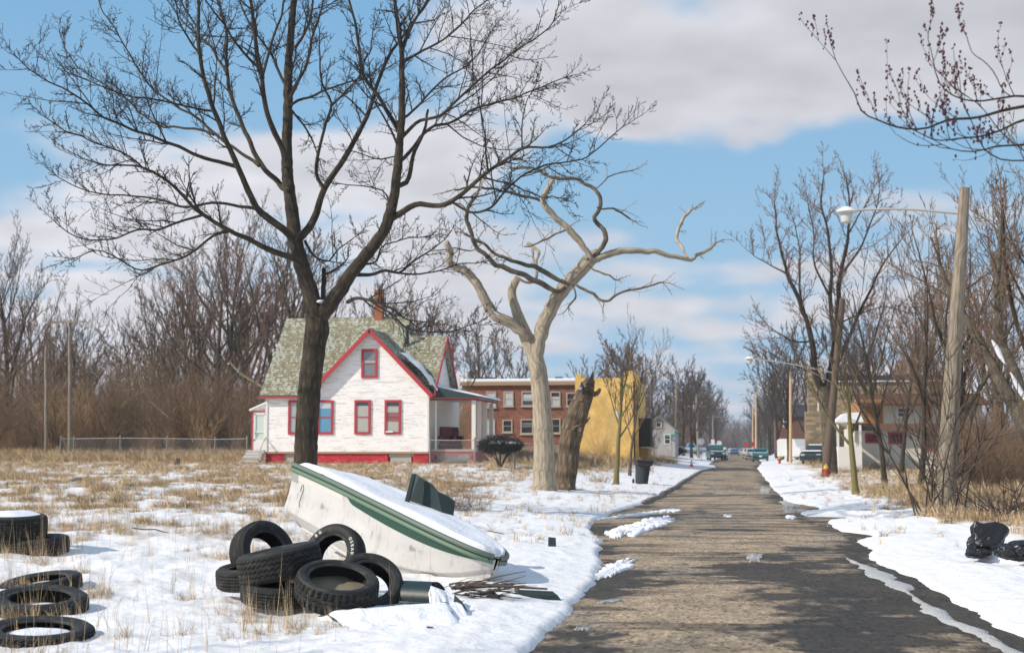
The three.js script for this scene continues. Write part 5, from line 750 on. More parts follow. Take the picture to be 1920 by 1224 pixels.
{ const d = 175, x = at(1472, 850, d).x, B = thing('corner_shop', 'small white shop with bright red roof band beside the tan pole', 'shop', [x, groundY(x, -d) - 0.1, -d]); part(B, 'wall', wallBox(1.3, 2.2, 5, 0, 0, -2.5), M.trimWhite); part(B, 'roof_band', box(1.45, 0.4, 5.2, 0, 2.3, -2.5), mat(lin(0.5, 0.03, 0.05), 0.6)); part(B, 'shop_window', box(0.4, 0.9, 0.05, -0.35, 1.2, 0.03), M.palePane); }

// ---------------------------------------------------------------- vehicles
const paint = (r, g, b, rough = 0.35) => new THREE.MeshPhysicalMaterial({ color: lin(r, g, b), roughness: rough, clearcoat: 0.5, clearcoatRoughness: 0.15 });
{ M.rubber = mat(lin(0.022, 0.022, 0.021), 0.85); M.chrome = mat(lin(0.5, 0.5, 0.5), 0.3, { metalness: 0.8 }); M.carGlass = mat(lin(0.02, 0.026, 0.03), 0.08); M.tail = mat(lin(0.35, 0.02, 0.02), 0.4); M.head = mat(lin(0.6, 0.6, 0.58), 0.2); M.plate = mat(lin(0.65, 0.66, 0.68), 0.6); M.amber = mat(lin(0.6, 0.25, 0.03), 0.4); }
const alongZ = (g, w) => g.rotateY(-Math.PI / 2).translate(w / 2, 0, 0);
function car(name, label, x, d, turn, o) {
  const C = thing(name, label, o.cat || 'car', [x, Math.max(roadY(d), groundY(x, -d)) + 0.01, -d], turn), w = o.w || 1.72;
  const body = part(C, 'body', alongZ(prism(o.body, w - 0.12, 0.06, 0.06), w), o.paint);
  if (o.lower) part(C, 'lower_body', alongZ(prism(o.lower, w - 0.08, 0.04, 0.05), w + 0.0), o.lowerPaint);
  const cw = w - 0.26; if (o.cabin) part(C, 'cabin', alongZ(prism(o.cabin, cw - 0.12, 0.06, 0.06), cw), o.cabinPaint || o.paint);
  for (const s of [-1, 1]) for (const q of o.sideGlass || []) { const g = prism(q, 0.012, 0); g.rotateY(-Math.PI / 2); part(C, 'side_window', g.translate(s * (cw / 2 + 0.003) + 0.006, 0, 0), M.carGlass); }
  for (const [z0, y0, z1, y1, ww, nm] of o.glass || []) { const a = Math.atan2(y1 - y0, z1 - z0), L = Math.hypot(y1 - y0, z1 - z0); part(C, nm || 'windscreen', new THREE.BoxGeometry(ww, 0.014, L).rotateX(-a).translate(0, (y0 + y1) / 2, (z0 + z1) / 2), M.carGlass); }
  const R = o.wheel || 0.31; for (const z of o.axles) for (const s of [-1, 1]) { const g = new THREE.Group(); g.name = 'wheel'; g.position.set(s * (w / 2 - 0.1), R, z); C.add(g); part(g, 'tyre', new THREE.TorusGeometry(R * 0.78, R * 0.24, 8, 20).rotateY(Math.PI / 2).scale(1.2, 1, 1), M.rubber); part(g, 'rim', new THREE.CylinderGeometry(R * 0.6, R * 0.6, 0.16, 14).rotateZ(Math.PI / 2), o.rim || M.chrome); }
  const bump = (nm, m, list) => { for (const [bw, bh, bd, bx, by, bz] of list) part(C, nm, rbox(bw, bh, bd, Math.min(bw, bh, bd) * 0.3, bx, by, bz), m); };
  bump('bumper', o.bumper || M.rubber, o.bumpers || []); bump('headlight', M.head, o.heads || []); bump('tail_light', M.tail, o.tails || []); bump('number_plate', M.plate, o.plates || []); bump('grille', M.rubber, o.grilles || []); bump('mirror', o.mirror || M.rubber, o.mirrors || []); bump('snow_patch', M.snow, o.snow || []); bump('trim', o.trim || M.chrome, o.trims || []);
  return C;
}
const SEDAN = { body: [[-2.3, 0.35], [-2.32, 0.78], [-2.2, 0.94], [-0.9, 0.98], [0.85, 0.95], [2.0, 0.84], [2.3, 0.68], [2.3, 0.35], [1.85, 0.3], [-1.85, 0.3]], cabin: [[-1.75, 0.93], [-1.1, 1.36], [0.1, 1.4], [1.05, 0.93]], sideGlass: [[[-1.45, 1.0], [-1.0, 1.3], [-0.35, 1.32], [-0.35, 1.0]], [[-0.25, 1.0], [-0.25, 1.32], [0.1, 1.32], [0.75, 1.0]]], glass: [[-1.78, 0.98, -1.18, 1.36, 1.2, 'rear_window'], [0.22, 1.38, 1.02, 0.98, 1.2]], axles: [-1.4, 1.4] };
const carX = (px, d) => at(px, 850, d).x;
car('sedan', 'dark teal sedan seen from behind on the right side of the street', carX(1426, 158), 158, Math.PI, { ...SEDAN, paint: paint(0.015, 0.12, 0.14), bumpers: [[1.7, 0.2, 0.16, 0, 0.5, -2.3]], tails: [[0.4, 0.13, 0.06, -0.6, 0.78, -2.31], [0.4, 0.13, 0.06, 0.6, 0.78, -2.31]], plates: [[0.34, 0.17, 0.03, 0, 0.6, -2.39]], snow: [[1.4, 0.06, 0.5, 0, 1.0, -2.0]] });
car('sedan', 'silver car parked just beyond the teal sedan', carX(1411, 180), 180, Math.PI, { ...SEDAN, paint: paint(0.42, 0.43, 0.43), bumpers: [[1.7, 0.2, 0.16, 0, 0.5, -2.3]], tails: [[0.32, 0.16, 0.06, -0.62, 0.8, -2.31], [0.32, 0.16, 0.06, 0.62, 0.8, -2.31]], plates: [[0.34, 0.17, 0.03, 0, 0.6, -2.39]] });
car('sedan', 'white car farther up behind the silver one', carX(1404, 205), 205, Math.PI, { ...SEDAN, paint: paint(0.62, 0.6, 0.56), tails: [[0.3, 0.16, 0.06, -0.62, 0.8, -2.31], [0.3, 0.16, 0.06, 0.62, 0.8, -2.31]], bumpers: [[1.7, 0.2, 0.16, 0, 0.5, -2.3]] });
car('sport_utility', 'dark teal utility vehicle facing us on the left side, snow on its roof', carX(1343, 165), 165, 0.12, { w: 1.86, cat: 'car', body: [[-2.3, 0.42], [-2.3, 1.05], [0.75, 1.1], [2.15, 1.02], [2.32, 0.8], [2.32, 0.42]], cabin: [[-2.25, 1.05], [-2.15, 1.74], [0.05, 1.78], [0.85, 1.06]], sideGlass: [[[-2.0, 1.15], [-1.95, 1.6], [-0.95, 1.62], [-0.95, 1.15]], [[-0.8, 1.15], [-0.8, 1.62], [-0.05, 1.62], [0.5, 1.15]]], glass: [[0.12, 1.74, 0.86, 1.12, 1.36]], axles: [-1.45, 1.45], wheel: 0.37, paint: paint(0.012, 0.09, 0.1), bumpers: [[1.8, 0.26, 0.2, 0, 0.52, 2.33]], heads: [[0.34, 0.16, 0.06, -0.66, 0.86, 2.36], [0.34, 0.16, 0.06, 0.66, 0.86, 2.36]], grilles: [[0.8, 0.16, 0.05, 0, 0.85, 2.38]], mirrors: [[0.2, 0.14, 0.1, -1.0, 1.2, 0.6], [0.2, 0.14, 0.1, 1.0, 1.2, 0.6]], snow: [[1.3, 0.08, 1.6, 0, 1.87, -1.0], [1.4, 0.07, 0.5, 0, 1.15, 1.0]] });
car('sedan', 'white snow-covered car behind the dark utility vehicle', carX(1352, 176), 176, 0, { ...SEDAN, paint: paint(0.5, 0.5, 0.5), heads: [[0.34, 0.14, 0.06, -0.6, 0.72, 2.33], [0.34, 0.14, 0.06, 0.6, 0.72, 2.33]], bumpers: [[1.7, 0.2, 0.16, 0, 0.48, 2.33]], snow: [[1.3, 0.1, 1.1, 0, 1.48, -0.5], [1.4, 0.08, 0.9, 0, 0.98, 1.5]] });
car('pickup_truck', 'blue and white pickup truck parked sideways beyond the cone', carX(1293, 232), 232, Math.PI / 2, { w: 1.95, cat: 'truck', body: [[-2.7, 0.75], [-2.7, 1.12], [0.2, 1.12], [1.2, 1.12], [2.5, 1.06], [2.7, 0.95], [2.7, 0.75]], paint: paint(0.5, 0.5, 0.49), lower: [[-2.7, 0.42], [-2.7, 0.74], [2.7, 0.74], [2.7, 0.42]], lowerPaint: paint(0.06, 0.24, 0.45), cabin: [[-0.35, 1.1], [-0.3, 1.76], [0.75, 1.78], [1.3, 1.1]], cabinPaint: paint(0.09, 0.36, 0.62), sideGlass: [[[-0.05, 1.18], [-0.02, 1.66], [0.66, 1.68], [1.0, 1.18]]], glass: [[0.8, 1.74, 1.3, 1.16, 1.4]], axles: [-1.7, 1.75], wheel: 0.37, bumper: M.chrome, bumpers: [[1.9, 0.2, 0.16, 0, 0.55, 2.76], [1.9, 0.2, 0.16, 0, 0.55, -2.76]], heads: [[0.3, 0.2, 0.06, -0.75, 0.88, 2.72], [0.3, 0.2, 0.06, 0.75, 0.88, 2.72]], trim: paint(0.1, 0.28, 0.55), trims: [[0.02, 0.07, 5.2, -0.985, 1.16, 0], [0.02, 0.07, 5.2, 0.985, 1.16, 0]] });
car('parked_sedan', 'dark snow-topped car half hidden by the brown leaning pole', carX(1532, 112), 112, -0.25, { ...SEDAN, paint: paint(0.012, 0.03, 0.03), bumpers: [[1.7, 0.2, 0.16, 0, 0.5, 2.3]], heads: [[0.34, 0.14, 0.06, -0.6, 0.7, 2.33], [0.34, 0.14, 0.06, 0.6, 0.7, 2.33]], snow: [[1.5, 0.1, 1.2, 0, 1.02, 1.5], [1.25, 0.1, 1.0, 0, 1.48, -0.5]] });
car('parked_sedan', 'black car parked left of the blue pickup', carX(1247, 160), 160, 1.4, { ...SEDAN, paint: paint(0.012, 0.012, 0.014), bumpers: [[1.7, 0.2, 0.16, 0, 0.5, 2.3]], snow: [[1.4, 0.08, 1.0, 0, 1.0, 1.5]] });
car('delivery_van', 'white van with rounded roof beside the tan pole', carX(1494, 150), 150, 0.5, { w: 1.9, cat: 'van', body: [[-2.3, 0.4], [-2.3, 2.0], [-1.9, 2.12], [1.0, 2.1], [1.5, 1.35], [2.3, 1.05], [2.35, 0.4]], paint: paint(0.62, 0.63, 0.62), glass: [[1.05, 2.06, 1.52, 1.4, 1.5]], axles: [-1.4, 1.5], wheel: 0.36, bumpers: [[1.8, 0.22, 0.16, 0, 0.5, 2.38]], heads: [[0.3, 0.18, 0.06, -0.7, 0.85, 2.36], [0.3, 0.18, 0.06, 0.7, 0.85, 2.36]] });
for (const [px, d, c, lab] of [[1372, 330, [0.5, 0.5, 0.5], 'pale car far up the street, left of its end'], [1378, 300, [0.05, 0.1, 0.18], 'blue car far up the street'], [1392, 340, [0.6, 0.57, 0.52], 'cream car far up the street, right of its end']]) car('far_car', lab, carX(px, d), d, px < 1385 ? 0 : Math.PI, { ...SEDAN, paint: paint(...c), bumpers: [[1.7, 0.2, 0.16, 0, 0.5, 2.3]], snow: [[1.3, 0.06, 1.0, 0, 1.46, -0.5]] });

// ---------------------------------------------------------------- poles, lamps, signs, hydrants, bin
function pole(label, b, t, d, w0, w1, m, o = {}) {
  const A = at(b[0], b[1], d), B = at(t[0], t[1], d), y0 = groundY(A.x, -d) - 0.2, P = thing('utility_pole', label, 'pole', [A.x, y0, -d]), L = [], R = [], n = 24;
  for (let i = 0; i <= n; i++) { const k = i / n; L.push([(B.x - A.x) * k + (vnoise(k * 5, d) - 0.5) * 0.04, (B.y - y0) * k, (o.lean || 0) * k]); R.push(lerp(w0, w1, k) / 200); }
  const T = new Tubes(); T.add(L, R, 16, (s, nn, v) => 1 + 0.04 * (wrapNoise2(s / nn * 8, v * 0.6, 8, 99, 3) - 0.5)); part(P, 'shaft', T.geo(), m);
  for (const [py, len, dx] of o.arms || []) { const y = at(b[0], py, d).y - y0; part(P, 'crossarm', box(len, 0.11, 0.1, (B.x - A.x) * y / (B.y - y0) + (dx || 0), y, 0.16), m); for (const s of [-0.42, -0.15, 0.2, 0.42]) part(P, 'insulator', cyl(0.035, 0.03, 0.11, 6, (B.x - A.x) * y / (B.y - y0) + (dx || 0) + s * len, y + 0.055, 0.16), M.concrete); }
  for (const [py, h, dx] of o.cans || []) { const y = at(b[0], py, d).y - y0; part(P, 'transformer', cyl(0.22, 0.22, h, 12, dx, y, 0.1), M.concrete); }
  if (o.lamp) { // arm and hanging lamp head
    const [lx, ly, ay, lz] = o.lamp, H = at(lx, ly, d + lz), tip = [H.x - A.x, H.y - y0 + 0.02, -lz], ya = at(b[0], ay, d).y - y0, f = ya / (B.y - y0), root = [(B.x - A.x) * f, ya, 0], mid = [lerp(root[0], tip[0], 0.5), lerp(ya, tip[1], 0.5) + 0.07, lerp(0, -lz, 0.5)], T2 = new Tubes(), c = new THREE.CatmullRomCurve3([root, mid, tip].map((q) => new THREE.Vector3(...q))).getPoints(14).map((q) => [q.x, q.y, q.z]);
    T2.add(c, c.map(() => 0.028), 7); part(P, 'lamp_arm', T2.geo(), M.concrete); const B2 = new Tubes(); B2.add([[(B.x - A.x) * f * 0.93, ya - 0.55, 0], [lerp(root[0], tip[0], 0.42), mid[1] - 0.05, lerp(0, -lz, 0.42)]], [0.014, 0.014], 5); part(P, 'arm_brace', B2.geo(), M.concrete);
    const Hd = new THREE.Group(); Hd.name = 'lamp_head'; Hd.position.set(...tip); P.add(Hd); part(Hd, 'hood', new THREE.LatheGeometry([[0.02, 0.1], [0.1, 0.075], [0.2, 0.02], [0.25, -0.03], [0.25, -0.05], [0.14, -0.07]].map((q) => new THREE.Vector2(...q)), 18), M.trimWhite); part(Hd, 'globe', new THREE.LatheGeometry([[0.135, -0.06], [0.14, -0.14], [0.125, -0.26], [0.1, -0.3], [0.02, -0.31]].map((q) => new THREE.Vector2(...q)), 16), mat(lin(0.55, 0.55, 0.52), 0.4)); part(Hd, 'photocell', cyl(0.035, 0.03, 0.1, 8, 0, 0.09, 0), mat(lin(0.05, 0.3, 0.5), 0.5));
  }
  return P;
}
pole('thick pale grey leaning pole with sawn top on the right', [1768, 950], [1810, 352], 33.5, 50, 23, M.pole, { lamp: [1588, 396, 402, 0] });
pole('brown leaning pole with rusty foot behind the hydrant', [1548, 892], [1580, 560], 74, 46, 30, M.poledark, { lamp: [1406, 672, 700, 0] });
pole('tan straight pole with dark wrapped band by the white van', [1483, 866], [1483, 698], 130, 30, 22, M.poletan);
pole('short tan pole standing before the left wood', [86, 838], [85, 648], 78, 22, 15, M.pole); pole('tall tan pole with crossarm before the left wood', [130, 838], [130, 600], 78, 24, 16, M.pole, { arms: [[604, 2.2]] });
pole('slim brown pole near the green street sign', [1267, 856], [1269, 716], 168, 32, 22, M.pole, {}); pole('pole with crossarms and transformer behind the pickup', [1310, 858], [1306, 738], 178, 36, 26, M.pole, { arms: [[762, 2.2], [754, 1.6]], cans: [[772, 0.9, -0.4]] });
pole('far wooden pole on the left of the street', [1338, 852], [1337, 775], 260, 32, 24, M.pole, { arms: [[782, 2.4]] }); pole('far wooden pole on the right of the street', [1418, 852], [1418, 735], 215, 34, 24, M.poletan, { lamp: [1388, 738, 745, 0] }); pole('lamp pole farther up the right side', [1412, 850], [1412, 760], 300, 34, 24, M.poletan, { lamp: [1372, 757, 764, 0] });
function sign(name, label, px, py, d, postH, board, turn = 0) { const A = at(px, py, d), y0 = groundY(A.x, -d), S = thing(name, label, 'sign', [A.x, y0, -d], turn); part(S, 'post', cyl(0.04, 0.04, A.y - y0 + postH, 8), M.concrete); board(S, A.y - y0); }
const octagon = (r, t) => new THREE.CylinderGeometry(r, r, t, 8).rotateY(Math.PI / 8).rotateX(Math.PI / 2);
const green = mat(lin(0.03, 0.28, 0.2), 0.5), signRed = mat(lin(0.5, 0.02, 0.03), 0.5), signGrey = mat(lin(0.55, 0.56, 0.57), 0.45, { metalness: 0.3 });
sign('street_name_sign', 'green street name blades on a post by the slim brown pole', 1259, 820, 150, 0.35, (S, y) => { part(S, 'blade', box(1.2, 0.26, 0.02, 0, y + 0.2, 0.05), green); part(S, 'blade', box(0.02, 0.26, 1.1, 0, y - 0.1, 0), green); });
sign('stop_sign', 'grey back of a stop sign beside the pole with crossarms', 1315, 828, 160, 0.1, (S, y) => part(S, 'board', octagon(0.4, 0.02).translate(0, y, 0.05), signGrey)); sign('round_sign', 'white disc sign above the dark utility vehicle', 1349, 831, 205, 0.1, (S, y) => part(S, 'board', octagon(0.4, 0.02).translate(0, y, 0.05), M.plate)); sign('notice_board', 'white board sign left of the white disc sign', 1337, 829, 210, 0.1, (S, y) => part(S, 'board', box(0.55, 0.8, 0.03, 0, y, 0.05), M.plate));
sign('stop_sign', 'red stop sign under the far green street sign', 1400, 833, 255, 0.35, (S, y) => { part(S, 'board', octagon(0.42, 0.02).translate(0, y, 0.05), signRed); part(S, 'blade', box(0.9, 0.25, 0.02, -0.2, y + 0.62, 0.05), green); }); sign('stop_sign', 'red stop sign nearer the silver car', 1413, 833, 245, 0.1, (S, y) => part(S, 'board', octagon(0.42, 0.02).translate(0, y, 0.05), signRed));
function hydrant(label, px, d) { const x = at(px, 850, d).x, H = thing('fire_hydrant', label, 'hydrant', [x, groundY(x, -d) - 0.03, -d]), r = mat(lin(0.33, 0.05, 0.03), 0.7), y = mat(lin(0.6, 0.36, 0.02), 0.6); part(H, 'base', new THREE.LatheGeometry([[0, 0], [0.17, 0], [0.17, 0.05], [0.12, 0.07], [0.11, 0.42], [0.14, 0.44], [0.14, 0.48]].map((q) => new THREE.Vector2(...q)), 16), r); part(H, 'bonnet', new THREE.LatheGeometry([[0.14, 0.48], [0.13, 0.55], [0.09, 0.64], [0.03, 0.68], [0.03, 0.74], [0, 0.74]].map((q) => new THREE.Vector2(...q)), 16), y); for (const [a, n] of [[0, 0.08], [Math.PI / 2, 0.06], [-Math.PI / 2, 0.06]]) part(H, 'outlet', new THREE.CylinderGeometry(n, n, 0.14, 12).rotateX(Math.PI / 2).translate(0, 0.4, 0.14).rotateY(a), r); }
hydrant('red fire hydrant with yellow top at the foot of the brown pole', 1549, 73); hydrant('far red and yellow hydrant left of the tan pole', 1462, 128);
{ // wheeled bin
  const d = 61, x = at(1203, 905, d).x, B = thing('wheeled_bin', 'dark wheeled rubbish bin standing askew by the left kerb', 'bin', [x, groundY(x, -d) - 0.03, -d], 0.3), m = mat(lin(0.02, 0.028, 0.03), 0.6); B.rotation.z = -0.08; B.scale.setScalar(1.12);
  part(B, 'body', new THREE.CylinderGeometry(0.42, 0.33, 0.78, 4, 1).rotateY(Math.PI / 4).scale(0.82, 1, 0.95).translate(0, 0.42, 0), m); part(B, 'rim', rbox(0.62, 0.14, 0.68, 0.03, 0, 0.8, 0), mat(lin(0.045, 0.03, 0.03), 0.6)); part(B, 'lid', rbox(0.68, 0.07, 0.74, 0.03, 0, 0.9, 0.01), m); part(B, 'handle', new THREE.CylinderGeometry(0.018, 0.018, 0.5, 8).rotateZ(Math.PI / 2).translate(0, 0.86, -0.42), m); for (const s of [-1, 1]) part(B, 'wheel', new THREE.TorusGeometry(0.08, 0.03, 8, 14).rotateY(Math.PI / 2).translate(s * 0.27, 0.1, -0.26), M.rubber);
}
{ const d = 108, x = at(1297, 868, d).x, C = thing('traffic_cone', 'small orange traffic cone on the snow by the kerb', 'cone', [x, groundY(x, -d) - 0.02, -d]), or = mat(lin(0.75, 0.13, 0.03), 0.6); part(C, 'base', rbox(0.36, 0.04, 0.36, 0.015, 0, 0.03, 0), or); part(C, 'cone_body', cyl(0.13, 0.03, 0.48, 14, 0, 0.05, 0), or); part(C, 'band', cyl(0.092, 0.064, 0.13, 14, 0, 0.24, 0), M.plate); }

// ---------------------------------------------------------------- the dumped boat
const plastic = mat(lin(0.012, 0.028, 0.027), 0.45), ABOVE = new THREE.Vector3(0, 1, 0);
{
  const stern = at(550, 893, 18.4), bow = at(932, 1050, 16.1), Lb = 4.1, hb = 0.66;
  const fwd0 = bow.clone().sub(stern), away = new THREE.Vector3(-fwd0.z, 0, fwd0.x).normalize(); if (away.z > 0) away.negate();
  const cs = stern.clone().addScaledVector(away, hb), X = bow.clone().sub(cs), len = X.length(); X.normalize();
  const Z = away.clone().negate(); Z.addScaledVector(X, -Z.dot(X)).normalize(); let Y = Z.clone().cross(X).normalize();
  const roll = new THREE.Quaternion().setFromAxisAngle(X, -0.18); Y.applyQuaternion(roll); Z.applyQuaternion(roll);
  const B = thing('boat', 'white boat hull with green stripe dumped bow down in the snow', 'boat'); const m4 = new THREE.Matrix4().makeBasis(X, Y, Z).setPosition(cs); B.applyMatrix4(m4);
  // hull in its own axes: x forward from the stern, y up from the gunwale line, z to our side
  const half = (t) => hb * (t < 0.45 ? lerp(0.94, 1, t / 0.45) : Math.sqrt(Math.max(0, 1 - Math.pow((t - 0.45) / 0.55, 1.75)))) + 0.02, keel = (t) => -lerp(0.88, 0.16, Math.pow(clamp((t - 0.35) / 0.65), 3.4)), sheer = (t) => 0.05 * Math.sin(t * 3.14) + 0.0;
  const section = (t, s) => { // s 0 at the gunwale, 1 at the keel -> [y, z]
    const k = keel(t), h = half(t), top = sheer(t); const cy = lerp(top, k, 0.66), cz = h * lerp(0.9, 0.55, smooth(0.5, 1, t));
    if (s < 0.6) { const q = s / 0.6; return [lerp(top, cy, q), lerp(h, cz, q) - 0.03 * Math.sin(q * 3.14) * smooth(1, 0.6, t)]; }
    if (s < 0.66) return [cy - 0.012, lerp(cz, cz - 0.05, (s - 0.6) / 0.06)];
    const q = (s - 0.66) / 0.34; return [lerp(cy - 0.012, k, q) - 0.05 * Math.sin(q * 3.14), lerp(cz - 0.05, 0, q)];
  };
  const scuff = dataTexture(512, 256, (u, v) => { const a = wrapFbm(u, v, 6, 5, 31), b = wrapNoise2(u * 40, v * 9, 40, 9, 5), s = smooth(0.66, 0.8, a * 0.6 + b * 0.4); const st = smooth(0.62, 0.75, wrapNoise2(u * 70, v * 5, 70, 5, 8) * 0.6 + a * 0.4), k = 1 - 0.22 * s - 0.1 * a - 0.08 * st; return [0.95 * k, 0.935 * k, 0.905 * k]; }, true);
  const white = new THREE.MeshPhysicalMaterial({ color: lin(0.66, 0.66, 0.675), map: scuff, roughness: 0.45, clearcoat: 0.15, clearcoatRoughness: 0.3 });
  const skin = (side) => sheet(70, 48, (u, v) => { const [y, z] = section(u, v); return [u * len, y, z * side]; }, (u, v) => [u * 2, v]);
  const hullG = join([skin(1), skin(-1), sheet(16, 24, (u, v) => { const [y, z] = section(0, v); return [0.004, y, z * (u * 2 - 1)]; })]); part(B, 'hull', hullG, white);
  const band = (t0, t1, s0, s1, off, taper) => sheet(60, 4, (u, v) => { const t = lerp(t0, t1, u), s = lerp(s0, lerp(s1[0], s1[1], u) * (taper ? smooth(-0.02, 0.12, u) : 1), v), [y, z] = section(t, s); return [t * len + (t > 0.99 ? 0.004 : 0), y, z + off]; });
  const dg = mat(lin(0.012, 0.06, 0.035), 0.4), fg = mat(lin(0.12, 0.165, 0.13), 0.55), pg = mat(lin(0.12, 0.2, 0.13), 0.55);
  part(B, 'stripe', band(0.36, 0.996, 0.03, [0.11, 0.25], 0.005, true), dg); part(B, 'faded_stripe', band(0.0, 0.05, 0.03, [0.2, 0.19], 0.006, false), mat(lin(0.28, 0.30, 0.27), 0.7)); part(B, 'faded_stripe', band(0.05, 0.37, 0.04, [0.16, 0.13], 0.004, false), mat(lin(0.58, 0.55, 0.51), 0.7));
  const rail = (dy, h, off, w) => { const P = sheet(70, 4, (u, v) => { const [y, z] = section(u, 0), q = Math.round(v * 4); return [u * len, y + dy + [h / 2, h / 2, 0, -h / 2, -h / 2][q], z + off + [-0.02, w, w * 1.25, w, -0.02][q]]; }), Q = sheet(70, 4, (u, v) => { const [y, z] = section(u, 0), q = Math.round(v * 4); return [u * len, y + dy + [h / 2, h / 2, 0, -h / 2, -h / 2][q], -(z + off + [-0.02, w, w * 1.25, w, -0.02][q])]; }); return join([P, Q]); };
  part(B, 'rub_rail', rail(0.03, 0.055, 0.0, 0.03), fg); part(B, 'rub_rail', rail(-0.035, 0.05, 0.0, 0.026), pg); part(B, 'rail_insert', rail(-0.002, 0.016, 0.0, 0.018), mat(lin(0.03, 0.02, 0.015), 0.7));
  for (let i = 0; i < 16; i++) { const t = 0.04 + i * 0.06, [y, z] = section(t, 0.06); part(B, 'rivet', new THREE.SphereGeometry(0.011, 8, 6).translate(t * len, y, z + 0.006), M.concrete); }
  part(B, 'deck', sheet(40, 8, (u, v) => [u * len, sheer(u) + 0.02, half(u) * (v * 2 - 1) * 0.98]), mat(lin(0.5, 0.5, 0.48), 0.6));
  part(B, 'snow_cover', sheet(80, 20, (u, v) => { const s = v * 2 - 1, e = smooth(1, 0.86, Math.abs(s)) * smooth(0, 0.02, u) * smooth(1, 0.975, u); return [lerp(0.02, len - 0.03, u), sheer(u) + 0.03 + e * (0.055 + 0.05 * fbm(u * 7, s * 2 + 5, 3)), half(u) * s * 0.96]; }, (u, v) => [u * 4, v * 1.3]), M.snow);
  // spray rail, the torn chine and the scrawled mark on the side
  part(B, 'spray_rail', sheet(40, 2, (u, v) => { const t = lerp(0.05, 0.8, u), [y, z] = section(t, 0.8), q = Math.round(v * 2); return [t * len, y + [0.02, -0.01, -0.03][q], z + [0.0, 0.05, 0.0][q]]; }), white);
  { const T = new Tubes(); T.add([[0.32, -0.27], [0.33, -0.2], [0.37, -0.17], [0.4, -0.22], [0.37, -0.32], [0.36, -0.4], [0.4, -0.46]].map(([x, y]) => { const s = -y / 0.95, [yy, z] = section(x / len, s); return [x, yy, z + 0.003]; }), Array(7).fill(0.006), 5); part(B, 'pen_mark', T.geo(), mat(lin(0.2, 0.2, 0.2), 0.8)); }
  { const T = new Tubes(); T.add([[2.46, 0.58], [2.52, 0.66], [2.6, 0.8]].map(([x, s]) => { const [yy, z] = section(x / len, s); return [x, yy, z + 0.01]; }), [0.035, 0.03, 0.02], 6, (a, n, v) => 0.7 + 0.6 * hash2(a, Math.round(v * 20))); part(B, 'gouge', T.geo(), mat(lin(0.33, 0.3, 0.25), 0.9)); }
  part(B, 'cleat', rbox(0.09, 0.045, 0.05, 0.01, 0.86, 0.07, hb + 0.0), M.rubber);
}
// ---------------------------------------------------------------- tyres
const dusty = dataTexture(256, 256, (u, v) => { const a = wrapFbm(u, v, 5, 5, 41), k = smooth(0.5, 0.75, a); return [lerp(0.115, 0.25, k), lerp(0.12, 0.24, k), lerp(0.117, 0.22, k)]; }, true);
const rubberM = mat(0xffffff, 0.72, { map: again(dusty, 3, 1) }), treadM = mat(lin(0.8, 0.78, 0.74), 0.85, { map: again(dusty, 5, 1) }), linerM = mat(lin(0.012, 0.012, 0.012), 0.8);
const TREAD = {
  zigzag: (a, y) => { let g = 0; for (const c of [-0.62, -0.2, 0.22, 0.64]) { const z = c + 0.1 * (Math.abs(((a * 17) % 1 + 1) % 1 - 0.5) * 4 - 1); g = Math.max(g, 1 - Math.abs(y - z) / 0.055); } return clamp(g * 1.6); },
  lug: (a, y) => { const e = Math.abs(y), p = ((a * 15 + y * 0.25) % 1 + 1) % 1; return e > 0.35 ? smooth(0.28, 0.18, Math.abs(p - 0.5)) : clamp((1 - Math.abs(y + 0.08 * Math.sin(a * 60)) / 0.07)); },
  rib: (a, y) => { let g = 0; for (const c of [-0.55, -0.18, 0.18, 0.55]) g = Math.max(g, 1 - Math.abs(y - c) / 0.05); return clamp(g * 1.5); },
  block: (a, y) => { const r = Math.floor((y + 1) * 3.5), p = ((a * 26 + r * 0.37) % 1 + 1) % 1, q = (((y + 1) * 3.5) % 1); return Math.max(smooth(0.2, 0.1, q), smooth(0.22, 0.12, p)); },
};
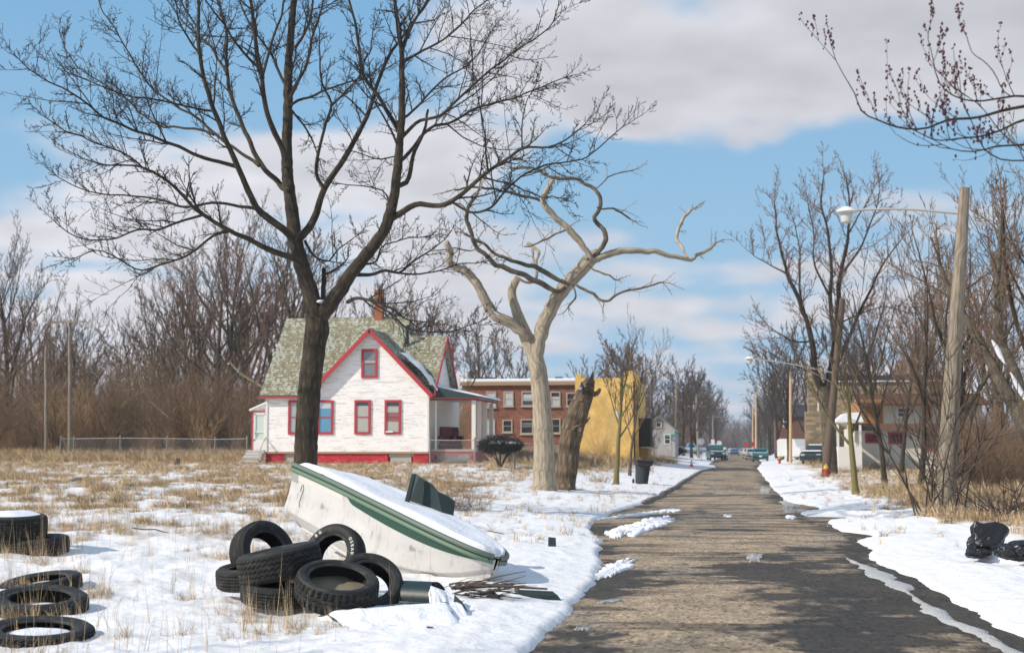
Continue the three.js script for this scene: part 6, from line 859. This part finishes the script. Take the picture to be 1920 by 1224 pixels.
function tyre(name, label, o) {
  const T = thing(name, label, 'tyre', [o.p.x, o.p.y, o.p.z], 0, o.group || 'dumped tyres'), { R, W, rim } = o, N = o.seg || 150, bag = o.sag || 0; T.rotation.set(...o.rot);
  const ring = (prof, extra) => sheet(N, prof.length - 1, (u, v) => { const [r0, y0] = prof[Math.round(v * (prof.length - 1))], a = u * Math.PI * 2; let r = r0 - (extra ? extra(u, y0) : 0); const f = 1 + bag * Math.cos(2 * a + 0.6); return [Math.cos(a) * r * f, y0, Math.sin(a) * r / f]; }, (u, v) => [u, v], true);
  const tp = [], n = o.rows || 26; for (let i = 0; i <= n; i++) { const y = lerp(-1, 1, i / n); tp.push([R - 0.012 * y * y * y * y - (Math.abs(y) > 0.97 ? 0.006 : 0), y * W * 0.42]); }
  part(T, 'tread', ring(tp, (u, y) => 0.016 * TREAD[o.tread](u * R * 6.283 / 1.0, y / (W * 0.42))), treadM);
  for (const s of [1, -1]) { const q = []; const pts = [[R - 0.018, 0.42], [R - 0.03, 0.455], [lerp(rim, R, 0.74), 0.5], [lerp(rim, R, 0.68), 0.503], [lerp(rim, R, 0.66), 0.515], [lerp(rim, R, 0.45), 0.515], [lerp(rim, R, 0.3), 0.495], [rim + 0.035, 0.46], [rim + 0.03, 0.45], [rim + 0.008, 0.425], [rim, 0.4], [rim + 0.002, 0.37]]; for (const [r, y] of pts) q.push([r, s * y * W]); part(T, 'sidewall', ring(s > 0 ? q : q.reverse()), rubberM); }
  const lp = []; for (const [r, y] of [[rim + 0.002, 0.37], [rim + 0.03, 0.41], [lerp(rim, R, 0.5), 0.46], [R - 0.045, 0.4], [R - 0.03, 0.2], [R - 0.028, 0], [R - 0.03, -0.2], [R - 0.045, -0.4], [lerp(rim, R, 0.5), -0.46], [rim + 0.03, -0.41], [rim + 0.002, -0.37]]) lp.push([r, y * W]); part(T, 'liner', ring(lp), linerM);
  if (o.snow) { const [rr, yy, dome] = o.snow; part(T, 'snow_fill', sheet(40, 10, (u, v) => { const a = u * 6.283, r = v * rr, f = 1 + bag * Math.cos(2 * a + 0.6); return [Math.cos(a) * r * f, yy + dome * (1 - v * v) * (0.7 + 0.6 * fbm(Math.cos(a) * v * 2 + 4, Math.sin(a) * v * 2, 2)) - (v > 0.99 ? 0.02 : 0), Math.sin(a) * r / f]; }, (u, v) => [Math.cos(u * 6.28) * v, Math.sin(u * 6.28) * v], true), M.snow); }
  if (o.dirt) part(T, 'dirt', sheet(24, 6, (u, v) => { const a = u * 6.283, r = v * (R - 0.05); return [Math.cos(a) * r, -W * 0.25 + 0.04 * fbm(Math.cos(a) * v * 3, Math.sin(a) * v * 3, 3), Math.sin(a) * r]; }, null, true), mat(lin(0.2, 0.17, 0.12), 0.95));
  return T;
}
const on = (px, py, d) => at(px, py, d), flat = (px, d, h) => { const p = at(px, 1000, d); p.y = groundY(p.x, -d) + h; return p; };
const PILE = 'tyres heaped against the boat', LEFT = 'tyres lying at the left edge';
const lettered = tyre('tyre', 'upright tyre with white sidewall lettering leaning on the boat', { p: on(627, 1043, 14.7), R: 0.345, W: 0.22, rim: 0.2, tread: 'rib', rot: [Math.PI / 2 - 0.36, 0.0, 0.26], group: PILE });
{ // raised white letters round the sidewall
  const font = await new FontLoader().loadAsync('fonts/droid/droid_sans_bold.typeface.json'), wl = mat(lin(0.62, 0.62, 0.58), 0.6), W = 0.22, R = 0.345, rim = 0.2;
  const put = (txt, a0, da, r, size) => { for (let i = 0; i < txt.length; i++) { if (txt[i] === ' ') continue; const g = new TextGeometry(txt[i], { font, size, depth: 0.003, curveSegments: 3 }); g.computeBoundingBox(); g.translate(-g.boundingBox.max.x / 2, -size / 2, 0); const a = a0 + i * da; g.rotateZ(-(Math.PI / 2 - a) + (0)); g.translate(Math.cos(a) * r, Math.sin(a) * r, 0); g.rotateX(-Math.PI / 2); part(lettered, 'letter', g.translate(0, W * 0.5155, 0), wl); } };
  put('GB', 2.12, 0.19, lerp(rim, R, 0.56), 0.036); put('OSRADIAL', 0.55, -0.15, lerp(rim, R, 0.56), 0.034);
}
tyre('tyre', 'big open tyre leaning at the back left of the heap', { p: on(492, 1040, 14.5), R: 0.36, W: 0.25, rim: 0.215, tread: 'rib', rot: [1.0, 0.0, -0.85], group: PILE });
tyre('tyre', 'wide zigzag-treaded tyre tilted across the front of the heap', { p: on(524, 1056, 13.4), R: 0.415, W: 0.285, rim: 0.24, tread: 'zigzag', rot: [0.05, 0, 0.19], seg: 280, rows: 44, group: PILE });
tyre('tyre', 'chunky lugged tyre tilted open in front of the heap', { p: on(631, 1102, 13.05), R: 0.4, W: 0.25, rim: 0.27, tread: 'lug', rot: [0.3, 0, -0.2], seg: 280, rows: 36, dirt: true, group: PILE });
tyre('tyre', 'black worn tyre standing behind the lugged one', { p: on(689, 1098, 13.9), R: 0.355, W: 0.22, rim: 0.22, tread: 'rib', rot: [0.8, 0.0, -0.3], group: PILE });
tyre('tyre', 'flat tyre poking out at the left foot of the heap', { p: on(468, 1080, 14.1), R: 0.35, W: 0.22, rim: 0.2, tread: 'rib', rot: [0.1, 0, 0.05], group: PILE });
tyre('tyre', 'dark tyre pressed under the wide zigzag tyre', { p: on(520, 1112, 13.35), R: 0.36, W: 0.2, rim: 0.21, tread: 'rib', rot: [0.12, 0.5, -0.08], group: PILE });
tyre('tyre', 'lower tyre of the stack at the left edge', { p: on(62, 1024, 17.5), R: 0.46, W: 0.24, rim: 0.24, tread: 'rib', rot: [0.05, 0.2, 0.04], group: LEFT }); tyre('tyre', 'block-treaded tyre with a snow cap upon the left stack', { p: on(20, 987, 17.4), R: 0.46, W: 0.31, rim: 0.25, tread: 'block', rot: [0.06, 0.4, -0.03], seg: 260, rows: 40, snow: [0.43, 0.13, 0.09], group: LEFT });
tyre('tyre', 'tyre standing at the very left edge above the stack', { p: on(-50, 918, 17.6), R: 0.4, W: 0.26, rim: 0.22, tread: 'rib', rot: [1.5, 0, 0.5], group: LEFT });
tyre('tyre', 'thin tyre half sunk in snow, farthest of the lower left three', { p: on(77, 1100, 14.4), R: 0.43, W: 0.2, rim: 0.26, tread: 'lug', rot: [0.12, 0, 0.08], snow: [0.31, 0.0, 0.05], group: LEFT }); tyre('tyre', 'sunken tyre between two others at the lower left', { p: on(73, 1137, 12.7), R: 0.45, W: 0.22, rim: 0.28, tread: 'rib', rot: [0.14, 0, -0.07], sag: 0.02, snow: [0.33, -0.05, 0.05], group: LEFT });
tyre('tyre', 'snow-filled tyre in the bottom left corner', { p: on(70, 1201, 11.1), R: 0.46, W: 0.24, rim: 0.28, tread: 'lug', rot: [0.1, 0.3, -0.06], seg: 220, snow: [0.33, 0.03, 0.06], group: LEFT });
// ---------------------------------------------------------------- broken plastic panels and other rubbish
function panelAt(name, label, pts, d, thick, m, o = {}) { // an outline seen at distance d, leaning away with height
  const c = pts.reduce((a, [x, y]) => [a[0] + x / pts.length, a[1] + y / pts.length], [0, 0]), C = at(c[0], c[1], d), k = ppm(d), sh = pts.map(([x, y]) => [(x - c[0]) / k, (c[1] - y) / k]);
  const g = prism(sh, thick, -thick / 2, Math.min(0.006, thick / 4)), p = g.attributes.position; for (let i = 0; i < p.count; i++) p.setZ(i, p.getZ(i) + (o.fold ? -Math.abs(p.getX(i) - (o.foldX || 0)) * o.fold : 0) - (p.getY(i)) * (o.lean || 0)); g.computeVertexNormals();
  return solo(name, g, m, label, o.cat || 'panel', [C.x, C.y, C.z], null, o.group || 'broken dark plastic panels');
}
panelAt('plastic_sheet', 'tall dark green plastic panel standing up behind the boat', [[774, 890], [781, 894], [808, 908], [820, 922], [840, 932], [851, 940], [847, 988], [840, 1005], [757, 975], [762, 940]], 17.6, 0.02, plastic, { fold: 0.35, foldX: 0.05, lean: 0.15 }); panelAt('plastic_sheet', 'narrow dark edge strip of the panel behind the boat', [[772, 889], [778, 889], [765, 950], [758, 950]], 17.55, 0.05, plastic, { lean: 0.15 });
panelAt('plastic_scrap', 'tiny dark plastic scrap showing above the boat snow', [[685, 912], [694, 910], [695, 925], [686, 925]], 18.4, 0.04, plastic, {}); panelAt('plastic_scrap', 'small dark plastic block alone on the snow', [[1029, 1008], [1041, 1009], [1042, 1025], [1029, 1026]], 22.5, 0.06, plastic, { lean: 0.2 });
{ // arched fender piece
  const p = at(787, 1118, 14.0), g = sheet(24, 6, (u, v) => { const a = lerp(-0.1, Math.PI * 0.86, u), r = 0.2; return [lerp(-0.16, 0.22, v) - 0.05 * Math.sin(a), Math.sin(a) * r * 0.85, Math.cos(a) * r]; }), h = sheet(24, 6, (u, v) => { const a = lerp(-0.1, Math.PI * 0.86, u), r = 0.185; return [lerp(-0.16, 0.22, v) - 0.05 * Math.sin(a), Math.sin(a) * r * 0.85, Math.cos(a) * r]; }); const F = solo('fender_shell', join([g, h]), plastic, 'arched dark green plastic shell lying before the boat bow', 'panel', [p.x, groundY(p.x, p.z) + 0.06, p.z], [0, -0.25, 0], 'broken dark plastic panels');
}
// a large panel lying under snow, its dark edges showing
function snowyPanel(label, corners, d0, tilt, lift = 0.1) { // corners: px, distance
  const q = corners.map(([px, d, h]) => { const p = at(px, 1000, d); return [p.x, groundY(p.x, -d) + (h ?? lift), -d]; }), c = [0, 1, 2].map((i) => q.reduce((a, p) => a + p[i] / q.length, 0)), P = thing('buried_sheet', label, 'panel', c, 0, 'broken dark plastic panels');
  const f = (u, v, dy, inset = 0) => { const U = lerp(inset, 1 - inset, u), V = lerp(inset, 1 - inset, v), r = [0, 1, 2].map((i) => lerp(lerp(q[0][i], q[1][i], U), lerp(q[3][i], q[2][i], U), V) - c[i]); r[1] += dy; return r; };
  part(P, 'sheet', join([sheet(8, 8, (u, v) => f(u, v, 0)), sheet(8, 8, (u, v) => f(u, v, -0.03)), sheet(8, 1, (u, v) => f(u, 0, -0.05 * v)), sheet(8, 1, (u, v) => f(u, 1, -0.05 * v)), sheet(1, 8, (u, v) => f(0, v, -0.05 * u)), sheet(1, 8, (u, v) => f(1, v, -0.05 * u))]), plastic);
  part(P, 'snow_layer', sheet(60, 50, (u, v) => { const U = lerp(-0.06, 1.05, u), V = lerp(0.07, 1.16, v), w = (fbm(u * 5 + d0, v * 4, 3) - 0.5), e = smooth(0, 0.16 + 0.1 * w, u) * smooth(1, 0.84, u) * smooth(0, 0.14, v) * smooth(1, 0.55, v); const q = f(U + w * 0.08 * Math.sin(v * 3.14), V + (fbm(u * 6, d0 + 4, 3) - 0.5) * 0.16 * v, 0); q[1] += -0.05 + 0.065 * smooth(0, 0.1, u) * smooth(1, 0.93, u) * smooth(1, 0.9, v) + e * (0.028 + 0.06 * w); return q; }, (u, v) => [u * 2, v * 2]), M.snow); return P;
}
snowyPanel('large snow-covered panel with dark rim in front of the lugged tyre', [[604, 12.9, 0.07], [838, 13.3, 0.1], [872, 12.2, -0.05], [676, 11.7, -0.06]], 1, 0); snowyPanel('snow-covered panel sloping from the arched shell', [[806, 13.9, 0.2], [852, 13.9, 0.1], [886, 12.9, -0.05], [812, 12.9, 0.02]], 2, 0);
panelAt('plastic_sheet', 'dark wedge-shaped panel right of the twig heap', [[905, 1112], [918, 1108], [950, 1130], [998, 1134], [1000, 1138], [946, 1137]], 14.6, 0.02, plastic, { lean: 0.8 }); panelAt('plastic_sheet', 'long bent dark panel by the road edge', [[964, 1104], [970, 1104], [972, 1108], [1034, 1110], [1044, 1117], [1053, 1127], [1010, 1121], [966, 1115]], 15.0, 0.03, plastic, { lean: 0.6, fold: 0.2 }); panelAt('plastic_sheet', 'thin dark strip in the snow below the large panel', [[688, 1178], [742, 1166], [748, 1170], [694, 1182]], 12.3, 0.02, plastic, { lean: 1.2 }); panelAt('plastic_sheet', 'dark rounded flap at the foot of the boat bow', [[851, 1118], [866, 1130], [880, 1148], [856, 1144], [850, 1132]], 13.4, 0.015, plastic, { lean: 0.5 });
{ // heap of twigs below the bow
  const rnd = mulberry(19), c = at(885, 1118, 14.6), y = groundY(c.x, c.z), T = new Tubes(); for (let i = 0; i < 70; i++) { const a = (rnd() - 0.5) * 1.2, L = 0.12 + rnd() * 0.4, x = (rnd() - 0.5) * 0.55, z = (rnd() - 0.5) * 0.4, h = rnd() * 0.15, r = 0.003 + rnd() * 0.006, e = (rnd() - 0.4) * 0.25; T.add([[x, h, z], [x + Math.cos(a) * L * 0.5, h + e * L + (rnd() - 0.5) * 0.04, z + Math.sin(a) * L * 0.5], [x + Math.cos(a) * L, h + e * L * 1.8, z + Math.sin(a) * L]], [r, r * 0.9, r * 0.5], 5); } T.add([[-0.2, 0.1, 0.1], [0.3, 0.13, 0.1], [0.8, 0.1, 0.05]], [0.02, 0.018, 0.01], 6);
  solo('twig_heap', T.geo(), M.darktwig, 'heap of dark twigs under the bow of the boat', 'twigs', [c.x, y, c.z], null, null, 'stuff');
}
function bag(label, px, py, d, s, rot, seed, shape = [1, 0.7, 0.8], spikes = []) { // crumpled refuse bag
  const g = new THREE.IcosahedronGeometry(1, 24), p = g.attributes.position, v = new THREE.Vector3(); for (let i = 0; i < p.count; i++) { v.fromBufferAttribute(p, i); const n = Math.abs(fbm(v.x * 1.3 + seed, v.y * 1.5 + v.z * 1.1, 2) - 0.5) * 2, c = Math.abs(fbm(v.x * 1.6 + seed * 3 + v.y, v.z * 5 - v.y * 1.2, 2) - 0.5) * 2, neck = Math.pow(Math.max(0, v.x), 6); const r = 0.74 + 0.34 * n - 0.2 * c; v.multiplyScalar(r); for (const [a, b, e, k] of spikes) { const w = Math.pow(Math.max(0, (v.x * a + v.y * b + v.z * e) / v.length()), 9) * k; v.x += a * w; v.y += b * w; v.z += e * w; } v.y = v.y * (1 - 0.6 * neck) ; p.setXYZ(i, v.x * shape[0] * s, v.y * shape[1] * s, v.z * shape[2] * s); }
  const q = mergeNormals(g); const P = at(px, py, d), B = thing('refuse_bag', label, 'bag', [P.x, P.y, P.z], 0, 'black refuse bags'); B.rotation.set(...rot); part(B, 'sack', q, mat(lin(0.012, 0.013, 0.014), 0.36)); return B;
}
function mergeNormals(g) { const p = g.attributes.position, m = new Map(), n = g.attributes.normal; g.computeVertexNormals(); const key = (i) => p.getX(i).toFixed(4) + ',' + p.getY(i).toFixed(4) + ',' + p.getZ(i).toFixed(4); for (let i = 0; i < p.count; i++) { const k = key(i), a = m.get(k) || [0, 0, 0]; a[0] += n.getX(i); a[1] += n.getY(i); a[2] += n.getZ(i); m.set(k, a); } for (let i = 0; i < p.count; i++) { const a = nrm(m.get(key(i))); n.setXYZ(i, ...a); } return g; }
bag('black refuse bag with pointed top at the right edge', 1850, 1018, 20.2, 0.25, [0.05, 0.2, 0.1], 3, [1.05, 0.95, 0.8], [[-0.35, 0.93, 0.1, 0.55], [0.35, 0.9, 0.2, 0.45], [0.85, 0.5, 0.1, 0.6], [-0.85, -0.4, 0.3, 0.5]]); bag('low black refuse bag lying in the right corner', 1908, 1034, 19.4, 0.3, [0, 0.2, 0.02], 9, [1.15, 0.52, 0.9], [[-0.95, -0.1, 0.2, 0.3], [0.1, 0.9, 0.3, 0.25]]); bag('half buried bag between the two black refuse bags', 1838, 1037, 19.9, 0.2, [0, 0.4, 0.1], 15, [1.1, 0.4, 0.9]);
snowLumpOn('snow lying over the black refuse bags', 1884, 20.15, 0.4, 0.3, 0.24);
function snowLumpOn(label, px, d, rx, rz, h) { const p = at(px, 1000, d), y = groundY(p.x, -d), g = sheet(40, 12, (u, v) => { const a = u * 6.283, r = 1 - v, k = 0.8 + 0.4 * fbm(Math.cos(a) * 1.4 + px, Math.sin(a) * 1.4, 3); return [Math.cos(a) * r * k * rx, h * Math.pow(v, 0.55) * (0.75 + 0.5 * fbm(Math.cos(a) * r * 3, Math.sin(a) * r * 3 + 7, 3)) - 0.04, Math.sin(a) * r * k * rz]; }, (u, v) => [Math.cos(u * 6.28) * (1 - v), Math.sin(u * 6.28) * (1 - v)], true); return solo('snow_mound', g, M.snow, label, 'snow', [p.x, y, -d]); }
// bits in the left field
panelAt('crate', 'black plastic crate half under snow in the left field', [[379, 924], [402, 925], [402, 936], [379, 936]], 34, 0.3, M.rubber, { cat: 'crate', group: 'rubbish in the left field' }); snowLumpOn('snow mound over the black crate in the left field', 386, 33.2, 0.55, 0.4, 0.12); panelAt('red_scrap', 'orange red scrap beside the black crate', [[340, 934], [352, 934], [355, 940], [338, 940]], 33.4, 0.1, mat(lin(0.5, 0.1, 0.04), 0.7), { cat: 'scrap', group: 'rubbish in the left field' });
snowLumpOn('dark earth mound in the far left field', 143, 44, 0.5, 0.4, 0.16).material = mat(lin(0.07, 0.055, 0.045), 0.95); panelAt('tree_stub', 'short grey stub in the grass before the left fence', [[326, 872], [331, 858], [336, 860], [335, 874]], 66, 0.15, M.darktwig, { cat: 'stub', group: 'rubbish in the left field' });
{ const rnd = mulberry(23); // thin sticks on the snow
  const stick = (label, pts, d, r) => { const P = pts.map(([x, y]) => { const p = at(x, y, 1), t = (EYE - 0.12) / Math.max(1e-3, EYE - p.y), dd = d ?? t; const q = at(x, y, dd); return [q.x, Math.max(q.y, groundY(q.x, q.z) + 0.01), q.z]; }), c = P[0], T = new Tubes(); T.add(P.map((p) => [p[0] - c[0], p[1] - c[1], p[2] - c[2]]), P.map((_, i) => r * (1 - 0.5 * i / P.length)), 5); solo('stick', T.geo(), M.darktwig, label, 'stick', c, null, 'sticks on the snow'); };
  stick('curved stick on the snow of the left field', [[246, 1008], [270, 1001], [290, 1000], [305, 1008], [315, 1020]], 21, 0.012); stick('thin twig on the snow right of the boat', [[915, 995], [930, 998], [945, 1001]], 24, 0.01); stick('short twig near the arched shell', [[710, 1180], [725, 1190], [745, 1192]], 12.2, 0.008); stick('straight twig lying towards the road', [[800, 1196], [812, 1190]], 12.0, 0.008);
  for (const [pts, d, lab] of [[[[276, 752], [330, 790], [365, 800], [420, 836]], 84, 'pale fallen trunk leaning in the thicket'], [[[385, 768], [400, 800], [432, 838]], 84, 'short pale trunk fallen beside the longer one'], [[[500, 732], [450, 700], [430, 680]], 88, 'pale fallen branch left of the cottage roof']]) { const L = limb(pts, d, 22, 10, 0, 0.5, 0.3, 0.06, d), c = L.P[0], T = new Tubes(); T.add(L.P.map((p) => [p[0] - c[0], p[1] - c[1], p[2] - c[2]]), L.R, 8); solo('fallen_log', T.geo(), M.deadwood, lab, 'trunk', c, null, 'fallen trunks in the left wood'); }
}

// ---------------------------------------------------------------- dry grass
{
  const rnd = mulberry(2024);
  const tuft = (seed, n, h, w, spread, droop) => { const q = mulberry(seed), p = [], nn = [], idx = []; for (let i = 0; i < n; i++) { const a = q() * 6.283, b = q() * 6.283, x0 = Math.cos(b) * spread * 0.35 * Math.sqrt(q()), z0 = Math.sin(b) * spread * 0.35 * Math.sqrt(q()), L = h * (0.45 + q() * 0.75), s = spread * (0.3 + q()) , dx = Math.cos(a), dz = Math.sin(a), px = -dz * w, pz = dx * w, base = p.length / 3; for (let k = 0; k <= 3; k++) { const t = k / 3, o = s * t * t * (0.5 + droop * t), y = L * (t - droop * 0.35 * t * t * t) - 0.02, ww = 1 - t * 0.85; p.push(x0 + dx * o + px * ww, y, z0 + dz * o + pz * ww, x0 + dx * o - px * ww, y, z0 + dz * o - pz * ww); nn.push(dx * 0.4, 0.6, dz * 0.4, dx * 0.4, 0.6, dz * 0.4); } for (let k = 0; k < 3; k++) { const c = base + k * 2; idx.push(c, c + 1, c + 2, c + 1, c + 3, c + 2); } } const g = new THREE.BufferGeometry(); g.setAttribute('position', new THREE.Float32BufferAttribute(p, 3)); g.setAttribute('normal', new THREE.Float32BufferAttribute(nn, 3)); g.setIndex(idx); return g; };
  const straw = mat(lin(0.63, 0.485, 0.30), 0.85, {}), field = (name, label, geos, spots) => geos.forEach((g, gi) => { const mine = spots.filter((_, i) => i % geos.length === gi), im = new THREE.InstancedMesh(g, straw, mine.length), m4 = new THREE.Matrix4(), q = new THREE.Quaternion(), e = new THREE.Euler(), c = new THREE.Color(); mine.forEach(([x, d, s, sy, tone], i) => { q.setFromEuler(e.set((rnd() - 0.5) * 0.3, rnd() * 6.28, (rnd() - 0.5) * 0.3)); m4.compose(new THREE.Vector3(x, groundY(x, -d), -d), q, new THREE.Vector3(s, s * sy, s)); im.setMatrixAt(i, m4); const k = (0.75 + rnd() * 0.5) * (tone || 1); im.setColorAt(i, c.setRGB(k, k * (0.93 + rnd() * 0.1), k * (0.85 + rnd() * 0.25))); }); im.name = numbered(name); shadowed(im); scene.add(im); tag(im, label, 'grass', null, 'stuff'); });
  const near = [tuft(1, 16, 0.2, 0.0022, 0.14, 0.5), tuft(2, 10, 0.34, 0.002, 0.14, 0.2), tuft(3, 26, 0.15, 0.0024, 0.2, 0.9)], midG = [tuft(4, 16, 0.26, 0.0045, 0.26, 0.5), tuft(5, 20, 0.2, 0.005, 0.34, 0.8)], farG = [tuft(6, 16, 0.5, 0.009, 0.4, 0.35), tuft(7, 18, 0.42, 0.010, 0.5, 0.6)];
  const A = [], B = [], C = [], S = [];
  for (let i = 0; i < 26000; i++) { const d = 9.5 + rnd() * 14, x = -1.6 - d * 0.62 * rnd(); const m = strawMask(x, d), n2 = fbm(x * 2.3 + 9, d * 2.3, 2); if (rnd() < m * 0.95 * smooth(0.45, 0.64, n2)) A.push([x, d, 0.35 + rnd() * 0.6, 0.8 + rnd() * 0.6]); else if (rnd() < 0.06 * smooth(1, 3, edgeL(d) - x)) S.push([x, d, 0.5 + rnd() * 0.9, 0.9 + rnd() * 0.7]); }
  for (let i = 0; i < 80000; i++) { const d = 23 + Math.pow(rnd(), 0.8) * 28, x = rnd() < 0.74 ? -2.4 - d * 0.62 * rnd() : 1.8 + rnd() * d * 0.34; const m = strawMask(x, d), n2 = fbm(x * 1.7 + 9, d * 1.7, 2); if (rnd() < m * 0.95 * smooth(0.36, 0.6, n2) + 0.02) B.push([x, d, 0.4 + rnd() * 0.6, 0.7 + rnd() * 0.6, 1.3]); }
  for (let i = 0; i < 60000; i++) { const d = 50 + rnd() * 32, x = rnd() < 0.8 ? -2.6 - d * 0.64 * rnd() : 2.2 + rnd() * d * 0.32; const m = strawMask(x, d); if (rnd() < m * (d > 70 && x < -7 ? 0.5 : 0.36) + 0.01) { const hi = d > 70.5 && x < -8; if (x < -12.5 && x > -24.9 && d > 68.6) continue; C.push([x, d, hi ? 0.55 + rnd() * 0.6 : 0.3 + rnd() * 0.45, hi ? 1.1 : 0.7, hi ? 1.1 : 1.4]); } }
  for (let i = 0; i < 9000; i++) { const d = 80 + rnd() * 45, x = rnd() < 0.5 ? -5 - rnd() * 12 : 5 + rnd() * 20; if (rnd() < 0.45 * strawMask(x, d)) C.push([x, d, 0.7 + rnd() * 0.7, 1]); }
  for (let i = 0; i < 5200; i++) { const d = 29 + rnd() * 22, x = 4.0 + rnd() * (d * 0.34 - 3); if (rnd() < smooth(0.42, 0.62, fbm(x * 1.3, d * 1.1, 3))) B.push([x, d, 0.6 + rnd() * 0.9, 1.1 + rnd() * 0.5, 1.1]); }
  // thick tufts at the feet of the tyres
  for (const [px, d, n, r, h] of [[440, 12.75, 46, 0.3, 1.5], [500, 12.35, 60, 0.35, 1.4], [575, 12.1, 70, 0.4, 1.3], [530, 11.7, 50, 0.35, 1.2], [40, 16.7, 70, 0.6, 2.2], [110, 16.6, 40, 0.35, 1.7], [95, 12.2, 30, 0.4, 1.4], [60, 10.5, 36, 0.4, 1.5], [150, 13.8, 16, 0.3, 1.3], [240, 11.1, 20, 0.3, 1.1], [330, 11.4, 16, 0.25, 1.0], [455, 11.5, 30, 0.25, 1.3]]) { const c = at(px, 1000, d); for (let i = 0; i < n * 0.6; i++) { const a = rnd() * 6.28, q = Math.sqrt(rnd()) * r; (i % 3 ? S : A).push([c.x + Math.cos(a) * q, d + Math.sin(a) * q * 0.6, 0.5 + rnd() * 0.5, h * (0.5 + rnd() * 0.7)]); } }
  const single = [tuft(8, 2, 0.3, 0.0018, 0.12, 0.3), tuft(9, 3, 0.22, 0.0018, 0.2, 0.9), tuft(10, 1, 0.45, 0.0018, 0.06, 0.1)]; field('grass_stalks', 'single dry grass stalks scattered over the near snow', single, S);
  field('near_grass', 'dry straw tufts poking through the near snow', near, A); field('field_grass', 'dry straw grass across the middle of the lots', midG, B); field('far_grass', 'tall dry grass band before the cottage, fences and right brush', farG, C);
}

scene.fog = new THREE.FogExp2(new THREE.Color().setRGB(0.78, 0.84, 0.95), 0.00035);
renderer.render(scene, camera);
